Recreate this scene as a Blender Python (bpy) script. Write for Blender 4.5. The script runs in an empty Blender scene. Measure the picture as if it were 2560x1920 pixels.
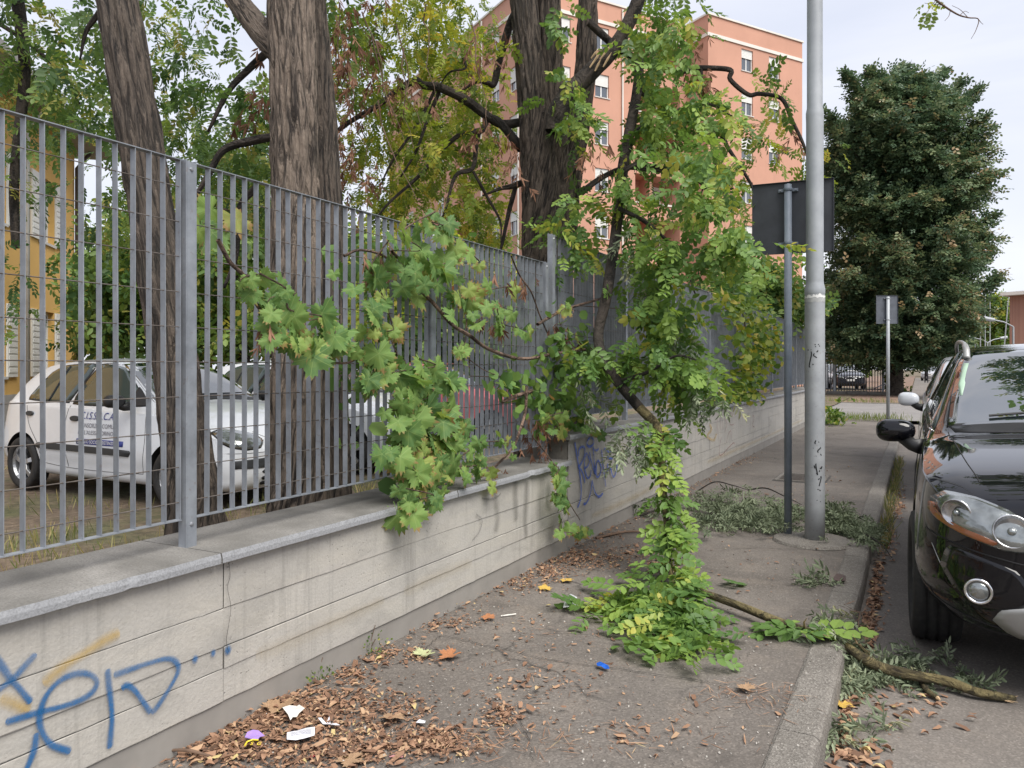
import bpy, bmesh, math, random
import numpy as np
from mathutils import Vector, Matrix, noise
from mathutils.bvhtree import BVHTree

SC = bpy.context.scene
COL = SC.collection
R = math.radians
random.seed(7)
rng = np.random.default_rng(11)

# ------------------------------------------------------------------ camera
CAM_H = 1.353                       # eye height above the pavement
YAW = math.atan((2294 - 1280) / 1923.0)
cam_data = bpy.data.cameras.new('camera')
cam_data.sensor_width = 36.0
cam_data.lens = 36.0 * 1923 / 2560
cam_data.shift_y = -40 / 2560
cam_data.clip_start = 0.05
cam_data.clip_end = 1500
cam = bpy.data.objects.new('camera', cam_data)
cam.location = (0, 0, CAM_H)
cam.rotation_euler = (R(90), 0, YAW)
COL.objects.link(cam)
SC.camera = cam

# ------------------------------------------------------------------ sky, sun, exposure
SUN_EL, SUN_AZ = R(56), R(118)      # azimuth clockwise from +Y: from the street side, a little behind
world = bpy.data.worlds.new('World')
SC.world = world
world.use_nodes = True
wn, wl = world.node_tree.nodes, world.node_tree.links
wn.clear()
wo = wn.new('ShaderNodeOutputWorld')
bg = wn.new('ShaderNodeBackground')
bg.inputs['Strength'].default_value = 0.083
sky = wn.new('ShaderNodeTexSky')
sky.sky_type = 'NISHITA'
sky.sun_disc = False
sky.sun_elevation = SUN_EL
sky.sun_rotation = SUN_AZ
sky.altitude = 100
sky.air_density = 1.0
sky.dust_density = 2.0
tcw = wn.new('ShaderNodeTexCoord')
mpw = wn.new('ShaderNodeMapping')
mpw.inputs['Scale'].default_value = (1.0, 1.0, 3.6)
mpw.inputs['Rotation'].default_value = (0, 0.12, 0)
nz = wn.new('ShaderNodeTexNoise')
nz.inputs['Scale'].default_value = 1.7
nz.inputs['Detail'].default_value = 6
nz.inputs['Roughness'].default_value = 0.5
nz.inputs['Distortion'].default_value = 0.6
cr = wn.new('ShaderNodeValToRGB')
cr.color_ramp.elements[0].position = 0.30
cr.color_ramp.elements[0].color = (4.9, 5.2, 6.1, 1)
cr.color_ramp.elements[1].position = 0.74
cr.color_ramp.elements[1].color = (7.1, 7.1, 7.5, 1)
mxw = wn.new('ShaderNodeMix')
mxw.data_type = 'RGBA'
mxw.inputs[0].default_value = 0.86
wl.new(tcw.outputs['Generated'], mpw.inputs['Vector'])
wl.new(mpw.outputs['Vector'], nz.inputs['Vector'])
wl.new(nz.outputs['Fac'], cr.inputs['Fac'])
wl.new(sky.outputs['Color'], mxw.inputs[6])
wl.new(cr.outputs['Color'], mxw.inputs[7])
wl.new(mxw.outputs[2], bg.inputs['Color'])
wl.new(bg.outputs['Background'], wo.inputs['Surface'])

sun_data = bpy.data.lights.new('sun', 'SUN')
sun_data.energy = 2.7
sun_data.angle = R(42)
sun_data.color = (1.0, 0.96, 0.9)
sun = bpy.data.objects.new('sun', sun_data)
sd = Vector((math.sin(SUN_AZ) * math.cos(SUN_EL), math.cos(SUN_AZ) * math.cos(SUN_EL), math.sin(SUN_EL)))
sun.rotation_euler = (-sd).to_track_quat('-Z', 'Y').to_euler()
sun.location = sd * 60
COL.objects.link(sun)

vs = SC.view_settings
vs.view_transform = 'Standard'
vs.look = 'None'
vs.gamma = 1.0
vs.exposure = 0.97
vs.use_curve_mapping = False
SC.cycles.use_denoising = True
SC.cycles.max_bounces = 7
SC.cycles.diffuse_bounces = 3
SC.cycles.glossy_bounces = 4
SC.cycles.transparent_max_bounces = 12
SC.cycles.use_adaptive_sampling = True

# ------------------------------------------------------------------ helpers
CY, SY = math.cos(YAW), math.sin(YAW)
FOC = 1923.0


def at(u, v, d):
    """World point at depth d (m) that lies in the direction of photo pixel (u, v)."""
    a = (u - 1280) / FOC
    b = (920 - v) / FOC
    return Vector((d * (-SY + CY * a), d * (CY + SY * a), CAM_H + d * b))


def on_x(u, v, X):
    """World point on the vertical plane x = X (wall, fence)."""
    a = (u - 1280) / FOC
    d = X / (-SY + CY * a)
    return at(u, v, d)


def on_z(u, v, Z=0.0):
    """World point on the level plane z = Z."""
    b = (920 - v) / FOC
    return at(u, v, (Z - CAM_H) / b)


class MB:
    def __init__(s):
        s.v, s.f = [], []

    def add(s, vs_, fs_):
        o = len(s.v)
        s.v.extend([tuple(p) for p in vs_])
        s.f.extend([tuple(i + o for i in f) for f in fs_])
        return s

    def box(s, lo, hi):
        x0, y0, z0 = lo
        x1, y1, z1 = hi
        return s.add([(x0, y0, z0), (x1, y0, z0), (x1, y1, z0), (x0, y1, z0), (x0, y0, z1), (x1, y0, z1), (x1, y1, z1), (x0, y1, z1)],
                     [(0, 3, 2, 1), (4, 5, 6, 7), (0, 1, 5, 4), (1, 2, 6, 5), (2, 3, 7, 6), (3, 0, 4, 7)])

    def quad(s, *p):
        return s.add(p, [tuple(range(len(p)))])

    def tube(s, pts, radii, n=8, cap=True, jitter=0.0):
        pts = [Vector(p) for p in pts]
        if not hasattr(radii, '__len__'):
            radii = [radii] * len(pts)
        t0 = (pts[1] - pts[0]).normalized()
        ref = Vector((0, 0, 1)) if abs(t0.z) < 0.9 else Vector((1, 0, 0))
        nrm = t0.cross(ref).normalized()
        vv, ff = [], []
        for i, p in enumerate(pts):
            if i == 0:
                t = t0
            elif i == len(pts) - 1:
                t = (pts[i] - pts[i - 1]).normalized()
            else:
                t = (pts[i + 1] - pts[i - 1]).normalized()
            nrm = (nrm - t * nrm.dot(t))
            nrm = nrm.normalized() if nrm.length > 1e-6 else t.orthogonal().normalized()
            bn = t.cross(nrm)
            for k in range(n):
                a = 2 * math.pi * k / n
                r = radii[i] * (1 + jitter * (random.random() - 0.5))
                vv.append(p + (nrm * math.cos(a) + bn * math.sin(a)) * r)
        for i in range(len(pts) - 1):
            for k in range(n):
                k2 = (k + 1) % n
                ff.append((i * n + k, i * n + k2, (i + 1) * n + k2, (i + 1) * n + k))
        if cap:
            ff.append(tuple(range(n - 1, -1, -1)))
            ff.append(tuple((len(pts) - 1) * n + k for k in range(n)))
        return s.add(vv, ff)

    def lathe(s, prof, n=32, axis='z', center=(0, 0, 0)):
        c = Vector(center)
        vv, ff = [], []
        for r, h in prof:
            for k in range(n):
                a = 2 * math.pi * k / n
                if axis == 'z':
                    vv.append(c + Vector((r * math.cos(a), r * math.sin(a), h)))
                elif axis == 'y':
                    vv.append(c + Vector((r * math.cos(a), h, r * math.sin(a))))
                else:
                    vv.append(c + Vector((h, r * math.cos(a), r * math.sin(a))))
        for i in range(len(prof) - 1):
            for k in range(n):
                k2 = (k + 1) % n
                ff.append((i * n + k, i * n + k2, (i + 1) * n + k2, (i + 1) * n + k))
        return s.add(vv, ff)

    def build(s, name, mat, parent=None, smooth=False, bevel=0.0):
        me = bpy.data.meshes.new(name)
        me.from_pydata(s.v, [], s.f)
        return link(name, me, mat, parent, smooth, bevel)


def link(name, me, mat, parent=None, smooth=False, bevel=0.0):
    if mat is not None and not me.materials:
        me.materials.append(mat)
    if smooth and len(me.polygons):
        me.polygons.foreach_set('use_smooth', [True] * len(me.polygons))
    me.update()
    o = bpy.data.objects.new(name, me)
    COL.objects.link(o)
    if parent is not None:
        set_parent(o, parent)
    if bevel > 0:
        m = o.modifiers.new('bevel', 'BEVEL')
        m.width = bevel
        m.segments = 2
        m.limit_method = 'ANGLE'
        m.angle_limit = R(40)
    return o


def world_of(o):
    m = Matrix.LocRotScale(o.location, o.rotation_euler, o.scale)
    return (world_of(o.parent) @ o.matrix_parent_inverse @ m) if o.parent else m


def set_parent(o, p):
    """Parent without moving: the part keeps its world coordinates."""
    o.parent = p
    o.matrix_parent_inverse = world_of(p).inverted()


def thing(name, label, cat, loc=(0, 0, 0), rotz=0.0, group=None):
    o = bpy.data.objects.new(name, None)
    o.empty_display_size = 0.2
    COL.objects.link(o)
    o.location = loc
    o.rotation_euler = (0, 0, rotz)
    return tag(o, label, cat, group)


def tag(o, label=None, cat=None, group=None, kind=None):
    if label:
        o['label'] = label
    if cat:
        o['category'] = cat
    if group:
        o['group'] = group
    if kind:
        o['kind'] = kind
    return o


def spline(pts, n):
    """Catmull-Rom resample of a list of tuples/Vectors (any dimension) to n points per span."""
    P = np.array([tuple(p) for p in pts], float)
    P = np.vstack([2 * P[0] - P[1], P, 2 * P[-1] - P[-2]])
    out = []
    for i in range(1, len(P) - 2):
        p0, p1, p2, p3 = P[i - 1], P[i], P[i + 1], P[i + 2]
        for k in range(n):
            t = k / n
            out.append(0.5 * (2 * p1 + (p2 - p0) * t + (2 * p0 - 5 * p1 + 4 * p2 - p3) * t * t + (3 * p1 - p0 - 3 * p2 + p3) * t ** 3))
    out.append(P[-2])
    return np.array(out)


# ------------------------------------------------------------------ materials
MATS = {}


class NT:
    """Small wrapper for building node materials."""
    def __init__(s, name):
        s.m = bpy.data.materials.new(name)
        s.m.use_nodes = True
        s.n, s.l = s.m.node_tree.nodes, s.m.node_tree.links
        s.p = s.n['Principled BSDF']
        s.out = s.n['Material Output']
        s.tc = None

    def coord(s, kind='Object', scale=(1, 1, 1)):
        if s.tc is None:
            s.tc = s.n.new('ShaderNodeTexCoord')
        mp = s.n.new('ShaderNodeMapping')
        mp.inputs['Scale'].default_value = scale
        s.l.new(s.tc.outputs[kind], mp.inputs['Vector'])
        return mp.outputs['Vector']

    def noise(s, vec, scale, detail=5, rough=0.55, dist=0.0):
        t = s.n.new('ShaderNodeTexNoise')
        t.inputs['Scale'].default_value = scale
        t.inputs['Detail'].default_value = detail
        t.inputs['Roughness'].default_value = rough
        t.inputs['Distortion'].default_value = dist
        s.l.new(vec, t.inputs['Vector'])
        return t.outputs['Fac']

    def voronoi(s, vec, scale, feature='F1', out='Distance', rand=1.0):
        t = s.n.new('ShaderNodeTexVoronoi')
        t.feature = feature
        t.inputs['Scale'].default_value = scale
        t.inputs['Randomness'].default_value = rand
        s.l.new(vec, t.inputs['Vector'])
        return t.outputs[out]

    def ramp(s, fac, stops):
        t = s.n.new('ShaderNodeValToRGB')
        e = t.color_ramp.elements
        while len(e) < len(stops):
            e.new(0.5)
        for el, (p, c) in zip(e, stops):
            el.position = p
            el.color = (c[0], c[1], c[2], 1) if hasattr(c, '__len__') else (c, c, c, 1)
        s.l.new(fac, t.inputs['Fac'])
        return t.outputs['Color']

    def mix(s, fac, a, b, mode='MIX'):
        t = s.n.new('ShaderNodeMix')
        t.data_type = 'RGBA'
        t.blend_type = mode
        for sock, val in ((t.inputs[0], fac), (t.inputs[6], a), (t.inputs[7], b)):
            if hasattr(val, 'is_linked') or isinstance(val, bpy.types.NodeSocket):
                s.l.new(val, sock)
            elif hasattr(val, '__len__'):
                sock.default_value = (val[0], val[1], val[2], 1)
            else:
                sock.default_value = val
        return t.outputs[2]

    def math(s, op, a, b=0.0):
        t = s.n.new('ShaderNodeMath')
        t.operation = op
        for sock, val in ((t.inputs[0], a), (t.inputs[1], b)):
            if isinstance(val, bpy.types.NodeSocket):
                s.l.new(val, sock)
            else:
                sock.default_value = val
        return t.outputs[0]

    def sep(s, vec):
        t = s.n.new('ShaderNodeSeparateXYZ')
        s.l.new(vec, t.inputs[0])
        return t.outputs

    def color(s, c):
        if isinstance(c, bpy.types.NodeSocket):
            s.l.new(c, s.p.inputs['Base Color'])
        else:
            s.p.inputs['Base Color'].default_value = (c[0], c[1], c[2], 1)
        return s

    def rough(s, r):
        if isinstance(r, bpy.types.NodeSocket):
            s.l.new(r, s.p.inputs['Roughness'])
        else:
            s.p.inputs['Roughness'].default_value = r
        return s

    def bump(s, h, strength=0.3, dist=0.01):
        b = s.n.new('ShaderNodeBump')
        b.inputs['Strength'].default_value = strength
        b.inputs['Distance'].default_value = dist
        s.l.new(h, b.inputs['Height'])
        s.l.new(b.outputs['Normal'], s.p.inputs['Normal'])
        return s

    def set(s, **kw):
        for k, v in kw.items():
            s.p.inputs[k.replace('_', ' ')].default_value = v
        return s


def flat(name, c, rough=0.5, metal=0.0, var=0.12, scale=6.0, **kw):
    """Plain coloured surface with slight mottling so that it is never quite uniform."""
    t = NT(name)
    v = t.coord()
    f = t.noise(v, scale, 4)
    t.color(t.ramp(f, [(0.3, [x * (1 - var) for x in c]), (0.7, [min(1, x * (1 + var)) for x in c])]))
    t.rough(t.math('ADD', t.math('MULTIPLY', f, 0.2), rough - 0.1))
    t.set(Metallic=metal)
    for k, val in kw.items():
        t.p.inputs[k.replace('_', ' ')].default_value = val
    MATS[name] = t.m
    return t.m


def m_concrete(name, base, warm, dark, seed=0.0):
    t = NT(name)
    v = t.coord(scale=(1, 1, 1))
    big = t.noise(v, 1.3, 5, 0.6, 0.4)
    mid = t.noise(t.coord(scale=(1, 0.35, 1.6)), 7, 6, 0.65)
    fine = t.noise(v, 90, 3, 0.6)
    c = t.ramp(big, [(0.32, [x * 0.86 for x in base]), (0.6, base)])
    c = t.mix(t.ramp(mid, [(0.45, 0.0), (0.75, 0.55)]), c, warm)
    blot = t.ramp(t.noise(t.coord(scale=(1, .7, 1.5)), 3.1, 8, 0.75, .5), [(0.5, 0.0), (0.78, 0.6)])
    c = t.mix(blot, c, dark)
    streak = t.noise(t.coord(scale=(1, 6.0, 0.35)), 2.4, 6, 0.7)
    c = t.mix(t.ramp(streak, [(0.52, 0.0), (0.74, 0.55)]), c, dark)
    pores = t.voronoi(v, 46, rand=1.0)
    pm = t.math('MULTIPLY', t.ramp(pores, [(0.10, 1.0), (0.2, 0.0)]), t.ramp(t.noise(v, 5, 3), [(0.54, 0.0), (0.68, 0.75)]))
    c = t.mix(pm, c, [x * 0.45 for x in base])
    c = t.mix(t.ramp(fine, [(0.3, 0.28), (0.7, 0.0)]), c, [x * 0.6 for x in base])
    t.color(c).rough(0.9)
    t.bump(t.math('SUBTRACT', fine, t.math('MULTIPLY', pm, 1.3)), 0.5, 0.004)
    MATS[name] = t.m
    return t.m


M_WALL = m_concrete('board_marked_concrete', (0.425, 0.405, 0.37), (0.46, 0.425, 0.36), (0.17, 0.165, 0.15))
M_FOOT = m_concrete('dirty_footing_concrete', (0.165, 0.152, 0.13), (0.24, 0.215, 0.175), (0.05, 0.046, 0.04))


def m_coping():
    t = NT('grey_coping_stone')
    v = t.coord()
    big = t.noise(v, 2.2, 6, 0.6, 0.3)
    fine = t.noise(v, 130, 4, 0.7)
    c = t.ramp(big, [(0.3, (0.075, 0.072, 0.066)), (0.5, (0.165, 0.158, 0.146)), (0.72, (0.29, 0.278, 0.26))])
    c = t.mix(t.ramp(fine, [(0.36, 0.55), (0.56, 0.0)]), c, (0.07, 0.068, 0.06))
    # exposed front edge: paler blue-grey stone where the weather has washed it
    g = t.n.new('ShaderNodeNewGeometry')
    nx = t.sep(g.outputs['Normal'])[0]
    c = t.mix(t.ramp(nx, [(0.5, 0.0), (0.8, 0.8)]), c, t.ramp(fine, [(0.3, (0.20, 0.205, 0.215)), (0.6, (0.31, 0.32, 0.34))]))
    t.color(c).rough(0.88)
    t.bump(t.math('ADD', fine, t.math('MULTIPLY', big, 2.0)), 0.45, 0.004)
    return t.m


M_COPING = m_coping()


def m_asphalt(name, c0, c1, dirt, crack=True):
    t = NT(name)
    v = t.coord()
    big = t.noise(v, 0.9, 6, 0.62, 0.5)
    mid = t.noise(v, 4.5, 6, 0.6)
    c = t.ramp(big, [(0.34, c0), (0.66, c1)])
    c = t.mix(t.ramp(mid, [(0.5, 0.0), (0.78, 0.75)]), c, dirt)
    grit = t.voronoi(v, 130, out='Color')
    gv = t.n.new('ShaderNodeRGBToBW')
    t.l.new(grit, gv.inputs[0])
    gb = gv.outputs[0]
    c = t.mix(t.ramp(gb, [(0.35, 0.35), (0.5, 0.0)]), c, [x * 0.6 for x in c0])
    c = t.mix(t.ramp(gb, [(0.72, 0.0), (0.9, 0.32)]), c, [min(1, x * 1.8) for x in c1])
    blot = t.noise(v, 2.2, 4, 0.5, 1.0)
    c = t.mix(t.ramp(blot, [(0.62, 0.0), (0.72, 0.45)]), c, [x * 0.55 for x in c0])
    h = t.math('MULTIPLY', gb, 0.5)
    if crack:
        dv = t.n.new('ShaderNodeVectorMath')
        dv.operation = 'ADD'
        nn = t.n.new('ShaderNodeTexNoise')
        nn.inputs['Scale'].default_value = 2.5
        nn.inputs['Detail'].default_value = 6
        t.l.new(v, nn.inputs['Vector'])
        sc = t.n.new('ShaderNodeVectorMath')
        sc.operation = 'SCALE'
        sc.inputs['Scale'].default_value = 0.5
        t.l.new(nn.outputs['Color'], sc.inputs[0])
        t.l.new(v, dv.inputs[0])
        t.l.new(sc.outputs[0], dv.inputs[1])
        e = t.voronoi(dv.outputs[0], 0.42, 'DISTANCE_TO_EDGE')
        cm = t.math('MULTIPLY', t.ramp(e, [(0.001, 1.0), (0.005, 0.0)]), t.ramp(t.noise(v, 0.8, 3), [(0.5, 0.0), (0.62, 0.75)]))
        c = t.mix(cm, c, (0.025, 0.022, 0.02))
        h = t.math('SUBTRACT', h, t.math('MULTIPLY', cm, 2.0))
    t.color(c).rough(0.93)
    t.bump(h, 0.4, 0.004)
    MATS[name] = t.m
    return t.m


M_PAVE = m_asphalt('worn_pavement_asphalt', (0.098, 0.085, 0.074), (0.162, 0.143, 0.126), (0.205, 0.172, 0.142))
M_ROAD = m_asphalt('road_asphalt', (0.128, 0.113, 0.10), (0.182, 0.162, 0.144), (0.208, 0.18, 0.153))
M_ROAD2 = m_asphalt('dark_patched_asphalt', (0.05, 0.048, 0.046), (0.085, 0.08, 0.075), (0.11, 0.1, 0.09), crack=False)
M_STREET = m_asphalt('side_street_asphalt', (0.17, 0.16, 0.155), (0.22, 0.21, 0.2), (0.23, 0.215, 0.195), crack=False)


def m_kerb():
    t = NT('pebbly_kerb_concrete')
    v = t.coord()
    big = t.noise(v, 2.0, 5, 0.6)
    g = t.voronoi(v, 150, out='Color')
    gv = t.n.new('ShaderNodeRGBToBW')
    t.l.new(g, gv.inputs[0])
    c = t.ramp(big, [(0.3, (0.125, 0.113, 0.099)), (0.7, (0.205, 0.188, 0.166))])
    c = t.mix(t.ramp(gv.outputs[0], [(0.3, 0.6), (0.48, 0.0)]), c, (0.09, 0.08, 0.07))
    c = t.mix(t.ramp(gv.outputs[0], [(0.7, 0.0), (0.9, 0.6)]), c, (0.32, 0.30, 0.27))
    d = t.voronoi(v, 150)
    t.color(c).rough(0.9)
    t.bump(d, 0.6, 0.005)
    return t.m


M_KERB = m_kerb()


def m_soil():
    t = NT('dry_soil_with_grass')
    v = t.coord()
    a = t.noise(v, 1.1, 6, 0.6)
    b = t.noise(v, 14, 5, 0.7)
    c = t.ramp(b, [(0.3, (0.06, 0.042, 0.03)), (0.55, (0.15, 0.11, 0.075)), (0.75, (0.25, 0.2, 0.14))])
    c = t.mix(t.ramp(a, [(0.45, 0.0), (0.65, 0.7)]), c, t.ramp(b, [(0.3, (0.035, 0.05, 0.015)), (0.7, (0.10, 0.12, 0.04))]))
    t.color(c).rough(0.95)
    t.bump(b, 0.8, 0.03)
    return t.m


M_SOIL = m_soil()


def m_galv(name, c0, c1, rust=0.25):
    t = NT(name)
    v = t.coord('Object')
    oi = t.n.new('ShaderNodeObjectInfo')
    add = t.n.new('ShaderNodeVectorMath')
    add.operation = 'ADD'
    t.l.new(v, add.inputs[0])
    sc = t.n.new('ShaderNodeVectorMath')
    sc.operation = 'SCALE'
    cmb = t.n.new('ShaderNodeCombineXYZ')
    for i in range(3):
        t.l.new(oi.outputs['Random'], cmb.inputs[i])
    t.l.new(cmb.outputs[0], sc.inputs[0])
    sc.inputs['Scale'].default_value = 37.0
    t.l.new(sc.outputs[0], add.inputs[1])
    f = t.noise(add.outputs[0], 7, 6, 0.65)
    g = t.noise(add.outputs[0], 45, 3, 0.5)
    c = t.ramp(f, [(0.3, c0), (0.68, c1)])
    c = t.mix(t.math('MULTIPLY', t.ramp(g, [(0.62, 0.0), (0.72, 1.0)]), rust), c, (0.16, 0.09, 0.055))
    t.color(c).set(Metallic=0.45)
    t.rough(t.math('ADD', t.math('MULTIPLY', f, 0.25), 0.42))
    t.bump(g, 0.12, 0.002)
    MATS[name] = t.m
    return t.m


M_GALV = m_galv('galvanised_steel', (0.185, 0.20, 0.222), (0.315, 0.338, 0.37))
M_WIRE = m_galv('rusty_fence_wire', (0.075, 0.06, 0.05), (0.17, 0.15, 0.135), 0.5)
M_POLE = m_galv('grey_painted_pole', (0.29, 0.31, 0.33), (0.37, 0.39, 0.41), 0.05)
M_POLE.node_tree.nodes['Principled BSDF'].inputs['Metallic'].default_value = 0.1
M_POLE_LOW = m_galv('scuffed_lower_pole_paint', (0.28, 0.295, 0.31), (0.37, 0.385, 0.40), 0.25)
M_POLE_LOW.node_tree.nodes['Principled BSDF'].inputs['Metallic'].default_value = 0.1
M_POST = m_galv('blue_grey_sign_post', (0.15, 0.18, 0.22), (0.23, 0.265, 0.31), 0.12)
M_POST.node_tree.nodes['Principled BSDF'].inputs['Metallic'].default_value = 0.1
M_SIGN = flat('sign_back_grey', (0.035, 0.039, 0.047), 0.5, var=0.25, scale=9)
M_SIGN2 = flat('sign_back_slate', (0.085, 0.095, 0.115), 0.5, var=0.2, scale=9)
M_STEEL = flat('clamp_steel', (0.3, 0.31, 0.33), 0.4, 0.7)
M_BLACK = flat('black_plastic', (0.012, 0.012, 0.013), 0.5)
M_DARK = flat('dark_interior', (0.01, 0.01, 0.011), 0.8)
M_WHITE = flat('white_frame_paint', (0.72, 0.72, 0.70), 0.5, var=0.05)


def m_glass(name, c, rough=0.03, spec=0.8):
    t = NT(name)
    t.color(c).rough(rough).set(**{'IOR': 1.5 + spec * 0.9, 'Coat_Weight': 0.5, 'Coat_Roughness': 0.01, 'Coat_IOR': 1.5 + spec * 0.6})
    MATS[name] = t.m
    return t.m


M_PANE = m_glass('window_glass', (0.05, 0.06, 0.07), 0.06, 0.6)
M_CARGLASS = m_glass('car_glass', (0.012, 0.02, 0.019), 0.012, 1.2)
M_WINDSCREEN = m_glass('windscreen_glass', (0.010, 0.016, 0.016), 0.008, 2.0)
M_SIDEGLASS = m_glass('tinted_side_glass', (0.05, 0.07, 0.064), 0.03, 0.08)

# ================================================================== the setting
def sheet(name, x0, x1, y0, y1, z, mat, nx=1, ny=1, wob=0.0):
    mb = MB()
    for j in range(ny + 1):
        for i in range(nx + 1):
            x = x0 + (x1 - x0) * i / nx
            y = y0 + (y1 - y0) * j / ny
            mb.v.append((x, y, z + (wob * noise.noise(Vector((x * 1.3, y * 1.3, 5))) if wob else 0)))
    for j in range(ny):
        for i in range(nx):
            a = j * (nx + 1) + i
            mb.f.append((a, a + 1, a + nx + 2, a + nx + 1))
    return tag(mb.build(name, mat, smooth=wob > 0), kind='structure')


sheet('ground', -500, 500, -300, 700, -0.20, M_SOIL)
sheet('yard_ground', -60, -2.68, -6, 60, 0.02, M_SOIL, 60, 60, 0.03)
sheet('pavement', -2.40, -0.462, -6, 22.6, 0.0, M_PAVE, 14, 120, 0.006)
sheet('road', -0.33, 14, -8, 130, -0.12, M_ROAD, 20, 90, 0.006)
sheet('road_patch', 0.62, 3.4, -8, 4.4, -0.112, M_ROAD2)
sheet('side_street', -60, 14, 22.6, 33.0, -0.025, M_STREET)
M_LITTERED = m_asphalt('leaf_littered_path', (0.13, 0.085, 0.06), (0.22, 0.14, 0.10), (0.25, 0.17, 0.12), crack=False)
sheet('far_pavement', -40, -0.35, 33.16, 140, 0.0, M_LITTERED, 20, 40, 0.02)

# kerbs: one stone after the other, thin open joints
kerb = tag(bpy.data.objects.new('kerb', None), kind='structure')
COL.objects.link(kerb)
y = -6.0
kerb_mesh = None
while y < 22.4:
    L = 0.995
    mb = MB()
    prof = [(-0.464, -0.14), (-0.464, 0.006), (-0.452, 0.012), (-0.335, 0.008), (-0.316, -0.004), (-0.309, -0.03), (-0.306, -0.20)]
    n = 11
    vv, ff = [], []
    for j in range(n):
        yy = y + L * j / (n - 1)
        for k, (px, pz) in enumerate(prof):
            e = 0.006 if k in (2, 3, 4, 5) else 0
            q = Vector((px * 20, yy * 9, pz * 20))
            w = noise.noise(q) * e + (noise.noise(Vector((yy * 0.7, 3, 1))) * 0.012 if 0 < k else 0)
            dz = noise.noise(q + Vector((9, 9, 9))) * e * 0.7
            vv.append((px + w, yy, pz + dz))
    m = len(prof)
    for j in range(n - 1):
        for k in range(m - 1):
            ff.append((j * m + k, j * m + k + 1, (j + 1) * m + k + 1, (j + 1) * m + k))
    ff.append(tuple(range(m)))
    ff.append(tuple((n - 1) * m + k for k in range(m - 1, -1, -1)))
    mb.add(vv, ff)
    mb.build('kerb_stone', M_KERB, kerb, smooth=False)
    y += 1.0
far_kerb = tag(MB().box((-40, 33.0, -0.2), (-0.35, 33.16, 0.005)).build('far_kerb', M_KERB, bevel=0.02), kind='structure')
sheet('drain_surround', -1.55, -0.95, 9.6, 10.4, 0.004, M_ROAD2)

# ------------------------------------------------------------------ low concrete walls with coping
X_COP, X_FACE, X_FOOT, X_BACK, X_FENCE = -2.246, -2.284, -2.328, -2.69, -2.462
M_JOINT = flat('dark_joint', (0.24, 0.225, 0.205), 0.95)


def wobble_slab(y0, y1, z0, z1, x_back, x_front, chips=()):
    """Coping slab whose front arris is worn and chipped."""
    n = max(8, int((y1 - y0) / 0.03))
    vv, ff = [], []
    for j in range(n + 1):
        yy = y0 + (y1 - y0) * j / n
        ch = 0.0
        for cy, cw, cd in chips:
            ch = max(ch, cd * max(0, 1 - abs(yy - cy) / cw) ** 0.5)
        w = 0.004 * noise.noise(Vector((yy * 7, z1 * 5, 2))) + 0.003 * noise.noise(Vector((yy * 31, 1, 2)))
        xf = x_front + w
        xt = xf - 0.004 - abs(noise.noise(Vector((yy * 19, 4, 4)))) * 0.006 - ch
        xb_ = xf - ch * 0.45
        vv += [(x_back, yy, z0), (xb_, yy, z0 + abs(w) * 0.4 + ch * 0.3), (xf - ch * 0.7, yy, (z0 + z1) / 2 - ch * 0.2), (xt, yy, z1 - 0.001 * (1 + ch * 20)), (x_back, yy, z1)]
    for j in range(n):
        for k in range(5):
            k2 = (k + 1) % 5
            ff.append((j * 5 + k, (j + 1) * 5 + k, (j + 1) * 5 + k2, j * 5 + k2))
    ff.append((4, 3, 2, 1, 0))
    ff.append(tuple(n * 5 + k for k in range(5)))
    return MB().add(vv, ff)


def band_mesh(y0, y1, z0, z1, dx):
    """One board-width of cast concrete, its edges ragged, joints recessed."""
    n = max(10, int((y1 - y0) / 0.045))
    prof_z = [z0 + 0.0003, z0 + 0.003, z0 + (z1 - z0) * 0.35, z0 + (z1 - z0) * 0.7, z1 - 0.003, z1 - 0.0003]
    vv, ff = [], []
    for j in range(n + 1):
        yy = y0 + (y1 - y0) * j / n
        for k, zz in enumerate(prof_z):
            x = X_FACE + dx + 0.0035 * noise.noise(Vector((yy * 1.7, zz * 4, dx * 90)))
            if k in (0, 5):
                x -= 0.0012 + 0.003 * noise.noise(Vector((yy * 9, zz * 9, 0)))
                zz += 0.0008 * noise.noise(Vector((yy * 13, zz * 7, 3)))
            vv.append((x, yy, zz))
    for j in range(n):
        for k in range(5):
            ff.append((j * 6 + k, (j + 1) * 6 + k, (j + 1) * 6 + k + 1, j * 6 + k + 1))
    return MB().add(vv, ff)


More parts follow.
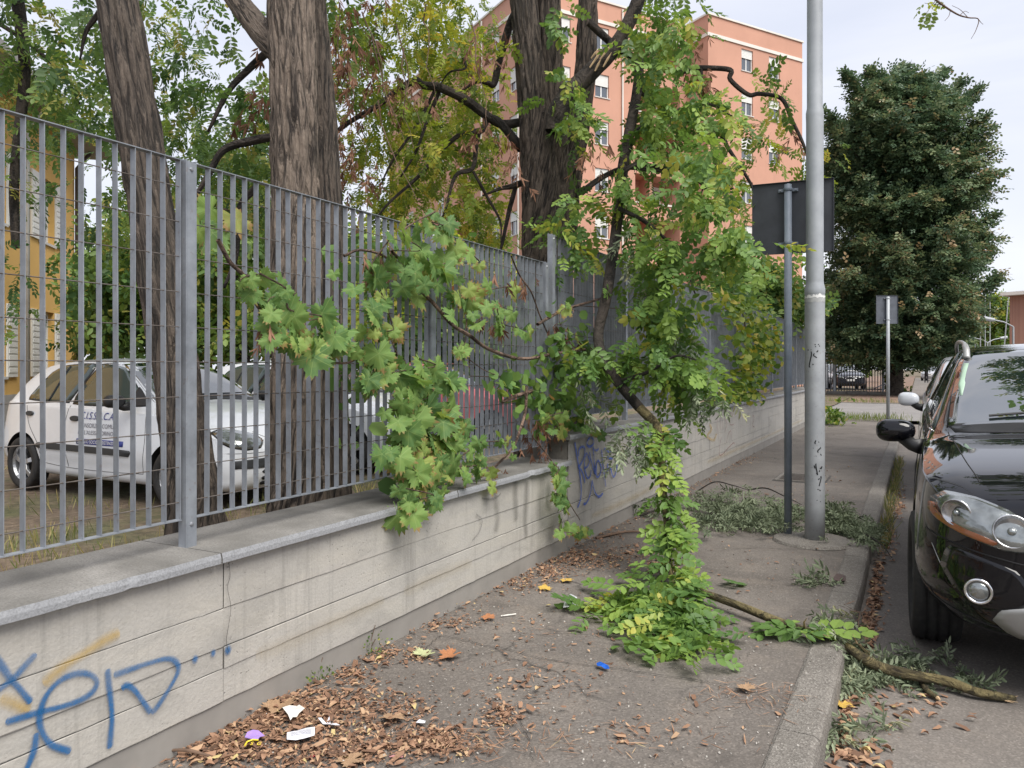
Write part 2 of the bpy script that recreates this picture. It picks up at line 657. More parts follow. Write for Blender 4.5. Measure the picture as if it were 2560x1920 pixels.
def low_wall(name, label, y0, y1, z_top, joints, cop_joints, casts, chips):
    t = thing(name, label, 'wall', (X_FACE, (y0 + y1) / 2, 0))
    MB().box((X_BACK + 0.03, y0, 0.0), (X_FACE - 0.0075, y1, z_top - 0.042)).build('wall_core', M_JOINT, t)
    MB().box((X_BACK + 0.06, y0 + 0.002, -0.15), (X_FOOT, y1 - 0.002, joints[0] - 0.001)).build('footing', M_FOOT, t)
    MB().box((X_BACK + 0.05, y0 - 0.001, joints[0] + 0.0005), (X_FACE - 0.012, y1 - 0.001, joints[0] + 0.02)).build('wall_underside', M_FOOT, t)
    k = 0
    for c0, c1 in zip(casts[:-1], casts[1:]):
        for z0, z1 in zip(joints[:-1], joints[1:]):
            band_mesh(c0 + 0.0015, c1 - 0.0015, z0, z1, 0.003 * math.sin(k * 2.3)).build('concrete_board_course', M_WALL, t, smooth=False)
            k += 1
    for a, b in zip(cop_joints[:-1], cop_joints[1:]):
        wobble_slab(a + 0.003, b - 0.003, z_top - 0.038, z_top, X_BACK, X_COP, chips).build('coping_slab', M_COPING, t, smooth=False)
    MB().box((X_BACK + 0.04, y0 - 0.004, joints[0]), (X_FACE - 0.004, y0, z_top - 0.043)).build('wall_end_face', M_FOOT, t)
    return t


Y_STEP = 5.22
wall1 = low_wall('low_concrete_wall', 'nearer low board-marked concrete wall with large blue spray tag', -3.0, Y_STEP - 0.005, 0.677,
                 [0.112, 0.235, 0.316, 0.458, 0.635], [-3.0, -1.2, 0.38, 1.99, 3.62, Y_STEP - 0.006], [-3.0, -0.6, 2.03, Y_STEP - 0.006],
                 [(0.88, 0.075, 0.035), (1.62, 0.02, 0.01), (3.1, 0.03, 0.012), (4.55, 0.05, 0.02), (-0.4, 0.06, 0.02)])
wall2 = low_wall('low_concrete_wall', 'farther, taller concrete wall section with thin blue and faded red scribbles', Y_STEP, 21.2, 0.862,
                 [0.115, 0.24, 0.34, 0.50, 0.66, 0.82], [Y_STEP - 0.05, 7.0, 8.9, 10.8, 12.7, 14.6, 16.5, 18.6, 21.2], [Y_STEP, 9.6, 13.9, 17.6, 21.2],
                 [(6.3, 0.03, 0.012), (9.75, 0.05, 0.02), (10.4, 0.04, 0.02), (12.0, 0.03, 0.015)])

# ------------------------------------------------------------------ spray paint (thin paint films on the wall face)
def m_spray(name, c, soft=0.25, dens=0.9):
    t = NT(name)
    uv = t.coord('UV')
    s = t.sep(uv)
    edge = t.math('ABSOLUTE', t.math('SUBTRACT', s[1], 0.5))
    a = t.ramp(edge, [(0.5 - soft, 1.0), (0.49, 0.0)])
    nn = t.noise(t.coord('Object'), 160, 3, 0.6)
    nb = t.noise(t.coord('Object'), 9, 3)
    m = t.math('MULTIPLY', a, t.ramp(nn, [(0.25, 0.65), (0.5, 1.0)]))
    m = t.math('MULTIPLY', m, t.ramp(nb, [(0.3, dens * 0.6), (0.65, dens)]))
    t.color(c).rough(0.6)
    tr = t.n.new('ShaderNodeBsdfTransparent')
    mx = t.n.new('ShaderNodeMixShader')
    t.l.new(m, mx.inputs[0])
    t.l.new(tr.outputs[0], mx.inputs[1])
    t.l.new(t.p.outputs[0], mx.inputs[2])
    t.l.new(mx.outputs[0], t.out.inputs['Surface'])
    return t.m


M_SPRAY_BLUE = m_spray('blue_spray_paint', (0.006, 0.105, 0.28), 0.32, 0.92)
M_SPRAY_VIOLET = m_spray('thin_blue_spray_paint', (0.05, 0.12, 0.48), 0.25, 0.9)
M_SPRAY_YELLOW = m_spray('yellow_spray_paint', (0.50, 0.32, 0.05), 0.45, 0.55)
M_SPRAY_RED = m_spray('faded_red_marker', (0.30, 0.08, 0.08), 0.3, 0.6)
M_SPRAY_GREY = m_spray('black_marker', (0.02, 0.02, 0.02), 0.3, 0.75)
M_SPRAY_PALE = m_spray('pale_blue_spray_paint', (0.33, 0.42, 0.60), 0.45, 0.6)


def spray(name, strokes, mat, parent, width, X=None, closed_dots=()):
    """Ribbons (photo-traced strokes) laid 4 mm proud of the wall plane x = X."""
    X = X or X_FACE + 0.0095
    vv, ff, uvs = [], [], []
    for st in strokes:
        P = [on_x(u, v, X) for u, v in st]
        yz = spline([(p.y, p.z) for p in P], 8)
        o = len(vv)
        for i, q in enumerate(yz):
            a, b = yz[max(0, i - 1)], yz[min(len(yz) - 1, i + 1)]
            t = (b - a) / (np.linalg.norm(b - a) + 1e-9)
            nrm = np.array([-t[1], t[0]])
            w = width * (0.95 + 0.12 * math.sin(i * 0.21 + o))
            if i in (0, len(yz) - 1):
                w *= 0.6
            for s_, vc in ((-1, 0.0), (1, 1.0)):
                p = q + nrm * w * s_ * 0.5
                vv.append((X + 0.0004 * len(uvs) / 400, p[0], p[1]))
                uvs.append((i * 0.1, vc))
        for i in range(len(yz) - 1):
            ff.append((o + 2 * i, o + 2 * i + 2, o + 2 * i + 3, o + 2 * i + 1))
    for (u, v, r) in closed_dots:
        c = on_x(u, v, X)
        o = len(vv)
        vv.append((X, c.y, c.z))
        uvs.append((0, 0.5))
        for k in range(14):
            a = 2 * math.pi * k / 14
            vv.append((X, c.y + r * math.cos(a), c.z + r * 1.15 * math.sin(a)))
            uvs.append((0, 0.97))
        ff += [(o, o + 1 + k, o + 1 + (k + 1) % 14) for k in range(14)]
    me = bpy.data.meshes.new(name)
    me.from_pydata(vv, [], ff)
    uvl = me.uv_layers.new(name='UVMap')
    for lp in me.loops:
        uvl.data[lp.index].uv = uvs[lp.vertex_index]
    return link(name, me, mat, parent)


def zs(ox, oy, sc, pts):
    return [(ox + x / sc, oy + y / sc) for x, y in pts]


Z7 = lambda *p: zs(0, 1280, 2.572, p)
spray('yellow_smear', [Z7((770, 775), (690, 815), (600, 872), (500, 935), (400, 1000), (280, 1110)), Z7((0, 1200), (90, 1230), (190, 1280))], M_SPRAY_YELLOW, wall1, 0.05, X_FACE + 0.0085)
spray('graffiti', [
    Z7((-40, 915), (20, 1000), (75, 1080), (130, 1140), (200, 1225)), Z7((-60, 1185), (10, 1130), (75, 1080), (150, 1000), (232, 910)),
    Z7((35, 1352), (140, 1320), (260, 1285), (400, 1250), (520, 1208), (595, 1155), (622, 1095), (590, 1050), (520, 1036), (430, 1060), (350, 1115), (290, 1195), (258, 1290), (258, 1370), (285, 1440), (340, 1500), (455, 1540)),
    Z7((690, 1010), (702, 1120), (716, 1240), (720, 1340), (712, 1430), (705, 1520)),
    Z7((730, 1050), (830, 1015), (960, 970), (1075, 943), (1130, 962), (1148, 1010), (1120, 1080), (1060, 1180), (1000, 1265), (970, 1290)),
    Z7((970, 1290), (920, 1220), (865, 1145), (815, 1115), (780, 1135)),
    Z7((232, 1420), (225, 1500), (205, 1570), (165, 1660), (120, 1720))],
    M_SPRAY_BLUE, wall1, 0.028, None, [(1255 / 2.572, 1280 + 947 / 2.572, 0.016), (1371 / 2.572, 1280 + 908 / 2.572, 0.014), (1466 / 2.572, 1280 + 888 / 2.572, 0.019)])
Z9 = lambda *p: zs(1420, 1060, 6.9125, p)
spray('graffiti', [
    Z9((118, 310), (140, 450), (165, 600), (185, 740), (205, 860), (222, 1000), (230, 1150), (215, 1310), (165, 1450)),
    Z9((180, 560), (190, 450), (235, 395), (285, 410), (290, 500), (255, 620), (210, 710), (185, 745), (230, 800), (265, 880), (295, 1015)),
    Z9((275, 760), (330, 740), (370, 650), (350, 560), (315, 510), (290, 600), (285, 720), (300, 830), (330, 915), (355, 935), (390, 880), (400, 790)),
    Z9((372, 480), (390, 590), (420, 700), (465, 850)), Z9((430, 400), (450, 600), (465, 850), (490, 700), (520, 630), (560, 700), (575, 780), (545, 880), (510, 920), (485, 860), (490, 720)),
    Z9((580, 440), (600, 650), (630, 900), (655, 1085)), Z9((430, 390), (455, 440), (500, 455), (530, 420)),
    Z9((385, 230), (335, 290), (330, 360), (380, 390), (440, 340), (440, 270), (395, 228)),
    Z9((685, 680), (680, 780), (668, 860), (690, 780), (730, 755), (755, 850), (790, 915), (830, 830), (845, 720), (830, 620)),
    Z9((265, 1380), (310, 1370), (360, 1280), (400, 1130), (415, 985), (440, 1100), (480, 1210), (540, 1255), (605, 1195)),
    Z9((620, 430), (660, 440), (700, 480), (770, 450)), Z9((680, 560), (720, 590), (775, 590))],
    M_SPRAY_VIOLET, wall2, 0.027)
spray('pale_blue_spray', [Z9((1400, 60), (1430, 200), (1450, 330), (1450, 470)), Z9((1330, 330), (1420, 400), (1500, 420))], M_SPRAY_PALE, wall2, 0.10)
ZA = lambda *p: zs(1740, 1000, 7.373, p)
spray('red_scribble', [ZA((405, 270), (395, 430), (400, 560), (420, 720)), ZA((445, 310), (450, 450), (460, 620)), ZA((485, 280), (492, 430), (498, 560)),
                       ZA((515, 190), (535, 330), (570, 440), (545, 540), (530, 620)), ZA((690, 190), (675, 300), (650, 220), (620, 300), (625, 430), (660, 460), (700, 440)),
                       ZA((470, 680), (440, 820), (435, 1000), (490, 1000), (580, 900), (690, 790), (715, 820)), ZA((560, 790), (590, 650), (640, 570), (650, 740)),
                       ZA((1045, 270), (1075, 340), (1040, 460), (1080, 500))], M_SPRAY_RED, wall2, 0.016)
spray('yellow_smear', [ZA((250, 450), (290, 540), (210, 660), (270, 720), (340, 730), (380, 620))], M_SPRAY_YELLOW, wall2, 0.06)

M_STAIN = m_spray('grey_water_stain', (0.14, 0.135, 0.12), 0.48, 0.42)
spray('water_stain', [[(1318, 1200), (1316, 1250), (1314, 1300), (1316, 1345)], [(1290, 1195), (1288, 1240), (1292, 1300)], [(1236, 1225), (1245, 1290), (1240, 1330)]], M_STAIN, wall1, 0.10, X_FACE + 0.0075)
spray('faint_scribble', [[(1205, 1245), (1228, 1248), (1248, 1238), (1252, 1232)], [(1190, 1285), (1205, 1300), (1198, 1330), (1180, 1352)]], m_spray('faint_grey_marker', (0.12, 0.12, 0.12), 0.4, 0.5), wall1, 0.02, X_FACE + 0.0098)
spray('crack', [[(572, 1404), (575, 1440), (569, 1470), (577, 1517), (572, 1560), (566, 1600), (571, 1630)]], m_spray('hairline_crack', (0.03, 0.028, 0.025), 0.3, 0.9), wall1, 0.0035, X_FACE + 0.0098)
spray('ochre_stain', [[(640, 1640), (760, 1590), (860, 1545), (960, 1500)], [(1010, 1480), (1100, 1440), (1180, 1405)]], m_spray('ochre_stain', (0.46, 0.38, 0.24), 0.49, 0.2), wall1, 0.09, X_FACE + 0.0082)
spray('ochre_stain', [[(1770, 1155), (1850, 1120), (1930, 1085), (2005, 1050)], [(1480, 1290), (1560, 1255), (1640, 1215)]], m_spray('ochre_stain', (0.50, 0.40, 0.24), 0.49, 0.35), wall2, 0.08, X_FACE + 0.0082)
# cracks in the pavement: thin dark furrows
M_CRACK = flat('asphalt_crack', (0.022, 0.02, 0.018), 0.95)
pav = bpy.data.objects['pavement']
for pts, wd in (([(1106, 1587), (1161, 1599), (1223, 1614), (1289, 1626), (1355, 1645), (1433, 1657), (1488, 1663), (1550, 1672), (1628, 1684), (1740, 1698), (1797, 1711), (1856, 1731)], .007),
                ([(1830, 1372), (1900, 1369), (1960, 1372), (2030, 1374), (2090, 1380)], .008), ([(1400, 1335), (1500, 1332), (1600, 1345), (1680, 1352)], .006), ([(985, 1660), (1040, 1640), (1085, 1600), (1106, 1587)], .005),
                ([(1960, 1395), (1985, 1398), (1995, 1412)], .005), ([(1300, 1800), (1320, 1840), (1332, 1900)], .004)):
    q = spline([tuple(on_z(u, v, .0075)) for u, v in pts], 8)
    mb = MB()
    for i, p in enumerate(q):
        a, b = q[max(0, i - 1)], q[min(len(q) - 1, i + 1)]
        t_ = (b - a) / (np.linalg.norm(b - a) + 1e-9)
        nn = np.array([-t_[1], t_[0], 0])
        w_ = wd * (.35 + .9 * abs(noise.noise(Vector((i * .7, wd * 999, 0)))))
        jit = nn * .012 * noise.noise(Vector((i * .6, 3, wd * 500)))
        for sg_ in (-1, 1):
            r_ = p + jit + nn * w_ * sg_ * .5
            mb.v.append((r_[0], r_[1], .0065))
    for i in range(len(q) - 1):
        mb.f.append((2 * i, 2 * i + 2, 2 * i + 3, 2 * i + 1))
    mb.build('crack', M_CRACK, pav)

# ------------------------------------------------------------------ steel grating fences
def fence(name, label, posts, z0, z1, n_ind_panels):
    t = thing(name, label, 'fence', (X_FENCE, posts[0], z0))
    H = z1 - z0
    so = MB().box((-0.0140, -0.0014, 0), (0.0130, 0.0014, H)).build('slat', M_GALV)
    slat = so.data
    bpy.data.objects.remove(so)
    pm = MB()
    pm.box((-0.012, -0.024, -0.13), (-0.004, 0.024, H + 0.01))
    pm.box((-0.004, -0.024, -0.13), (0.030, -0.019, H + 0.004))
    pm.box((-0.004, 0.019, -0.13), (0.030, 0.024, H + 0.004))
    pm.box((0.0262, -0.0188, -0.13), (0.0305, 0.0188, H - 0.004))
    po = pm.build('post', M_GALV)
    post_me = po.data
    bpy.data.objects.remove(po)
    bm_ = MB().lathe([(0.0, 0.006), (0.006, 0.005), (0.009, 0.0), (0.009, -0.004)], 8, 'x').build('bolt', M_STEEL)
    bolt_me = bm_.data
    bpy.data.objects.remove(bm_)

    def put(me, nm, loc, rx=0.0, ry=0.0, parent=t):
        o = bpy.data.objects.new(nm, me)
        COL.objects.link(o)
        o.location = loc
        o.rotation_euler = (rx, ry, 0)
        set_parent(o, parent)
        return o
    for p in posts:
        po = put(post_me, 'post', (X_FENCE, p, z0))
        put(bolt_me, 'bolt', (X_FENCE + 0.031, p, z1 - 0.03), parent=po)
        put(bolt_me, 'bolt', (X_FENCE + 0.031, p, z0 - 0.02), parent=po)
    for a, b in zip(posts[:-1], posts[1:]):
        a2, b2 = a + 0.034, b - 0.034
        n = int((b2 - a2) / 0.062)
        sp = (b2 - a2) / n
        for k in range(n + 1):
            put(slat, 'slat', (X_FENCE + random.uniform(-.0006, .0006), a2 + k * sp, z0), random.uniform(-.003, .003), random.uniform(-.003, .003))
        MB().box((X_FENCE - 0.0168, a2 - 0.004, z1 - 0.0005), (X_FENCE + 0.0148, b2 + 0.004, z1 + 0.003)).build('top_rail', M_GALV, t)
        MB().box((X_FENCE - 0.0168, a2 - 0.004, z0 - 0.003), (X_FENCE + 0.0148, b2 + 0.004, z0 + 0.0005)).build('bottom_rail', M_GALV, t)
        z = z0 + 0.066
        while z < z1 - 0.02:
            pts = [(X_FENCE + 0.004, a2 - 0.004 + (b2 - a2 + 0.008) * q / 3, z + random.uniform(-.001, .001)) for q in range(4)]
            MB().tube(pts, 0.0022, 5).build('wire', M_WIRE, t)
            z += 0.132
    return t


posts1 = [-1.29, 0.36, 2.01, 3.66, 5.17]
fence1 = fence('grating_fence', 'nearer galvanised steel bar fence with grapevine growing through it', posts1, 0.782, 2.135, 3)
posts2 = [5.29 + 1.65 * k for k in range(10)]
fence2 = fence('grating_fence', 'farther steel bar fence standing on the taller wall section', posts2, 0.962, 2.36, 3)

# ------------------------------------------------------------------ lamp post and road signs (seen from behind)
lp = on_z(2037, 1356)
lamp = thing('street_lamp', 'tall grey tubular lamp post standing on the pavement beside the kerb', 'lamp post', lp)
mb = MB().lathe([(0.0, 0.0), (0.074, 0.0), (0.074, 0.30), (0.0735, 1.93)], 40, center=lp)
mb.build('lower_shaft', M_POLE_LOW, lamp, smooth=True)
MB().lathe([(0.0745, 1.925), (0.0755, 1.93), (0.0755, 1.965), (0.066, 2.005), (0.0655, 2.02)], 40, center=lp).build('collar', M_POLE, lamp, smooth=True)
MB().lathe([(0.0645, 2.01), (0.0640, 3.26), (0.0655, 3.30), (0.0655, 3.33), (0.058, 3.37), (0.0575, 4.22), (0.059, 4.25), (0.052, 4.30), (0.050, 8.2), (0.0, 8.2)], 36, center=lp).build('upper_shaft', M_POLE, lamp, smooth=True)
MB().tube([lp + Vector(p) for p in ((0, 0, 8.0), (0.25, 0, 8.35), (0.7, 0, 8.5), (1.3, 0, 8.55))], 0.03, 10).build('arm', M_POLE, lamp, smooth=True)
lh = MB().box((lp.x + 1.2, lp.y - 0.13, 8.48), (lp.x + 1.85, lp.y + 0.13, 8.6)).build('luminaire', M_POLE, lamp, bevel=0.04)
MB().box((lp.x + 1.3, lp.y - 0.10, 8.46), (lp.x + 1.8, lp.y + 0.10, 8.479)).build('lens', M_WHITE, lh)
MB().lathe([(0.0, 0.002), (0.30, 0.002), (0.285, 0.022), (0.08, 0.03), (0.0, 0.03)], 18, center=lp + Vector((-0.02, 0.02, 0))).build('plinth', M_KERB, lamp)
M_TORN = flat('torn_paper_remains', (0.36, 0.365, 0.36), 0.85, var=0.2, scale=30)


def pole_band(z0, z1, r, a0, a1, mat, name, parent):
    mb = MB()
    n = 26
    for k in range(n + 1):
        a = a0 + (a1 - a0) * k / n
        for zz in (z0 + 0.012 * noise.noise(Vector((a * 4, z0 * 7, 1))), z1 + 0.02 * noise.noise(Vector((a * 5, z1 * 7, 8)))):
            mb.v.append((lp.x + r * math.cos(a), lp.y + r * math.sin(a), zz))
    for k in range(n):
        mb.f.append((2 * k, 2 * k + 2, 2 * k + 3, 2 * k + 1))
    return mb.build(name, mat, parent, smooth=True)


pole_band(1.86, 1.915, 0.0746, R(150), R(390), M_TORN, 'sticker_remains', lamp)
pole_band(1.895, 1.912, 0.0752, R(200), R(360), M_WHITE, 'sticker_remains', lamp)
# scribbles in black marker round the pole
scr = []
for st, (u0, v0, sc) in (([(60, 690), (85, 720), (75, 800), (70, 860), (100, 830)], (2000, 700, 3.95)), ([(80, 690), (140, 700), (100, 740), (130, 770)], (2000, 700, 3.95)),
                         ([(110, 640), (150, 640)], (2000, 700, 3.95)), ([(115, 660), (160, 655)], (2000, 700, 3.95)),
                         ([(850, 1180), (845, 1200), (870, 1190)], (1700, 640, 2.572)), ([(835, 1230), (880, 1225), (860, 1250), (885, 1275), (850, 1280)], (1700, 640, 2.572)),
                         ([(840, 1340), (860, 1400), (850, 1330), (880, 1360), (890, 1345), (870, 1380)], (1700, 640, 2.572)), ([(865, 1430), (885, 1410), (870, 1470)], (1700, 640, 2.572)),
                         ([(860, 1490), (880, 1500)], (1700, 640, 2.572)), ([(855, 1560), (880, 1570)], (1700, 640, 2.572))):
    scr.append([(u0 + x / sc, v0 + y / sc) for x, y in st])
vv, ff = [], []
dl = (lp - cam.location).dot(Vector((-SY, CY, 0)))
for st in scr:
    P = []
    for u, v in st:
        q = at(u, v, dl)
        off = (q - lp).dot(Vector((CY, SY, 0)))
        off = max(-0.07, min(0.07, off))
        ang = math.asin(off / 0.0748)
        dirv = Vector((CY, SY, 0)) * math.sin(ang) + Vector((SY, -CY, 0)) * math.cos(ang)
        P.append(Vector((lp.x, lp.y, q.z)) + dirv * 0.0747)
    pts = spline(P, 5)
    for i in range(len(pts) - 1):
        a, b = Vector(pts[i]), Vector(pts[i + 1])
        tdir = (b - a).normalized()
        nr = Vector((a.x - lp.x, a.y - lp.y, 0)).normalized()
        sd_ = tdir.cross(nr).normalized() * 0.0045
        o = len(vv)
        vv += [a - sd_, b - sd_, b + sd_, a + sd_]
        ff.append((o, o + 1, o + 2, o + 3))
MB().add(vv, ff).build('marker_scribble', M_BLACK, lamp)


def road_sign(name, label, base, rad, top, c, w, h, yaw, mat_p, mat_s, clamp_z):
    t = thing(name, label, 'road sign', base)
    MB().lathe([(0, 0), (rad, 0), (rad, top), (0, top + 0.01)], 24, center=base).build('post', mat_p, t, smooth=True)
    ex = Vector((math.cos(yaw), math.sin(yaw), 0))
    ey = Vector((-math.sin(yaw), math.cos(yaw), 0))
    bc = Vector((base.x, base.y, 0)) + ey * (rad + 0.018) + ex * c[0]
    mb = MB()

    def bx(x0, x1, y0, y1, z0, z1):
        o = MB().box((x0, y0, z0), (x1, y1, z1))
        mb.add([bc + ex * p[0] + ey * p[1] + Vector((0, 0, p[2])) for p in o.v], o.f)
    bx(-w / 2, w / 2, 0, 0.003, c[1] - h / 2, c[1] + h / 2)
    pl = mb.build('sign_panel', mat_s, t)
    mb = MB()
    e = 0.018
    bx(-w / 2 - .001, -w / 2 + .003, -e, 0.004, c[1] - h / 2, c[1] + h / 2)
    bx(w / 2 - .003, w / 2 + .001, -e, 0.004, c[1] - h / 2, c[1] + h / 2)
    bx(-w / 2, w / 2, -e, 0.004, c[1] + h / 2 - .003, c[1] + h / 2 + .001)
    bx(-w / 2, w / 2, -e, 0.004, c[1] - h / 2 - .001, c[1] - h / 2 + .003)
    mb.build('folded_rim', mat_s, pl)
    for z in clamp_z:
        mb = MB()
        bx(-c[0] - rad - 0.045, -c[0] + rad + 0.045, -0.024, -0.001, z - 0.012, z + 0.012)
        cl = mb.build('clamp', M_STEEL if mat_p is not M_POST else M_POST, t)
        MB().lathe([(rad + 0.003, z - 0.014), (rad + 0.006, z - 0.01), (rad + 0.006, z + 0.01), (rad + 0.003, z + 0.014)], 20, center=(base.x, base.y, 0)).build('clamp_ring', mat_p, cl, smooth=True)
        for s in (-1, 1):
            o = bc + ex * (-c[0] + s * (rad + 0.03)) + ey * (-0.03) + Vector((0, 0, z))
            MB().box(o - Vector((.006, .006, .006)), o + Vector((.006, .006, .006))).build('clamp_bolt', M_STEEL, cl)
    return t


sp = on_z(1970, 1341)
ds = (sp - cam.location).dot(Vector((-SY, CY, 0)))
zt = CAM_H + ds * (920 - 452) / FOC
zb = CAM_H + ds * (920 - 632) / FOC
road_sign('road_sign', 'large dark sign panel seen from behind on thin blue-grey post beside the lamp post', sp, 0.0295, zt - 0.03, (0.03, (zt + zb) / 2), 0.62, zt - zb, R(-6) + YAW * 0.35, M_POST, M_SIGN,
          (CAM_H + ds * (920 - 474) / FOC, CAM_H + ds * (920 - 608) / FOC))
s2 = on_z(2220, 1056)
d2 = (s2 - cam.location).dot(Vector((-SY, CY, 0)))
z2t, z2b = CAM_H + d2 * (920 - 738) / FOC, CAM_H + d2 * (920 - 809) / FOC
road_sign('road_sign', 'small grey sign seen from behind on a pale post at the street corner', s2, 0.04, z2t - 0.04, (0.0, (z2t + z2b) / 2), 54 / FOC * d2, z2t - z2b, YAW, M_POLE, M_SIGN2,
          (CAM_H + d2 * (920 - 746) / FOC, CAM_H + d2 * (920 - 799) / FOC))

# drain grating let into the pavement
gr = thing('drain_grate', 'flat rectangular iron drain cover in the pavement beyond the lamp post', 'drain cover', (-1.25, 10.0, 0.004))
gf = MB()
for lo, hi in (((-1.53, 9.65, .005), (-0.97, 9.69, .014)), ((-1.53, 10.31, .005), (-0.97, 10.35, .014)), ((-1.53, 9.69, .005), (-1.49, 10.31, .014)), ((-1.01, 9.69, .005), (-0.97, 10.31, .014))):
    gf.box(lo, hi)
gf.build('frame', M_KERB, gr)
for k in range(6):
    MB().box((-1.48, 9.72 + k * 0.098, .005), (-1.02, 9.77 + k * 0.098, .012)).build('bar', M_WIRE, gr)

# ------------------------------------------------------------------ buildings
def m_plaster(name, c, dirt=0.75):
    t = NT(name)
    v = t.coord()
    a = t.noise(v, 0.35, 6, 0.6)
    b = t.noise(t.coord(scale=(1, 1, 0.25)), 1.6, 6, 0.6)
    col = t.ramp(a, [(0.3, [x * 0.9 for x in c]), (0.7, [min(1, x * 1.06) for x in c])])
    col = t.mix(t.ramp(b, [(0.55, 0.0), (0.8, 0.3)]), col, [x * dirt for x in c])
    t.color(col).rough(0.9)
    t.bump(t.noise(v, 40, 3), 0.2, 0.01)
    return t.m


M_SALMON = m_plaster('salmon_plaster', (0.52, 0.28, 0.20))
M_RED_TERRACE = m_plaster('deep_terracotta_plaster', (0.45, 0.17, 0.1))
M_OCHRE = m_plaster('ochre_plaster', (0.62, 0.385, 0.12))
M_CREAM = m_plaster('cream_trim', (0.68, 0.65, 0.6))
M_SHUTTER = flat('roller_shutter', (0.66, 0.66, 0.63), 0.6, var=0.04)
M_SILL = flat('stone_sill', (0.55, 0.53, 0.5), 0.8)
M_ROOF = flat('roof_grey', (0.3, 0.3, 0.3), 0.8)


def facade(root, p0, p1, z0, z1, holes, mat, depth=0.22):
    """Wall from p0 to p1 (2-D, outside on the right-hand side of p0->p1) with real openings. holes: (s0, s1, za, zb)."""
    p0, p1 = Vector(p0), Vector(p1)
    L = (p1 - p0).length
    ex = (p1 - p0) / L
    nx = Vector((ex.y, -ex.x))
    S = sorted({0.0, L} | {h[0] for h in holes} | {h[1] for h in holes})
    Z = sorted({z0, z1} | {h[2] for h in holes} | {h[3] for h in holes})

    def P(s, d, z):
        q = p0 + ex * s - nx * d
        return (q.x, q.y, z)
    mb = MB()
    for i in range(len(S) - 1):
        for k in range(len(Z) - 1):
            sm, zm = (S[i] + S[i + 1]) / 2, (Z[k] + Z[k + 1]) / 2
            if any(h[0] < sm < h[1] and h[2] < zm < h[3] for h in holes):
                continue
            mb.quad(P(S[i], 0, Z[k]), P(S[i + 1], 0, Z[k]), P(S[i + 1], 0, Z[k + 1]), P(S[i], 0, Z[k + 1]))
    for h in holes:
        d = h[4] if len(h) > 4 else depth
        a, b, za, zb_ = h[:4]
        mb.quad(P(a, 0, za), P(b, 0, za), P(b, d, za), P(a, d, za))
        mb.quad(P(a, 0, zb_), P(a, d, zb_), P(b, d, zb_), P(b, 0, zb_))
        mb.quad(P(a, 0, za), P(a, d, za), P(a, d, zb_), P(a, 0, zb_))
        mb.quad(P(b, 0, za), P(b, 0, zb_), P(b, d, zb_), P(b, d, za))
        if len(h) > 4:
            mb.quad(P(a, d, za), P(b, d, za), P(b, d, zb_), P(a, d, zb_))
    mb.build('wall', mat, root)
    return P


def bxp(P, s0, s1, d0, d1, z0, z1):
    """Box in facade coordinates."""
    v = [P(s, d, z) for z in (z0, z1) for s, d in ((s0, d0), (s1, d0), (s1, d1), (s0, d1))]
    return MB().add(v, [(0, 3, 2, 1), (4, 5, 6, 7), (0, 1, 5, 4), (1, 2, 6, 5), (2, 3, 7, 6), (3, 0, 4, 7)])


def window(root, P, s0, s1, z0, z1, shut=0.4, d=0.2, frame=None):
    fr = frame or M_WHITE
    w = MB()
    f = 0.07
    for a in (bxp(P, s0, s0 + f, d - .08, d - .02, z0, z1), bxp(P, s1 - f, s1, d - .08, d - .02, z0, z1), bxp(P, s0 + f, s1 - f, d - .08, d - .02, z0, z0 + f),
              bxp(P, s0 + f, s1 - f, d - .08, d - .02, z1 - f, z1), bxp(P, (s0 + s1) / 2 - .04, (s0 + s1) / 2 + .04, d - .078, d - .022, z0 + f, z1 - f)):
        w.add(a.v, a.f)
    o = w.build('window', fr, root)
    for a, b in ((s0 + f, (s0 + s1) / 2 - .04), ((s0 + s1) / 2 + .04, s1 - f)):
        bxp(P, a, b, d - .05, d - .03, z0 + f, z1 - f).build('pane', M_PANE, o)
    if shut > 0:
        zz = z1 - (z1 - z0) * shut
        mb = MB()
        n = max(3, int((z1 - zz) / 0.09))
        for k in range(n):
            a = zz + (z1 - zz) * k / n
            b = bxp(P, s0 + .02, s1 - .02, d - .13, d - .095, a + .006, a + (z1 - zz) / n)
            mb.add(b.v, b.f)
        mb.build('roller_shutter', M_SHUTTER, o)
    bxp(P, s0 - .06, s1 + .06, -.05, d - .1, z0 - .05, z0 + .012).build('sill', M_SILL, o)
    return o


def offset_poly(pts, d):
    n = len(pts)
    out = []
    for i in range(n):
        a, b, c = Vector(pts[i - 1]), Vector(pts[i]), Vector(pts[(i + 1) % n])
        e1, e2 = (b - a).normalized(), (c - b).normalized()
        n1, n2 = Vector((e1.y, -e1.x)), Vector((e2.y, -e2.x))
        m = (n1 + n2)
        m = m / max(0.3, m.dot(n1))
        out.append(b + m * d)
    return out


def ring(pts, d, z0, z1, name, mat, root):
    o = offset_poly(pts, d)
    i = offset_poly(pts, -0.3)
    n = len(pts)
    v = [(p.x, p.y, z0) for p in o] + [(p.x, p.y, z1) for p in o] + [(p.x, p.y, z1) for p in i] + [(p.x, p.y, z0) for p in i]
    f = []
    for k in range(n):
        k2 = (k + 1) % n
        f += [(k, k2, n + k2, n + k), (n + k, n + k2, 2 * n + k2, 2 * n + k), (3 * n + k2, 3 * n + k, 2 * n + k, 2 * n + k2), (k2, k, 3 * n + k, 3 * n + k2)]
    return MB().add(v, f).build(name, mat, root)


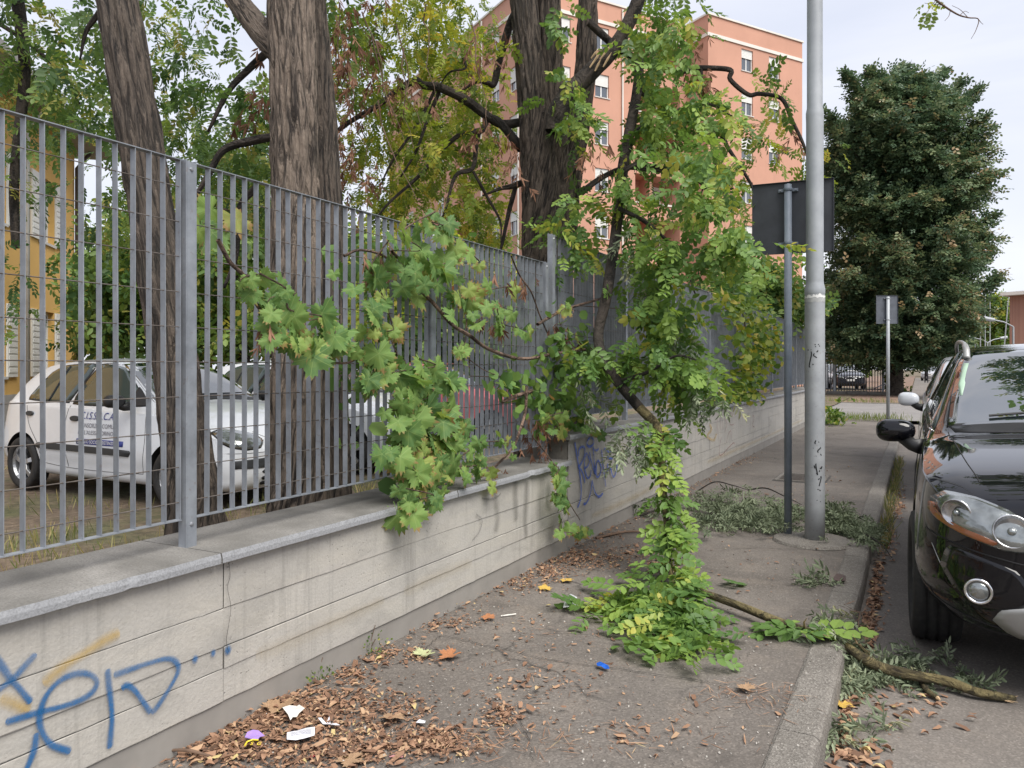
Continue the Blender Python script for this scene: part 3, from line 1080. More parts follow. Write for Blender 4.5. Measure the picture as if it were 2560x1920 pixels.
# salmon apartment block: an L of two wings
Cc = Vector((-12.41, 51.7))
eA, eB = Vector((0.54, 0.84)).normalized(), Vector((-0.84, 0.54)).normalized()
J = Cc + eB * 2.1
K = J - eA * 12.8
Kl = K + eB * 24
D1 = Cc + eA * 9.2
foot = [Kl, K, J, Cc, D1, D1 + eB * 27.0 - eA * 0.0]
block = thing('apartment_block', 'salmon pink apartment block with white string course and roller-shuttered windows', 'building', (Cc.x, Cc.y, -0.2))
ZT = 25.1
tops = [23.4 - 3.04 * k for k in range(8)]


def wins(cols, w=1.1, h=1.5):
    return [(c - w / 2, c + w / 2, t - h, t) for c in cols for t in tops]


hA = wins([3.64, 6.32])
P_ = facade(block, Cc, D1, -0.2, ZT, hA, M_SALMON)
random.seed(3)
for h in hA:
    window(block, P_, *h, shut=random.choice([0.35, 0.4, 0.55, 0.45]))
P_ = facade(block, J, Cc, -0.2, ZT, [], M_SALMON)
hB = wins([2.6, 5.6]) + [(8.3, 12.2, t - 1.9, t + 0.05, 1.5) for t in tops]
P_ = facade(block, K, J, -0.2, ZT, hB, M_SALMON)
for h in hB:
    if len(h) == 4:
        window(block, P_, *h, shut=random.choice([0.35, 0.5, 0.4]))
    else:
        bxp(P_, h[0], h[1], -.06, .1, h[2] - .02, h[2] + .06).build('balcony_coping', M_CREAM, block)
        bxp(P_, h[0] + 1.5, h[0] + 1.75, .35, 1.49, h[2] - 0.0, h[3] - .01).build('balcony_partition', M_SALMON, block)
        window(block, P_, h[0] + 2.2, h[0] + 3.4, h[2] + .1, h[3] - .35, shut=0.45, d=1.55)
hC = [(24 - c - .6, 24 - c + .6, t - 1.5, t) for c in (1.7, 4.25, 13.0, 19.0) for t in tops] + [(24 - 10.2, 24 - 7.8, t - 1.7, t + .1, 1.4) for t in tops]
P_ = facade(block, Kl, K, -0.2, ZT, hC, M_SALMON)
for h in hC:
    if len(h) == 4:
        window(block, P_, *h, shut=random.choice([0.35, 0.5, 0.4, 0.6]))
    else:
        bxp(P_, h[0], h[1], -.06, .1, h[2] - .02, h[2] + .06).build('balcony_coping', M_CREAM, block)
        window(block, P_, h[0] + .7, h[0] + 1.8, h[2] + .1, h[3] - .35, shut=0.5, d=1.45)
for off_, e_ in ((1.0, eB), (6.0, eB), (0.5, eA), (7.2, eA)):
    q_ = K + e_ * off_ + (Vector((-eA.x, -eA.y)) if e_ is eB else Vector((-eB.x, -eB.y))) * 0.09
    MB().tube([(q_.x, q_.y, 0), (q_.x, q_.y, 24.9)], .06, 8).build('downpipe', M_CREAM, block)
facade(block, D1, foot[5], -0.2, ZT, [], M_SALMON)
facade(block, foot[5], Kl, -0.2, ZT, [], M_SALMON)
MB().quad(*[(p.x, p.y, ZT - 0.02) for p in foot]).build('roof', M_ROOF, block)
ring(foot, 0.08, ZT - 0.06, ZT + 0.06, 'roof_edging', M_CREAM, block)
ring(foot, 0.07, 23.62, 23.84, 'string_course', M_CREAM, block)

# ochre house at the left, deep eaves and downpipes
yr = at(186, 900, 22.0)
ydir = Vector((0.688, -0.768)).normalized()
ybk = Vector((-ydir.y, ydir.x)) * -1.0
q0 = Vector((yr.x, yr.y))
q1 = q0 + ydir * 13.0
yin = Vector((-ydir.y, ydir.x))
if yin.dot(Vector((-1, 0))) < 0:
    yin = -yin
house = thing('yellow_house', 'ochre yellow house with deep grey eaves beyond the parked hatchback', 'building', (q0.x, q0.y, 0))
EV = 7.55
hW = [(s, s + 1.05, z, z + 1.6) for s in (-99,) for z in (0,)]
Lh = 13.0
wl_ = [(a, a + 1.1, z, z + 1.65) for a in (1.75, 5.0, 8.6) for z in (1.15, 4.55)]
# outside must lie on the right-hand side: run from the near end to the far end if needed
A_, B_ = (q0, q1)
rn = Vector(((B_ - A_).y, -(B_ - A_).x))
if rn.dot(Vector((0, 0)) - A_) < 0:
    A_, B_ = B_, A_
    wl_ = [(Lh - b, Lh - a, z0, z1) for a, b, z0, z1 in wl_]
P_ = facade(house, A_, B_, -0.1, EV, wl_, M_OCHRE, 0.25)
for h in wl_:
    window(house, P_, *h, shut=0.0, d=0.22)
    m0, m1 = h[0] - .0, h[1] + .0
    for s0_, s1_ in ((m0 - .62, m0 - .04), (m1 + .04, m1 + .62)):
        o = bxp(P_, s0_, s1_, -.05, -.005, h[2], h[3]).build('shutter', M_SHUTTER, house)
        n = 10
        for k in range(n):
            zz = h[2] + .1 + (h[3] - h[2] - .2) * k / n
            bxp(P_, s0_ + .05, s1_ - .05, -.062, -.048, zz, zz + .09).build('louvre', M_SHUTTER, o)
back0, back1 = A_ + yin * 9, B_ + yin * 9
facade(house, B_, back1, -0.1, EV, [], M_OCHRE)
facade(house, back0, A_, -0.1, EV, [], M_OCHRE)
corners = [A_, B_, back1, back0]
eo = offset_poly(corners, 0.85)
M_EAVE = flat('grey_eaves', (0.30, 0.29, 0.28), 0.8)
MB().add([(p.x, p.y, EV) for p in eo] + [(p.x, p.y, EV + .16) for p in eo], [(3, 2, 1, 0), (4, 5, 6, 7), (0, 1, 5, 4), (1, 2, 6, 5), (2, 3, 7, 6), (3, 0, 4, 7)]).build('eaves', M_EAVE, house)
mid = sum((Vector(p) for p in eo), Vector((0, 0))) / 4
M_TILE = flat('roof_tiles', (0.25, 0.12, 0.08), 0.85, var=0.3, scale=3)
MB().add([(p.x, p.y, EV + .161) for p in eo] + [(mid.x, mid.y, EV + 1.9)], [(0, 1, 4), (1, 2, 4), (2, 3, 4), (3, 0, 4)]).build('roof', M_TILE, house)
M_PIPE_PALE = flat('pale_downpipe', (0.55, 0.55, 0.54), 0.5)
M_PIPE_BROWN = flat('brown_downpipe', (0.06, 0.045, 0.035), 0.6)
for s_, r_, m_ in ((0.06, .05, M_PIPE_BROWN), (3.9, .055, M_PIPE_PALE), (7.0, .05, M_PIPE_BROWN)):
    s2_ = s_ if A_ == q0 else Lh - s_
    MB().tube([P_(s2_, -.08, 0.0), P_(s2_, -.08, EV - .5), P_(s2_, -.45, EV - .02)], r_, 10).build('downpipe', m_, house, smooth=True)
bxp(P_, 0, Lh, -.012, -.001, 0.0, 0.75).build('plinth', M_EAVE, house)

# brick building far right with pale eaves
M_BRICK = NT('far_brickwork')
bt = M_BRICK.n.new('ShaderNodeTexBrick')
bt.inputs['Color1'].default_value = (0.29, 0.14, 0.10, 1)
bt.inputs['Color2'].default_value = (0.37, 0.19, 0.135, 1)
bt.inputs['Mortar'].default_value = (0.38, 0.27, 0.22, 1)
bt.inputs['Scale'].default_value = 3.0
M_BRICK.l.new(M_BRICK.coord('Generated', (20, 20, 20)), bt.inputs['Vector'])
M_BRICK.color(bt.outputs['Color']).rough(0.9)
M_BRICK = M_BRICK.m
bb = at(2524, 900, 72.0)
brick = thing('brick_building', 'red brick building with pale overhanging eaves behind the black car', 'building', (bb.x, bb.y, -0.2))
b0 = Vector((bb.x, bb.y))
bdir = Vector((0.93, -0.36)).normalized()
b1 = b0 + bdir * 22
bwin = [(a, a + 1.9, z, z + 1.0) for a in (2.2, 6.0, 9.8, 13.6, 17.4) for z in (2.4, 4.3, 6.3)]
P_ = facade(brick, b0, b1, -0.2, 8.1, bwin, M_BRICK, 0.2)
for h in bwin:
    window(brick, P_, *h, shut=0.0, d=0.2)
bn = Vector((-bdir.y, bdir.x))
facade(brick, b0 + bn * 12, b0, -0.2, 8.1, [], M_BRICK)
be = [b0 - bdir * .5 - bn * .9, b1 + bdir * .9 - bn * .9, b1 + bdir * .9 + bn * 13, b0 - bdir * .5 + bn * 13]
MB().add([(p.x, p.y, 8.1) for p in be] + [(p.x, p.y, 8.4) for p in be], [(3, 2, 1, 0), (4, 5, 6, 7), (0, 1, 5, 4), (1, 2, 6, 5), (2, 3, 7, 6), (3, 0, 4, 7)]).build('eaves', M_CREAM, brick)
bm_ = sum(be, Vector((0, 0))) / 4
MB().add([(p.x, p.y, 8.401) for p in be] + [(bm_.x, bm_.y, 9.4)], [(0, 1, 4), (1, 2, 4), (2, 3, 4), (3, 0, 4)]).build('roof', M_ROOF, brick)

# ------------------------------------------------------------------ things across the side street
fx, fy = -1.55, 43.0
far_fence = thing('slat_fence', 'dark upright slat fence under the big leafy tree across the side street', 'fence', (fx, fy, 0))
M_FARSLAT = flat('dark_far_slats', (0.055, 0.06, 0.07), 0.6, var=0.3)
sl = MB().box((-0.02, -0.012, 0.12), (0.02, 0.012, 2.15)).build('slat', M_FARSLAT)
sl_me = sl.data
bpy.data.objects.remove(sl)


def far_slat(x, y_, rz=0.0):
    o = bpy.data.objects.new('slat', sl_me)
    COL.objects.link(o)
    o.location = (x, y_, 0)
    o.rotation_euler = (0, 0, rz)
    set_parent(o, far_fence)


for k in range(34):
    far_slat(fx - 0.1 - k * 0.13, fy)
for k in range(110):
    far_slat(fx - 0.004 * k, fy + 0.12 + k * 0.16, R(90))
for p in ((fx, fy), (fx - 2.25, fy), (fx - 4.6, fy), (fx - 0.25, fy + 9), (fx - .45, fy + 17.6)):
    MB().box((p[0] - .05, p[1] - .05, 0), (p[0] + .05, p[1] + .05, 2.3)).build('post', M_POLE, far_fence)
for z in (0.25, 2.05):
    MB().box((fx - 4.6, fy - .02, z), (fx - .05, fy + .02, z + .05)).build('rail', M_FARSLAT, far_fence)
    MB().box((fx - .48, fy + .06, z), (fx - .44, fy + 17.6, z + .05)).build('rail', M_FARSLAT, far_fence)
gp = on_z(2084, 973)
for k, off in enumerate((0.0, 0.42)):
    g = thing('gate_post', ['pale square gate post behind the lamp post', 'pale gate post next to the dark parked off-roader'][k], 'gate post', (gp.x - .45 + off, gp.y, 0))
    MB().box((gp.x - .45 + off - .11, gp.y - .11, 0), (gp.x - .45 + off + .11, gp.y + .11, 2.35)).build('shaft', M_POLE, g, bevel=0.015)
    MB().box((gp.x - .45 + off - .13, gp.y - .13, 2.352), (gp.x - .45 + off + .13, gp.y + .13, 2.41)).build('cap', M_POLE, g, bevel=0.01)
kb = on_z(2140, 987)
ck = MB()
for k in range(4):
    ck.box((kb.x - 1.4 + k * .98, kb.y, -.01), (kb.x - 1.4 + k * .98 + .97, kb.y + .35, .17 + .02 * (k % 2)))
tag(ck.build('concrete_kerb_block', M_KERB, bevel=0.04), 'low broken concrete kerb in front of the dark slat fence', 'kerb')


def far_lamp(u, v_base_d, height, arms, label):
    b = at(u, 920, v_base_d)
    b = Vector((b.x, b.y, -0.2))
    t = thing('street_lamp', label, 'lamp post', b)
    MB().tube([b, b + Vector((0, 0, height))], [.07, .05], 8).build('shaft', M_POLE, t)
    for a in arms:
        e = b + Vector((CY * a, SY * a, height + .35))
        MB().tube([b + Vector((0, 0, height)), b + Vector((CY * a * .5, SY * a * .5, height + .25)), e], .035, 6).build('arm', M_POLE, t)
        h = MB().tube([e, e + Vector((CY * a * .55, SY * a * .55, .08))], [.10, .13], 8).build('lamp_head', M_POLE, t)
    return t


far_lamp(2533, 40, 3.7, (-1.0,), 'single-armed lamp post in front of the brick building')
far_lamp(2469, 62, 3.6, (-1.0, 1.0), 'double-armed lamp post among the distant thin poles')
far_lamp(2438, 75, 4.0, (-1.4,), 'distant thin lamp post left of the double-armed lamp')
for u, d_, h_, lab in ((2451, 66, 6.5, 'shortest of the distant thin masts in front of the trees'), (2463, 70, 8.0, 'middle one of the distant thin masts in front of the trees'), (2475, 70, 8.7, 'tallest of the distant thin masts in front of the trees'), (2502, 60, 7.0, 'leaning thin mast next to the brick building')):
    b = at(u, 920, d_)
    tp = Vector((b.x + (0.5 if u == 2502 else 0), b.y, h_ - .2))
    tag(MB().tube([(b.x, b.y, -.2), tp], [.06, .035], 6).build('flood_mast', M_POLE), lab, 'mast')

# ================================================================== cars
def m_paint(name, c, rough=0.12, coat=1.0, dust=0.0):
    t = NT(name)
    v = t.coord()
    f = t.noise(v, 5, 5, 0.6)
    col = t.ramp(f, [(0.35, [x * 0.94 for x in c]), (0.7, c)])
    if dust:
        col = t.mix(t.ramp(t.noise(v, 26, 5, 0.7), [(0.5, 0.0), (0.75, dust)]), col, (0.25, 0.22, 0.19))
    t.color(col)
    t.rough(t.math('ADD', t.math('MULTIPLY', f, 0.12 if rough > .05 else .02), rough))
    t.set(**{'Coat_Weight': coat, 'Coat_Roughness': 0.03, 'Coat_IOR': 1.42 if rough < .05 else 1.5, 'IOR': 1.2 if rough < .05 else 1.5})
    MATS[name] = t.m
    return t.m


M_PAINT_BLACK = m_paint('black_car_paint', (0.004, 0.004, 0.006), 0.02, 1.0, 0.0)
M_PAINT_WHITE = m_paint('white_car_paint', (0.68, 0.70, 0.73), 0.25, 0.7, 0.05)
M_PAINT_RED = m_paint('faded_red_car_paint', (0.38, 0.075, 0.08), 0.3, 0.6, 0.1)
M_PAINT_NAVY = m_paint('dark_blue_car_paint', (0.015, 0.018, 0.028), 0.2, 0.9, 0.05)
M_PAINT_SILVER = m_paint('silver_car_paint', (0.4, 0.41, 0.43), 0.25, 0.8, 0.08)


def m_tyre():
    t = NT('tyre_rubber')
    v = t.coord()
    f = t.noise(v, 30, 4)
    t.color(t.ramp(f, [(0.3, (0.012, 0.012, 0.013)), (0.75, (0.032, 0.030, 0.028))])).rough(0.75)
    t.bump(f, 0.2, 0.002)
    return t.m


M_TYRE = m_tyre()
M_RIM = flat('alloy_rim', (0.50, 0.51, 0.53), 0.3, 0.75, var=0.06)
M_CHROME = flat('chrome', (0.75, 0.75, 0.76), 0.12, 1.0, var=0.03)
M_SATIN = flat('satin_silver_plastic', (0.34, 0.34, 0.33), 0.4, 0.4)
M_RUBBER = flat('grey_rubber_strip', (0.03, 0.032, 0.034), 0.6)
M_AMBER = m_glass('amber_lens', (0.26, 0.075, 0.018), 0.15, 0.3)


def m_lamp(name, c=(0.31, 0.33, 0.325)):
    t = NT(name)
    v = t.coord()
    w = t.n.new('ShaderNodeTexWave')
    w.inputs['Scale'].default_value = 9
    w.inputs['Distortion'].default_value = 5
    t.l.new(v, w.inputs['Vector'])
    n_ = t.noise(v, 16, 4)
    col = t.ramp(n_, [(0.35, [x * 0.55 for x in c]), (0.6, c)])
    t.color(col).rough(0.12).set(Metallic=0.75, **{'Coat_Weight': 1.0, 'Coat_Roughness': 0.02})
    t.bump(n_, 0.25, 0.01)
    return t.m


M_HEADLAMP = m_lamp('clear_headlamp')
M_HEADLAMP2 = m_lamp('headlamp_reflector', (0.66, 0.67, 0.67))
M_BOWL = flat('lamp_reflector', (0.5, 0.5, 0.51), 0.22, 0.9, var=0.35, scale=18)
M_PLATE = flat('number_plate', (0.75, 0.75, 0.73), 0.4, var=0.03)


class Car:
    """Body lofted through stations; everything else is laid on that surface by ray casting.
    Local frame: +x nose, +y left, z up, origin on the ground under the front axle."""

    def __init__(s, name, label, cat, loc, rotz, stations, wheels, wr, ww, paint, group=None, arch=True):
        s.t = thing(name, label, cat, loc, rotz, group)
        s.M = world_of(s.t)
        s.paint = paint
        st = spline(stations, 7)
        half = []
        for q in st:
            x, z0, w0, zm, wm, zb, wb, zt, wt = q
            ctrl = [(0, z0), (w0 * 0.75, z0), (w0, z0 + .035), (wm * .985, (z0 + zm) / 2), (wm, zm), (wb + (wm - wb) * .35, zb - (zb - zm) * .12), (wb, zb),
                    (wt + (wb - wt) * .42, zb + (zt - zb) * .55), (wt, zt - (zt - zb) * .10 - .012), (wt * .86, zt - .012 - (zt - zb) * .015), (wt * .45, zt + .006), (0, zt + .012)]
            c = spline(ctrl, 4)
            half.append([(x, y_, z_) for y_, z_ in c])
        m = len(half[0])
        vv, ff = [], []
        for h in half:
            full = [(x, -y_, z_) for x, y_, z_ in h] + [(x, y_, z_) for x, y_, z_ in h[::-1][1:-1]]
            vv += full
        n = len(half)
        k = 2 * m - 2
        for i in range(n - 1):
            for j in range(k):
                j2 = (j + 1) % k
                ff.append((i * k + j, i * k + j2, (i + 1) * k + j2, (i + 1) * k + j))
        ff.append(tuple(range(k))[::-1])
        ff.append(tuple((n - 1) * k + j for j in range(k)))
        me = bpy.data.meshes.new('body')
        me.from_pydata(vv, [], ff)
        bm = bmesh.new()
        bm.from_mesh(me)
        bmesh.ops.recalc_face_normals(bm, faces=bm.faces)
        bm.to_mesh(me)
        bm.free()
        s.bvh = BVHTree.FromPolygons([v.co.copy() for v in me.vertices], [tuple(p.vertices) for p in me.polygons])
        me.polygons.foreach_set('use_smooth', [True] * len(me.polygons))
        me.materials.append(paint)
        s.body = bpy.data.objects.new('body', me)
        COL.objects.link(s.body)
        s.body.parent = s.t
        if arch:
            cut = MB()
            for (wx, wy) in wheels:
                y_in = math.copysign(abs(wy) - ww * 1.35, wy)
                y_out = math.copysign(abs(wy) + ww * 1.6, wy)
                a, b = min(y_in, y_out), max(y_in, y_out)
                rr = wr * 1.19
                prof = [(rr * math.cos(q), rr * math.sin(q)) for q in np.linspace(0, 2 * math.pi, 40, endpoint=False)]
                v_ = [(wx + p, a, wr + q) for p, q in prof] + [(wx + p, b, wr + q) for p, q in prof]
                f_ = [(i, (i + 1) % 40, 40 + (i + 1) % 40, 40 + i) for i in range(40)] + [tuple(range(39, -1, -1)), tuple(range(40, 80))]
                cut.add(v_, f_)
            cme = bpy.data.meshes.new('arch_cut')
            cme.from_pydata(cut.v, [], cut.f)
            bm = bmesh.new()
            bm.from_mesh(cme)
            bmesh.ops.recalc_face_normals(bm, faces=bm.faces)
            bm.to_mesh(cme)
            bm.free()
            cme.materials.append(M_DARK)
            co = bpy.data.objects.new('arch_cut', cme)
            COL.objects.link(co)
            md = s.body.modifiers.new('arch', 'BOOLEAN')
            md.operation = 'DIFFERENCE'
            md.solver = 'EXACT'
            md.material_mode = 'TRANSFER'
            md.object = co
            keep = (s.t.location.copy(), s.t.rotation_euler.copy())
            s.t.location, s.t.rotation_euler = (0, 0, 0), (0, 0, 0)
            dg = bpy.context.evaluated_depsgraph_get()
            dg.update()
            nm = bpy.data.meshes.new_from_object(s.body.evaluated_get(dg))
            s.body.modifiers.clear()
            s.body.data = nm
            nm.name = 'body'
            bpy.data.objects.remove(co)
            s.t.location, s.t.rotation_euler = keep
            if hasattr(nm, 'set_sharp_from_angle'):
                nm.set_sharp_from_angle(angle=R(38))

    def put(s, mb, name, mat, parent=None, smooth=False, bevel=0.0):
        o = mb.build(name, mat, None, smooth, bevel)
        o.parent = parent or s.t
        return o

    def cast(s, axis, a, b, sign):
        """axis 'y': (a,b)=(x,z) seen from side sign; 'x': (a,b)=(y,z) seen from the nose (+1)/tail; 'z': (x,y) from above."""
        if axis == 'y':
            o, d = Vector((a, sign * 5, b)), Vector((0, -sign, 0))
        elif axis == 'x':
            o, d = Vector((sign * 9, a, b)), Vector((-sign, 0, 0))
        else:
            o, d = Vector((a, b, 6)), Vector((0, 0, -1))
        p, n, i, dist = s.bvh.ray_cast(o, d)
        if p is None:
            p, n, i, dist = s.bvh.find_nearest(o + d * 4.2)
        if n.dot(d) > 0:
            n = -n
        return p, n

    def patch(s, name, mat, axis, poly, sign=1, off=0.004, parent=None, smooth_n=5, rings=(1.0, .82, .6, .35, .0), rim=0.006, center=None, bulge=0.0):
        P = np.array(poly, float)
        closed = spline(np.vstack([P, P[:1]]), smooth_n)[:-1] if smooth_n > 1 else P
        if smooth_n > 1:   # keep the corners fairly crisp: blend with straight edges
            lin = []
            for i in range(len(P)):
                for k in range(smooth_n):
                    lin.append(P[i] + (P[(i + 1) % len(P)] - P[i]) * k / smooth_n)
            closed = 0.45 * closed + 0.55 * np.array(lin)
        c = np.array(center) if center is not None else closed.mean(0)
        vv, ff = [], []
        m = len(closed)
        for ri, r in enumerate(rings[:-1]):
            for q in closed:
                w = c + (q - c) * r
                p, n = s.cast(axis, w[0], w[1], sign)
                vv.append(p + n * (off + bulge * (1 - r * r)))
        p, n = s.cast(axis, c[0], c[1], sign)
        vv.append(p + n * (off + bulge))
        nr = len(rings) - 1
        for ri in range(nr - 1):
            for i in range(m):
                i2 = (i + 1) % m
                ff.append((ri * m + i, ri * m + i2, (ri + 1) * m + i2, (ri + 1) * m + i))
        for i in range(m):
            ff.append(((nr - 1) * m + i, (nr - 1) * m + (i + 1) % m, nr * m))
        o = len(vv)
        for q in closed:                                  # rim that sinks into the body
            w = c + (q - c) * 1.0
            p, n = s.cast(axis, w[0], w[1], sign)
            vv.append(p - n * rim)
        for i in range(m):
            i2 = (i + 1) % m
            ff.append((o + i, o + i2, i2, i))
        return s.put(MB().add(vv, ff), name, mat, parent, smooth=True)

    def line(s, name, mat, axis, pts, sign=1, r=0.0025, off=0.0, parent=None, n=6, sides=5):
        q = spline(pts, n) if len(pts) > 2 else np.array(pts)
        if len(pts) == 2:
            q = np.array([np.array(pts[0]) + (np.array(pts[1]) - np.array(pts[0])) * t for t in np.linspace(0, 1, 12)])
        P = []
        for w in q:
            p, nn = s.cast(axis, w[0], w[1], sign)
            P.append(p + nn * off)
        return s.put(MB().tube(P, r, sides), name, mat, parent, smooth=True)

    def wheel(s, x, y_, r, w, steer=0.0, spokes=5, rim_r=0.62, tread=False):
        sg = 1 if y_ > 0 else -1
        we = bpy.data.objects.new('wheel', None)
        we.empty_display_size = 0.1
        COL.objects.link(we)
        we.parent = s.t
        we.location = (x, y_, r)
        we.rotation_euler = (0, 0, steer)
        h = w / 2
        tr = MB()
        ri = r * rim_r
        prof = [(ri, -h * .75), (ri * 1.05, -h * .95), (r * .86, -h), (r * .965, -h * .92), (r * .995, -h * .72)]
        if tread:
            for g in (-.42, 0.0, .42):
                prof += [(r, h * (g - .07)), (r * .975, h * (g - .055)), (r * .975, h * (g + .055)), (r, h * (g + .07))]
        else:
            prof += [(r, 0)]
        prof += [(r * .995, h * .72), (r * .965, h * .92), (r * .86, h), (ri * 1.05, h * .95), (ri, h * .75)]
        n = 72 if tread else 36
        tr.lathe(prof, n, 'y')
        if tread:                                         # lateral sipes on both shoulders
            m = len(prof)
            for i in range(m):
                if abs(prof[i][1]) > h * .5 and prof[i][0] > r * .95:
                    for k in range(n):
                        if k % 2 == 0:
                            x_, y2, z_ = tr.v[i * n + k]
                            tr.v[i * n + k] = (x_ * .982, y2, z_ * .982)
        o = tr.build('tyre', M_TYRE, None, True)
        o.parent = we
        rm = MB()
        rm.lathe([(ri * 1.0, -h * .8), (ri * .95, -h * .5), (ri * .93, h * .45), (ri * 1.0, h * .8)], 36, 'y')
        f = sg * h * .62
        rm.lathe([(0.0, f + sg * .012), (ri * .17, f + sg * .010), (ri * .2, f)], 20, 'y')
        for k in range(spokes):
            a = 2 * math.pi * k / spokes + 0.3
            ca, sa = math.cos(a), math.sin(a)
            for (r0, w0, r1, w1) in ((ri * .12, ri * .17, ri * .96, ri * .12),):
                v_ = []
                for rr, hw, dy in ((r0, w0, .0), (ri * .5, ri * .115, .012), (r1, w1 * 1.35, -.012)):
                    for sx in (-1, 1):
                        for dd in (0, -sg * .03):
                            v_.append((ca * rr - sa * hw * sx, f + sg * dy + dd, sa * rr + ca * hw * sx))
                fc = []
                for q in range(2):
                    b0, b1 = q * 4, q * 4 + 4
                    fc += [(b0, b1, b1 + 2, b0 + 2), (b0 + 1, b0 + 3, b1 + 3, b1 + 1), (b0, b0 + 1, b1 + 1, b1), (b0 + 2, b1 + 2, b1 + 3, b0 + 3)]
                rm.add(v_, fc)
        o = rm.build('rim', M_RIM, None, False, 0.004)
        o.parent = we
        o = MB().lathe([(0.0, -sg * h * .1), (ri * .95, -sg * h * .1)], 24, 'y').build('brake_disc', M_DARK, None)
        o.parent = we
        return we

    def mirror(s, x, y_, z, sx, sy, sz, mat, arm_to):
        """Door mirror: a rounded shell with a foot running down to the door."""
        bm = bmesh.new()
        bmesh.ops.create_uvsphere(bm, u_segments=20, v_segments=14, radius=1.0)
        for v in bm.verts:
            c = v.co
            k = 1.0 - 0.22 * (c.y * (1 if y_ < 0 else -1)) * 0.5
            px = (abs(c.x) ** 0.75) * (1 if c.x > 0 else -1)
            pz = (abs(c.z) ** 0.8) * (1 if c.z > 0 else -1)
            v.co = Vector((max(px, -0.55) * sx, (abs(c.y) ** 0.72) * (1 if c.y > 0 else -1) * sy, pz * sz * k))
        me = bpy.data.meshes.new('door_mirror')
        bm.to_mesh(me)
        bm.free()
        o = link('door_mirror', me, mat, None, True)
        o.parent = s.t
        o.location = (x, y_, z)
        a = Vector((x + .0, y_ + (sy * .35 if y_ < 0 else -sy * .35), z - sz * .5))
        b = Vector(arm_to)
        s.put(MB().tube([a, a.lerp(b, .5) + Vector((0, 0, -.02)), b], [.045, .04, .05], 10), 'mirror_foot', M_BLACK, None, True)
        g = MB().lathe([(0.0, 0.0), (1.0, 0.0)], 24, 'x')
        g.v = [(px, py * sy * .8, pz * sz * .75) for px, py, pz in g.v]
        gl = g.build('mirror_glass', M_CARGLASS, None)
        gl.parent = o
        gl.location = (-0.56 * sx - .001, 0, 0)
        return o

    def text(s, body, x, z, size, mat, name, sign=-1, shear=0.0, off=0.006, spacing=1.0):
        cu = bpy.data.curves.new('lettering', 'FONT')
        cu.body = body
        cu.size = size
        cu.shear = shear
        cu.space_character = spacing
        ob = bpy.data.objects.new('lettering', cu)
        COL.objects.link(ob)
        dg = bpy.context.evaluated_depsgraph_get()
        dg.update()
        me = bpy.data.meshes.new_from_object(ob.evaluated_get(dg))
        bpy.data.objects.remove(ob)
        for v in me.vertices:
            p, n = s.cast('y', x + v.co.x * (-sign), z + v.co.y, sign)
            v.co = p + n * off
        me.materials.clear()
        o = link(name, me, mat)
        o.parent = s.t
        return o


def pts_circle(cx, cy, rx, ry, n=16):
    return [(cx + rx * math.cos(2 * math.pi * k / n), cy + ry * math.sin(2 * math.pi * k / n)) for k in range(n)]


# stations: x, z0, w0, zm, wm, zb, wb, zt, wt
ST_SUV = [(0.88, .44, .30, .56, .34, .66, .32, .70, .22), (0.86, .38, .48, .56, .56, .72, .55, .77, .42), (0.78, .29, .61, .56, .72, .82, .72, .875, .58), (0.60, .25, .71, .58, .845, .905, .82, .965, .66),
          (0.36, .25, .79, .60, .905, .955, .86, 1.02, .69), (-0.1, .26, .855, .62, .92, 1.005, .86, 1.085, .70), (-0.45, .26, .855, .62, .92, 1.03, .85, 1.125, .71),
          (-0.80, .26, .855, .62, .915, 1.045, .845, 1.36, .70), (-1.15, .26, .855, .62, .915, 1.055, .845, 1.535, .655), (-1.45, .26, .855, .62, .915, 1.065, .845, 1.605, .635),
          (-2.0, .26, .855, .62, .915, 1.08, .845, 1.645, .63), (-2.8, .27, .85, .62, .91, 1.11, .835, 1.635, .62), (-3.3, .30, .84, .62, .90, 1.13, .80, 1.60, .59), (-3.5, .36, .78, .65, .85, 1.1, .76, 1.36, .58), (-3.57, .42, .66, .65, .74, 1.0, .66, 1.12, .50)]
ST_HATCH = [(0.80, .34, .28, .44, .32, .52, .30, .55, .22), (0.77, .28, .50, .43, .55, .56, .53, .60, .42), (0.69, .20, .66, .43, .71, .62, .68, .68, .55), (0.50, .17, .75, .45, .795, .69, .76, .77, .62),
            (0.2, .17, .78, .48, .815, .775, .765, .865, .62), (-0.15, .17, .78, .5, .82, .84, .75, .945, .62), (-0.40, .17, .78, .5, .82, .875, .745, .995, .63), (-0.75, .17, .78, .5, .82, .90, .745, 1.20, .60),
            (-1.12, .17, .78, .5, .82, .915, .75, 1.37, .55), (-1.55, .17, .78, .5, .82, .925, .75, 1.417, .54), (-2.1, .18, .78, .5, .82, .94, .75, 1.41, .53), (-2.55, .22, .77, .5, .815, .955, .735, 1.355, .51),
            (-2.85, .26, .73, .52, .785, .965, .70, 1.20, .52), (-2.97, .30, .66, .54, .72, .90, .64, 1.02, .50), (-3.0, .36, .5, .54, .56, .78, .5, .88, .40)]


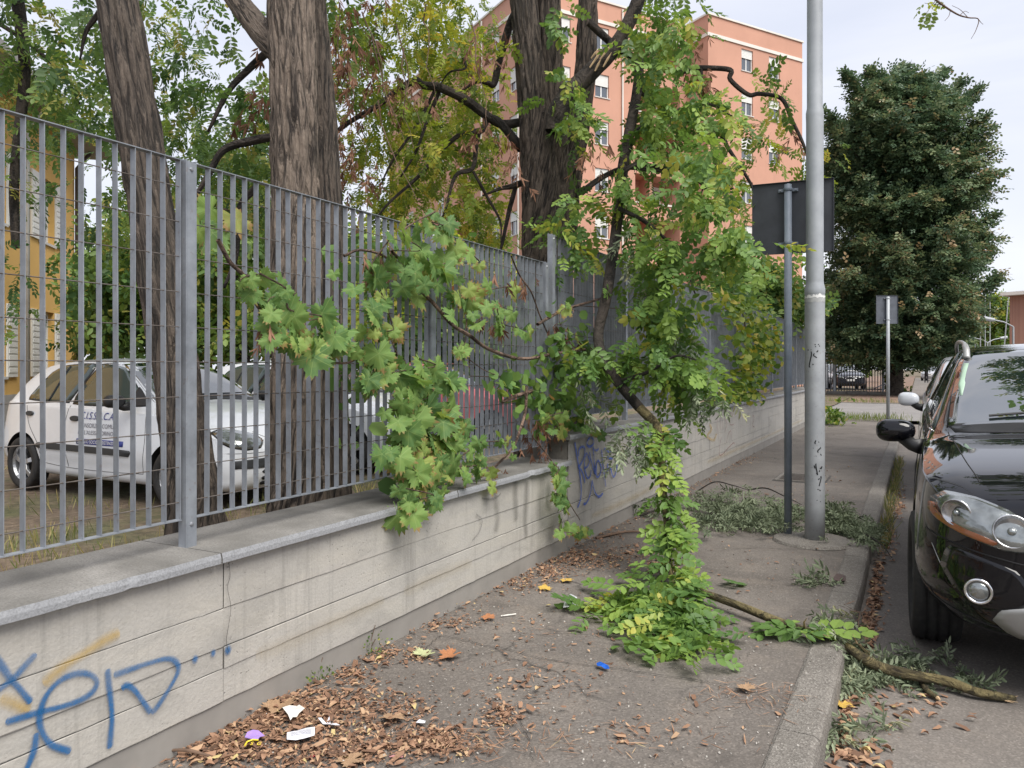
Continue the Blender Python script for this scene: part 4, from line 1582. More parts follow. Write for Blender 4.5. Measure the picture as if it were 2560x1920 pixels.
# ---------------------------------------------------------------- black off-roader parked at the kerb
AX_Y = 4.80
suv = Car('parked_car', 'glossy black off-roader with roof rails parked nose towards the viewer', 'car', (0.895, AX_Y, -0.12), R(-90), ST_SUV,
          [(0, -.80), (0, .80), (-2.69, -.80), (-2.69, .80)], 0.345, 0.235, M_PAINT_BLACK)
suv.wheel(0, -.815, .345, .235, R(3), rim_r=.63, tread=True)
suv.wheel(0, .80, .345, .235, R(3), rim_r=.63)
suv.wheel(-2.69, -.80, .345, .235, 0, rim_r=.63)
suv.wheel(-2.69, .80, .345, .235, 0, rim_r=.63)
ws_poly = [(-.73, 1.125), (-.40, 1.155), (0, 1.165), (.40, 1.155), (.73, 1.125), (.70, 1.30), (.655, 1.45), (.60, 1.565), (.3, 1.59), (0, 1.597), (-.3, 1.59), (-.60, 1.565), (-.655, 1.45), (-.70, 1.30)]
seal = suv.patch('windscreen_seal', M_BLACK, 'x', [(a * 1.015, b + (.006 if b > 1.4 else -.012)) for a, b in ws_poly], 1, .002, smooth_n=3, rings=(1, .93, .8, .6, .4, .2, 0))
suv.patch('windscreen', M_WINDSCREEN, 'x', ws_poly, 1, .005, smooth_n=3, rings=(1, .93, .8, .6, .4, .2, 0))
cowl = suv.patch('cowl_panel', M_BLACK, 'x', [(-.70, 1.095), (0, 1.125), (.70, 1.095), (.72, 1.145), (0, 1.182), (-.72, 1.145)], 1, .003, smooth_n=4)
for sg in (-1, 1):
    fw = [(-.62, 1.10), (-1.0, 1.34), (-1.35, 1.535), (-1.68, 1.575), (-1.72, 1.12)]
    rw = [(-1.80, 1.12), (-1.77, 1.575), (-2.35, 1.58), (-2.62, 1.52), (-2.66, 1.16)]
    qw = [(-2.75, 1.18), (-2.72, 1.51), (-3.0, 1.45), (-3.2, 1.32), (-3.15, 1.22)]
    for w in (fw, rw, qw):
        c = np.mean(w, 0)
        sl_ = suv.patch('window_seal', M_BLACK, 'y', [tuple(c + (np.array(p) - c) * 1.05) for p in w], sg, .002)
        suv.patch('side_window', M_SIDEGLASS, 'y', w, sg, .005)
    suv.line('belt_trim', M_CHROME, 'y', [(-.62, 1.085), (-1.7, 1.105), (-2.7, 1.145), (-3.2, 1.2)], sg, .006, .006)
    suv.line('door_seam', M_DARK, 'y', [(-.52, 1.06), (-.58, .8), (-.62, .5), (-.70, .36)], sg, .0035)
    suv.line('door_seam', M_DARK, 'y', [(-1.76, 1.12), (-1.76, .8), (-1.74, .36)], sg, .0035)
    suv.line('wing_seam', M_DARK, 'z', [(-.44, sg * .735), (-.1, sg * .715), (.35, sg * .68), (.62, sg * .64)], 1, .003)
    h = suv.patch('door_handle', M_PAINT_BLACK, 'y', pts_circle(-1.55, .93, .10, .022), sg, .02, smooth_n=1)
    suv.patch('sill_cladding', M_BLACK, 'y', [(-.45, .27), (-.45, .40), (-2.25, .40), (-2.25, .27)], sg, .008)
    # roof rail: flat satin bar, arched, with a broad front foot
    pts = [(-1.28, .60), (-1.36, .605), (-1.6, .61), (-2.2, .61), (-2.8, .60), (-3.02, .585)]
    hh = [.0, .065, .075, .075, .07, .0]
    P = []
    for (x_, y_), dz in zip(pts, hh):
        p, n_ = suv.cast('z', x_, sg * y_, 1)
        P.append((x_, sg * y_, p.z + dz))
    rail = MB().tube(spline(P, 6), .0145, 10)
    suv.put(rail, 'roof_rail', M_SATIN, None, True)
    suv.put(MB().tube(spline([(P[0][0] + .03, P[0][1], P[0][2] - .01), (P[0][0] - .03, P[0][1], P[0][2] + .05), P[1]], 6), [.021] * 13, 10), 'rail_foot', M_SATIN, None, True)
    suv.mirror(-.70, sg * 1.02, 1.075, .085, .115, .072, M_PAINT_BLACK, (-.62, sg * .875, .985))
    # headlamp: clear cover, amber strip, twin reflector bowls
    hl = [(sg * .835, .86), (sg * .78, .895), (sg * .66, .885), (sg * .54, .845), (sg * .43, .775), (sg * .37, .70), (sg * .44, .685), (sg * .56, .68), (sg * .70, .72), (sg * .80, .76), (sg * .84, .80)]
    lampo = suv.patch('headlamp', M_HEADLAMP, 'x', hl, 1, .006, smooth_n=3, bulge=.012)
    suv.patch('amber_indicator', M_AMBER, 'x', [(sg * .835, .835), (sg * .818, .835), (sg * .805, .795), (sg * .71, .757), (sg * .585, .718), (sg * .60, .698), (sg * .71, .728), (sg * .80, .765), (sg * .838, .80)], 1, .017, lampo, smooth_n=2, center=(sg * .775, .775))
    for cy_, cz_, rr in ((.735, .82, .062), (.535, .765, .070)):
        p, n_ = suv.cast('x', sg * cy_, cz_, 1)
        nn = (n_ * .6 + Vector((.8, 0, 0))).normalized()
        q = nn.to_track_quat('Z', 'Y').to_matrix()
        rgm = MB()
        prof = [(rr * 1.06, .014), (rr * 1.0, .021), (rr * .95, .018), (rr * .9, .012), (rr * .55, .004), (0.0, .003)]
        n2 = 24
        tmp = MB().lathe(prof, n2)
        rgm.add([p + q @ Vector(v) for v in tmp.v], tmp.f)
        bo = suv.put(rgm, 'reflector_bowl', M_BOWL, lampo, True)
        bulb = MB().lathe([(rr * .26, .0165), (rr * .22, .026), (rr * .1, .031), (0, .032)], 16)
        bulb.v = [p + q @ Vector(v) for v in bulb.v]
        suv.put(bulb, 'bulb_shield', M_HEADLAMP, lampo, True)
    # fog lamp with chrome ring in a dark recess panel
    suv.patch('fog_recess', M_PAINT_BLACK, 'x', [(sg * .80, .56), (sg * .76, .66), (sg * .52, .60), (sg * .46, .50), (sg * .52, .42), (sg * .70, .41)], 1, .004)
    p, n_ = suv.cast('x', sg * .655, .488, 1)
    q = (n_ * .5 + Vector((.9, 0, 0))).normalized().to_track_quat('Z', 'Y').to_matrix()
    tmp = MB().lathe([(.052, -.01), (.058, .012), (.054, .022), (.045, .018), (.043, .006)], 28)
    tmp.v = [p + q @ Vector(v) for v in tmp.v]
    fo = suv.put(tmp, 'fog_lamp', M_CHROME, None, True)
    tmp = MB().lathe([(.044, .006), (.036, .017), (.02, .022), (0, .023)], 24)
    tmp.v = [p + q @ Vector(v) for v in tmp.v]
    suv.put(tmp, 'lens', M_HEADLAMP, fo, True)
    suv.line('bumper_crease', M_DARK, 'x', [(sg * .845, .42), (sg * .80, .375), (sg * .6, .33), (sg * .4, .32)], 1, .004)
    suv.line('bumper_crease', M_SATIN, 'x', [(sg * .835, .64), (sg * .80, .56), (sg * .765, .50)], 1, .0025)
    suv.line('bumper_crease', M_DARK, 'x', [(sg * .86, .70), (sg * .7, .665), (sg * .5, .63), (sg * .4, .62)], 1, .004)
suv.patch('lower_grille', M_BLACK, 'x', [(-.46, .44), (-.40, .56), (.40, .56), (.46, .44), (.40, .36), (-.40, .36)], 1, .006)
suv.patch('skid_plate', M_SATIN, 'x', [(-.60, .37), (-.57, .42), (-.46, .45), (-.40, .385), (0, .375), (.40, .385), (.46, .45), (.57, .42), (.60, .37), (.50, .30), (0, .285), (-.50, .30)], 1, .012, smooth_n=3, rings=(1, .9, .75, .5, .25, 0))
suv.patch('upper_grille', M_BLACK, 'x', [(-.34, .71), (-.30, .76), (.30, .76), (.34, .71), (.26, .64), (-.26, .64)], 1, .004)
suv.line('grille_bar', M_CHROME, 'x', [(-.31, .715), (0, .722), (.31, .715)], 1, .012, .006)
suv.patch('number_plate', M_PLATE, 'x', [(-.26, .58), (.26, .58), (.26, .635), (-.26, .635)], 1, .02, smooth_n=1)
for y0_, y1_, nm in ((-.52, .08, 'wiper'), (.05, .66, 'wiper')):
    P = []
    for q in np.linspace(0, 1, 8):
        p, n_ = suv.cast('x', y0_ + (y1_ - y0_) * q, 1.175 + .03 * math.sin(q * 2.6) , 1)
        P.append(p + n_ * .02)
    wpr = suv.put(MB().tube(P, .008, 6), nm, M_BLACK)
    p2, n2 = suv.cast('x', y1_ + .02, 1.135, 1)
    suv.put(MB().tube([P[4] + Vector((0.01, 0, .012)), P[6] + Vector((.01, 0, .01)), p2 + n2 * .025], [.011, .011, .016], 8), 'wiper_arm', M_BLACK, wpr)
# rear-view mirror and the sun visor/pass holder strip behind the glass edge
suv.patch('inspection_sticker', flat('pale_green_sticker', (0.32, 0.45, 0.34), 0.5), 'x', [(-.66, 1.30), (-.665, 1.36), (-.622, 1.50), (-.595, 1.50), (-.63, 1.36), (-.648, 1.30)], 1, .0065, smooth_n=1, rings=(1, .5, 0))

# white car behind it: only its mirror and flank show past the black one
car_b = Car('parked_car', 'white car parked directly behind the black off-roader', 'car', (0.93, 10.15, -0.12), R(-90), ST_SUV,
            [(0, -.80), (0, .80), (-2.69, -.80), (-2.69, .80)], 0.345, 0.235, M_PAINT_WHITE)
for wx in (0, -2.69):
    for wy in (-.8, .8):
        car_b.wheel(wx, wy, .345, .235, 0, rim_r=.63)
car_b.patch('windscreen', M_CARGLASS, 'x', ws_poly, 1, .005, smooth_n=3)
for sg in (-1, 1):
    for w in (fw, rw):
        car_b.patch('side_window', M_SIDEGLASS, 'y', w, sg, .005)
    car_b.patch('headlamp', M_HEADLAMP, 'x', [(sg * .865, .865), (sg * .80, .905), (sg * .66, .895), (sg * .41, .775), (sg * .36, .70), (sg * .56, .685), (sg * .82, .765)], 1, .006, smooth_n=3)
    car_b.mirror(-.70, sg * 1.03, 1.085, .085, .12, .085, M_PAINT_WHITE, (-.62, sg * .875, .985))


# ---------------------------------------------------------------- white hatchback behind the fence
def hatchback(name, label, loc, rot, paint, full=True, wheels_y=.74, group=None):
    c = Car(name, label, 'car', loc, rot, ST_HATCH, [(0, -wheels_y), (0, wheels_y), (-2.47, -wheels_y), (-2.47, wheels_y)], .287, .17, paint, group)
    for wx in (0, -2.47):
        for wy in (-.735, .735):
            c.wheel(wx, wy, .287, .17, 0, rim_r=.66)
    ws = [(-.64, .985), (-.3, 1.03), (0, 1.035), (.3, 1.03), (.64, .985), (.60, 1.13), (.55, 1.26), (.49, 1.36), (0, 1.385), (-.49, 1.36), (-.55, 1.26), (-.60, 1.13)]
    c.patch('windscreen_seal', M_BLACK, 'x', [(a * 1.02, b) for a, b in ws], 1, .002, smooth_n=3)
    c.patch('windscreen', M_CARGLASS, 'x', ws, 1, .005, smooth_n=3)
    c.patch('cowl_panel', M_BLACK, 'x', [(-.62, .965), (0, .995), (.62, .965), (.63, .995), (0, 1.045), (-.63, .995)], 1, .004, smooth_n=3)
    for sg in (-1, 1):
        fwn = [(-.50, .955), (-.72, 1.10), (-1.08, 1.325), (-1.46, 1.35), (-1.62, .955)]
        rwn = [(-1.74, .965), (-1.56, 1.35), (-2.1, 1.345), (-2.30, 1.27), (-2.42, 1.12), (-2.46, .985)]
        for w in (fwn, rwn):
            cc = np.mean(w, 0)
            c.patch('window_seal', M_BLACK, 'y', [tuple(cc + (np.array(p) - cc) * 1.06) for p in w], sg, .002)
            c.patch('side_window', M_SIDEGLASS, 'y', w, sg, .005)
        c.line('quarter_bar', M_BLACK, 'y', [(-2.08, .97), (-2.0, 1.34)], sg, .012, .006)
        c.patch('mirror_corner', M_BLACK, 'y', [(-.47, .945), (-.73, 1.13), (-.74, .945)], sg, .007)
        c.mirror(-.68, sg * .93, 1.0, .075, .10, .062, M_BLACK, (-.62, sg * .80, .955))
        c.line('door_seam', M_DARK, 'y', [(-.44, .90), (-.40, .6), (-.42, .30)], sg, .003)
        c.line('door_seam', M_DARK, 'y', [(-1.67, .93), (-1.70, .7), (-1.62, .30)], sg, .003)
        c.line('door_seam', M_DARK, 'y', [(-2.46, .95), (-2.36, .72), (-2.15, .50), (-2.09, .32)], sg, .003)
        c.line('door_seam', M_DARK, 'y', [(-.42, .30), (-1.0, .285), (-1.62, .29), (-2.09, .32)], sg, .003)
        c.patch('rubbing_strip', M_RUBBER, 'y', [(-.62, .455), (-.62, .515), (-1.5, .53), (-2.12, .53), (-2.18, .50), (-2.12, .47), (-1.5, .465)], sg, .014)
        c.patch('door_handle', M_RUBBER, 'y', pts_circle(-1.54, .80, .075, .028), sg, .016, smooth_n=1)
        c.patch('door_handle', M_RUBBER, 'y', pts_circle(-2.36, .83, .07, .026), sg, .016, smooth_n=1)
        hl = [(sg * .735, .72), (sg * .66, .745), (sg * .52, .735), (sg * .42, .70), (sg * .38, .64), (sg * .44, .585), (sg * .58, .575), (sg * .70, .60), (sg * .745, .65)]
        c.patch('headlamp_seal', M_BLACK, 'x', [(a * 1.012, .66 + (b - .66) * 1.1) for a, b in hl], 1, .003, smooth_n=3)
        lo = c.patch('headlamp', M_HEADLAMP, 'x', hl, 1, .010, smooth_n=3, bulge=.02)
        c.line('bumper_seam', M_DARK, 'x', [(sg * .76, .545), (sg * .5, .54), (0, .545)], 1, .003)
        c.patch('bumper_strip', M_RUBBER, 'x', [(sg * .70, .405), (sg * .70, .475), (sg * .5, .485), (sg * .06, .49), (sg * .06, .40), (sg * .5, .40)], 1, .010, smooth_n=2)
    for z0_ in (.36, .30, .25):
        c.patch('grille_slot', M_DARK, 'x', [(-.42, z0_ - .018), (-.42, z0_ + .018), (.42, z0_ + .018), (.42, z0_ - .018)], 1, .004, smooth_n=2)
    c.patch('grille', M_DARK, 'x', [(-.34, .575), (-.32, .63), (.32, .63), (.34, .575)], 1, .004, smooth_n=2)
    c.line('bonnet_seam', M_DARK, 'x', [(-.40, .72), (-.3, .665), (0, .655), (.3, .665), (.40, .72)], 1, .003)
    for y0_, y1_ in ((-.50, .02), (.0, .52)):
        P = []
        for q in np.linspace(0, 1, 7):
            p, n_ = c.cast('x', y0_ + (y1_ - y0_) * q, 1.035, 1)
            P.append(p + n_ * .02)
        c.put(MB().tube(P, .007, 6), 'wiper', M_BLACK)
    return c


clio = hatchback('parked_car', 'white hatchback with blue lettering on its door behind the left bars', (-6.17, 5.70, 0.03), R(-1.0), M_PAINT_WHITE)
M_INK_BLUE = flat('blue_door_lettering', (0.025, 0.04, 0.22), 0.5, var=0.05)
M_INK_GREY = flat('grey_door_lettering', (0.12, 0.12, 0.16), 0.5, var=0.05)
clio.text('C.I.S.S.A.C.A.', -1.46, .80, .105, M_INK_BLUE, 'door_lettering', shear=.28)
clio.text('CONSORZIO COMUNI', -1.46, .715, .062, M_INK_GREY, 'door_lettering')
clio.text("DELL'ALESSANDRINO", -1.46, .645, .060, M_INK_GREY, 'door_lettering')
clio.patch('lettering_band', M_INK_BLUE, 'y', [(-1.47, .545), (-1.47, .60), (-.72, .60), (-.72, .545)], -1, .006, smooth_n=1, rings=(1, .7, .4, 0))
clio.text('SERVIZIO SOCIO ASSISTENZIALE', -1.45, .557, .046, M_PLATE, 'door_lettering', off=.009)
hatchback('parked_car', 'second white car parked beyond the lettered hatchback', (-6.3, 8.35, 0.03), R(1.5), M_PAINT_WHITE)
hatchback('parked_car', 'faded red car half hidden behind the grapevine', (-6.35, 12.0, 0.03), R(2), M_PAINT_RED)
hatchback('parked_car', 'white car behind the faded red one beyond the vine', (-6.9, 14.6, 0.03), R(0), M_PAINT_WHITE)


# ---------------------------------------------------------------- far parked vehicles (small in the picture)
def far_car(label, loc, rot, paint, st=ST_SUV):
    c = Car('parked_car', label, 'car', loc, rot, st, [(0, -.8), (0, .8), (-2.69, -.8), (-2.69, .8)], .34, .22, paint, arch=False)
    for wx in (0, -2.69):
        for wy in (-.84, .84):
            c.wheel(wx, wy, .34, .2, 0)
    c.patch('windscreen', M_CARGLASS, 'x', ws_poly, 1, .006, smooth_n=2)
    for sg in (-1, 1):
        for w in (fw, rw):
            c.patch('side_window', M_SIDEGLASS, 'y', w, sg, .006)
        c.patch('headlamp', M_HEADLAMP, 'x', [(sg * .86, .865), (sg * .80, .905), (sg * .41, .775), (sg * .36, .70), (sg * .82, .765)], 1, .006, smooth_n=2)
    c.patch('number_plate', M_PLATE, 'x', [(-.26, .55), (.26, .55), (.26, .66), (-.26, .66)], 1, .02, smooth_n=1)
    c.patch('grille', M_CHROME, 'x', [(-.34, .71), (-.30, .76), (.30, .76), (.34, .71), (.26, .66), (-.26, .66)], 1, .006, smooth_n=1)
    return c


fc = at(2122, 940, 47.5)
far_car('dark off-roader parked behind the gate across the side street', (fc.x, fc.y, 0), R(-78), M_PAINT_NAVY)
fc = at(2066, 940, 51)
far_car('white car behind the pale gate posts across the street', (fc.x, fc.y, 0), R(-75), M_PAINT_WHITE)
fc = at(2326, 930, 88)
far_car('pale car parked far down the street beside the walking person', (fc.x, fc.y, -.1), R(-100), M_PAINT_SILVER)

# ================================================================== vegetation
def m_leaf(name, stops, trans=0.4, rough=0.5, per_object=False, gain=1.5, grape=False):
    """Leaf: per-leaf tint, diffuse plus light coming through the blade."""
    t = NT(name)
    if per_object:
        oi = t.n.new('ShaderNodeObjectInfo')
        f = oi.outputs['Random']
        v = t.coord('Object')
        f = t.math('ADD', t.math('MULTIPLY', f, 0.86), t.math('MULTIPLY', t.noise(v, 30, 3), 0.14))
    else:
        a = t.n.new('ShaderNodeAttribute')
        a.attribute_name = 'tint'
        f = a.outputs['Fac']
    c = t.ramp(f, stops)
    if grape:
        xyz = t.sep(v)
        dx = t.math('SUBTRACT', xyz[0], 0.22)
        rr = t.math('SQRT', t.math('ADD', t.math('MULTIPLY', dx, dx), t.math('MULTIPLY', xyz[1], xyz[1])))
        an = t.math('ARCTAN2', xyz[1], dx)
        vn = t.math('MULTIPLY', t.math('ABSOLUTE', t.math('SINE', t.math('MULTIPLY', an, 2.732))), rr)
        c = t.mix(t.ramp(vn, [(0.006, 0.55), (0.03, 0.0)]), c, (0.30, 0.40, 0.15))
        oi2 = t.n.new('ShaderNodeObjectInfo')
        age = t.ramp(oi2.outputs['Random'], [(0.45, 0.0), (0.98, 0.20)])
        rim = t.math('ADD', t.math('ADD', rr, t.math('MULTIPLY', t.noise(v, 7, 4), 0.30)), age)
        c = t.mix(t.ramp(rim, [(0.74, 0.0), (0.86, 0.9)]), c, (0.30, 0.17, 0.075))
        c = t.mix(t.ramp(t.noise(v, 3.5, 4), [(0.45, 0.0), (0.75, 0.4)]), c, (0.24, 0.31, 0.07))
    t.color(c).rough(rough).set(**{'Specular_IOR_Level': 0.35})
    tr = t.n.new('ShaderNodeBsdfTranslucent')
    hs = t.n.new('ShaderNodeHueSaturation')
    hs.inputs['Hue'].default_value = 0.485
    hs.inputs['Saturation'].default_value = 1.1
    hs.inputs['Value'].default_value = gain
    t.l.new(c, hs.inputs['Color'])
    t.l.new(hs.outputs[0], tr.inputs['Color'])
    mx = t.n.new('ShaderNodeMixShader')
    mx.inputs[0].default_value = trans
    t.l.new(t.p.outputs[0], mx.inputs[1])
    t.l.new(tr.outputs[0], mx.inputs[2])
    t.l.new(mx.outputs[0], t.out.inputs['Surface'])
    return t.m


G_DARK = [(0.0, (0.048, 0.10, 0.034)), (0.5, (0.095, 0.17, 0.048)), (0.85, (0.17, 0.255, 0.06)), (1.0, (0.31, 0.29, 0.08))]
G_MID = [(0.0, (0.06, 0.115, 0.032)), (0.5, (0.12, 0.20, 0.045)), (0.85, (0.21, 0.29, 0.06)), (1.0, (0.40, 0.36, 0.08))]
G_YELL = [(0.0, (0.10, 0.155, 0.035)), (0.4, (0.19, 0.265, 0.048)), (0.8, (0.34, 0.40, 0.07)), (1.0, (0.52, 0.44, 0.09))]
G_FRESH = [(0.0, (0.075, 0.15, 0.04)), (0.5, (0.14, 0.24, 0.055)), (0.88, (0.24, 0.35, 0.075)), (1.0, (0.44, 0.42, 0.09))]
G_GREY = [(0.0, (0.10, 0.13, 0.075)), (0.5, (0.18, 0.215, 0.13)), (0.9, (0.28, 0.32, 0.21)), (1.0, (0.3, 0.29, 0.16))]
G_LINDEN = [(0.0, (0.040, 0.078, 0.044)), (0.5, (0.082, 0.135, 0.070)), (0.8, (0.155, 0.19, 0.088)), (1.0, (0.34, 0.24, 0.13))]
BROWN = [(0.0, (0.115, 0.0575, 0.0368)), (0.5, (0.2185, 0.115, 0.0713)), (1.0, (0.345, 0.1955, 0.1265))]
LITTER = [(0.0, (0.10, 0.058, 0.038)), (0.35, (0.20, 0.112, 0.07)), (0.7, (0.34, 0.20, 0.125)), (0.92, (0.46, 0.31, 0.19)), (1.0, (0.5, 0.40, 0.18))]
VINE = [(0.0, (0.07, 0.145, 0.045)), (0.35, (0.115, 0.215, 0.06)), (0.72, (0.18, 0.29, 0.075)), (0.9, (0.27, 0.34, 0.085)), (0.97, (0.40, 0.33, 0.11)), (1.0, (0.34, 0.17, 0.08))]
M_L_DARK = m_leaf('dark_locust_leaves', G_DARK, 0.42)
M_L_MID = m_leaf('green_locust_leaves', G_MID, 0.42)
M_L_YELL = m_leaf('yellow_green_locust_leaves', G_YELL, 0.45)
M_L_FRESH = m_leaf('fresh_locust_leaves', G_FRESH, 0.35)
M_L_FRESH_O = m_leaf('fresh_locust_leaf', G_FRESH, 0.35, per_object=True)
M_L_GREY = m_leaf('wilted_leaves', G_GREY, 0.15, 0.7)
M_L_LINDEN = m_leaf('linden_leaves', G_LINDEN, 0.25)
M_L_BROWN = m_leaf('dry_seed_pods', BROWN, 0.3, 0.8)
M_L_LITTER = m_leaf('dead_leaf_litter', LITTER, 0.08, 0.8)
M_L_VINE = m_leaf('grape_leaf', VINE, 0.35, 0.65, per_object=True, grape=True)
M_L_VINE_T = m_leaf('grape_leaves', VINE, 0.35, 0.5)
M_L_HEDGE = m_leaf('shrub_leaves', G_MID, 0.35)
M_GRASS = m_leaf('grass_blades', [(0.0, (0.07, 0.10, 0.03)), (0.5, (0.17, 0.19, 0.06)), (1.0, (0.40, 0.33, 0.15))], 0.3)


def m_bark(name, c0, c1, c2, ridge=30.0, length=3.2):
    t = NT(name)
    n1 = t.noise(t.coord('UV', (ridge, length, 1)), 1.0, 7, 0.68, 1.4)
    n2 = t.noise(t.coord('UV', (ridge * 2.4, length * 5, 1)), 1.3, 6, 0.7, 0.5)
    crev = t.ramp(n1, [(0.38, 0.0), (0.50, 1.0)])
    plate = t.ramp(n2, [(0.3, c1), (0.68, c2)])
    c = t.mix(crev, c0, plate)
    g = t.noise(t.coord('Object'), 2.6, 5)
    c = t.mix(t.ramp(g, [(0.52, 0.0), (0.72, 0.4)]), c, [0.5 * x + 0.03 for x in (c1[0], c1[1] * 1.15, c1[2] * 0.9)])
    t.color(c).rough(0.92)
    t.bump(t.math('ADD', t.math('MULTIPLY', n1, 1.4), t.math('ADD', t.math('MULTIPLY', crev, 0.6), t.math('MULTIPLY', n2, 0.5))), 1.0, 0.035)
    return t.m


M_BARK_DARK = m_bark('dark_furrowed_bark', (0.015, 0.011, 0.009), (0.072, 0.054, 0.042), (0.155, 0.122, 0.096))
M_BARK_PALE = m_bark('pale_furrowed_bark', (0.026, 0.018, 0.014), (0.135, 0.10, 0.076), (0.28, 0.225, 0.178))
M_BARK_LIMB = m_bark('dark_limb_bark', (0.010, 0.008, 0.007), (0.032, 0.025, 0.02), (0.075, 0.06, 0.048), 5, 3)
M_BARK_MOSSY = m_bark('mossy_branch_bark', (0.035, 0.026, 0.014), (0.13, 0.10, 0.045), (0.23, 0.19, 0.085), 5, 4)
M_STEM = m_bark('vine_stem_bark', (0.06, 0.035, 0.025), (0.17, 0.105, 0.075), (0.28, 0.19, 0.14), 4, 8)
M_RAWWOOD = flat('splintered_raw_wood', (0.40, 0.28, 0.16), 0.8, var=0.25, scale=20)
M_TWIG = flat('brown_twig', (0.12, 0.075, 0.05), 0.85, var=0.3, scale=20)


def limb(name, mat, pts, radii, parent=None, n=12, per=8, ridge=0.0, seed=0, flare=0.0):
    """Tapering limb with UVs; ridge > 0 carves bark furrows into the mesh itself."""
    P = spline([tuple(p) + (r,) for p, r in zip(pts, radii)], per)
    rows = len(P)
    ref = Vector((1, 0, 0))
    vv, uvs = [], []
    L = 0.0
    for i in range(rows):
        p = Vector(P[i][:3])
        a, b = Vector(P[max(0, i - 1)][:3]), Vector(P[min(rows - 1, i + 1)][:3])
        t = (b - a).normalized()
        if i:
            L += (p - Vector(P[i - 1][:3])).length
        ref = (ref - t * ref.dot(t))
        ref = ref.normalized() if ref.length > 1e-5 else t.orthogonal().normalized()
        bn = t.cross(ref)
        r0 = max(P[i][3], 0.001)
        for k in range(n + 1):
            an = 2 * math.pi * (k % n) / n
            r = r0
            if ridge:
                cx, cy = math.cos(an), math.sin(an)
                q = Vector((cx * 2.2, cy * 2.2, L * 0.9 + seed))
                lump = noise.noise(q) * 0.09
                wob = noise.noise(Vector((cx * 1.5, cy * 1.5, L * 1.6 + seed))) * 0.8 + noise.noise(Vector((cx, cy, L * 4.5 + seed))) * 0.22
                nr = max(9, int(r0 * 125))
                fur = abs(math.sin((an + wob * 0.5) * nr * 0.5))
                brk = noise.noise(Vector((cx * r0 * 40, cy * r0 * 40, L * 7 + seed)))
                r = r0 * (1 + lump) + ridge * ((fur ** 0.6) - 0.6 + 0.8 * brk)
                if flare and i < rows * 0.2:
                    r += flare * (1 - i / (rows * 0.2)) ** 2 * (0.6 + 0.6 * abs(math.sin(an * 2.5 + seed)))
            vv.append(p + (ref * math.cos(an) + bn * math.sin(an)) * r)
            uvs.append((k / n * max(0.25, r0 * 6.28), L))
    ff = []
    for i in range(rows - 1):
        for k in range(n):
            ff.append((i * (n + 1) + k, i * (n + 1) + k + 1, (i + 1) * (n + 1) + k + 1, (i + 1) * (n + 1) + k))
    ff.append(tuple((rows - 1) * (n + 1) + k for k in range(n)))
    me = bpy.data.meshes.new(name)
    me.from_pydata(vv, [], ff)
    uvl = me.uv_layers.new(name='UVMap')
    li = np.empty(len(me.loops), int)
    me.loops.foreach_get('vertex_index', li)
    uvl.data.foreach_set('uv', np.array(uvs)[li].ravel())
    return link(name, me, mat, parent, True)


# ---------------------------------------------------------------- leaf templates (quads only)
def oval(x0, y0, dx, dy, L, W, fold=0.25, z=0.0, dz=0.0):
    """Leaflet from (x0,y0) along (dx,dy); 6 verts, 2 quads folded along the midrib."""
    d = np.array([dx, dy]) / math.hypot(dx, dy)
    n = np.array([-d[1], d[0]])
    out = []
    for s, w, zz in ((0.0, 0, 0), (0.3, 0.5, fold), (0.72, 0.46, fold), (1.0, 0, 0), (0.72, -0.46, fold), (0.3, -0.5, fold)):
        p = np.array([x0, y0]) + d * L * s + n * W * w
        out.append((p[0], p[1], z + dz * s + zz * W * abs(w)))
    return out, [(0, 1, 2, 3), (0, 3, 4, 5)]


def pinnate(pairs=6, lw=0.46, llen=0.26, droop=0.25, ang=62, fold=0.25, hang=0.08):
    V, F = [], []

    def add(v, f):
        o = len(V)
        V.extend(v)
        F.extend([tuple(i + o for i in q) for q in f])
    for k in range(pairs):
        s = 0.2 + 0.72 * k / (pairs - 1)
        z = -droop * s * s
        for sg in (-1, 1):
            a = R(ang - 14 * k / pairs + random.uniform(-13, 13))
            l_ = llen * (0.8 + 0.35 * math.sin(math.pi * (k + .7) / pairs)) * random.uniform(.9, 1.1)
            add(*oval(s, 0.006 * sg, math.cos(a), sg * math.sin(a), l_, l_ * lw * random.uniform(.9, 1.1), fold, z, -hang * random.uniform(-.6, 2.2)))
    add(*oval(0.95, 0, 1, 0, llen, llen * lw, fold, -droop * .95, -hang))
    # rachis: thin folded strip
    o = len(V)
    for s in (0.0, 0.5, 1.0):
        V.extend([(s, -0.006, -droop * s * s), (s, 0.006, -droop * s * s)])
    F.extend([(o, o + 1, o + 3, o + 2), (o + 2, o + 3, o + 5, o + 4)])
    return np.array(V, float), np.array(F, int)


def single_leaf(w=0.55):
    v, f = oval(0, 0, 1, 0, 1.0, w, 0.2, 0, -0.1)
    return np.array(v, float), np.array(f, int)


def spray_leaf(n=5, w=0.5):
    """A short spray of alternate simple leaves."""
    V, F = [], []
    for k in range(n):
        s = k / n
        sg = 1 if k % 2 else -1
        a = R(48)
        v, f = oval(s, 0, math.cos(a), sg * math.sin(a), 0.42, 0.42 * w, 0.2, -0.15 * s * s, -0.08)
        o = len(V)
        V.extend(v)
        F.extend([tuple(i + o for i in q) for q in f])
    return np.array(V, float), np.array(F, int)


def pods(n=7):
    V, F = [], []
    for k in range(n):
        s = random.random()
        a = random.uniform(0, 6.28)
        v, f = oval(s * .5, 0, math.cos(a) * .4 + .8, math.sin(a) * .4, random.uniform(.35, .6), .09, .3, 0, random.uniform(-.25, .25))
        o = len(V)
        V.extend(v)
        F.extend([tuple(i + o for i in q) for q in f])
    return np.array(V, float), np.array(F, int)


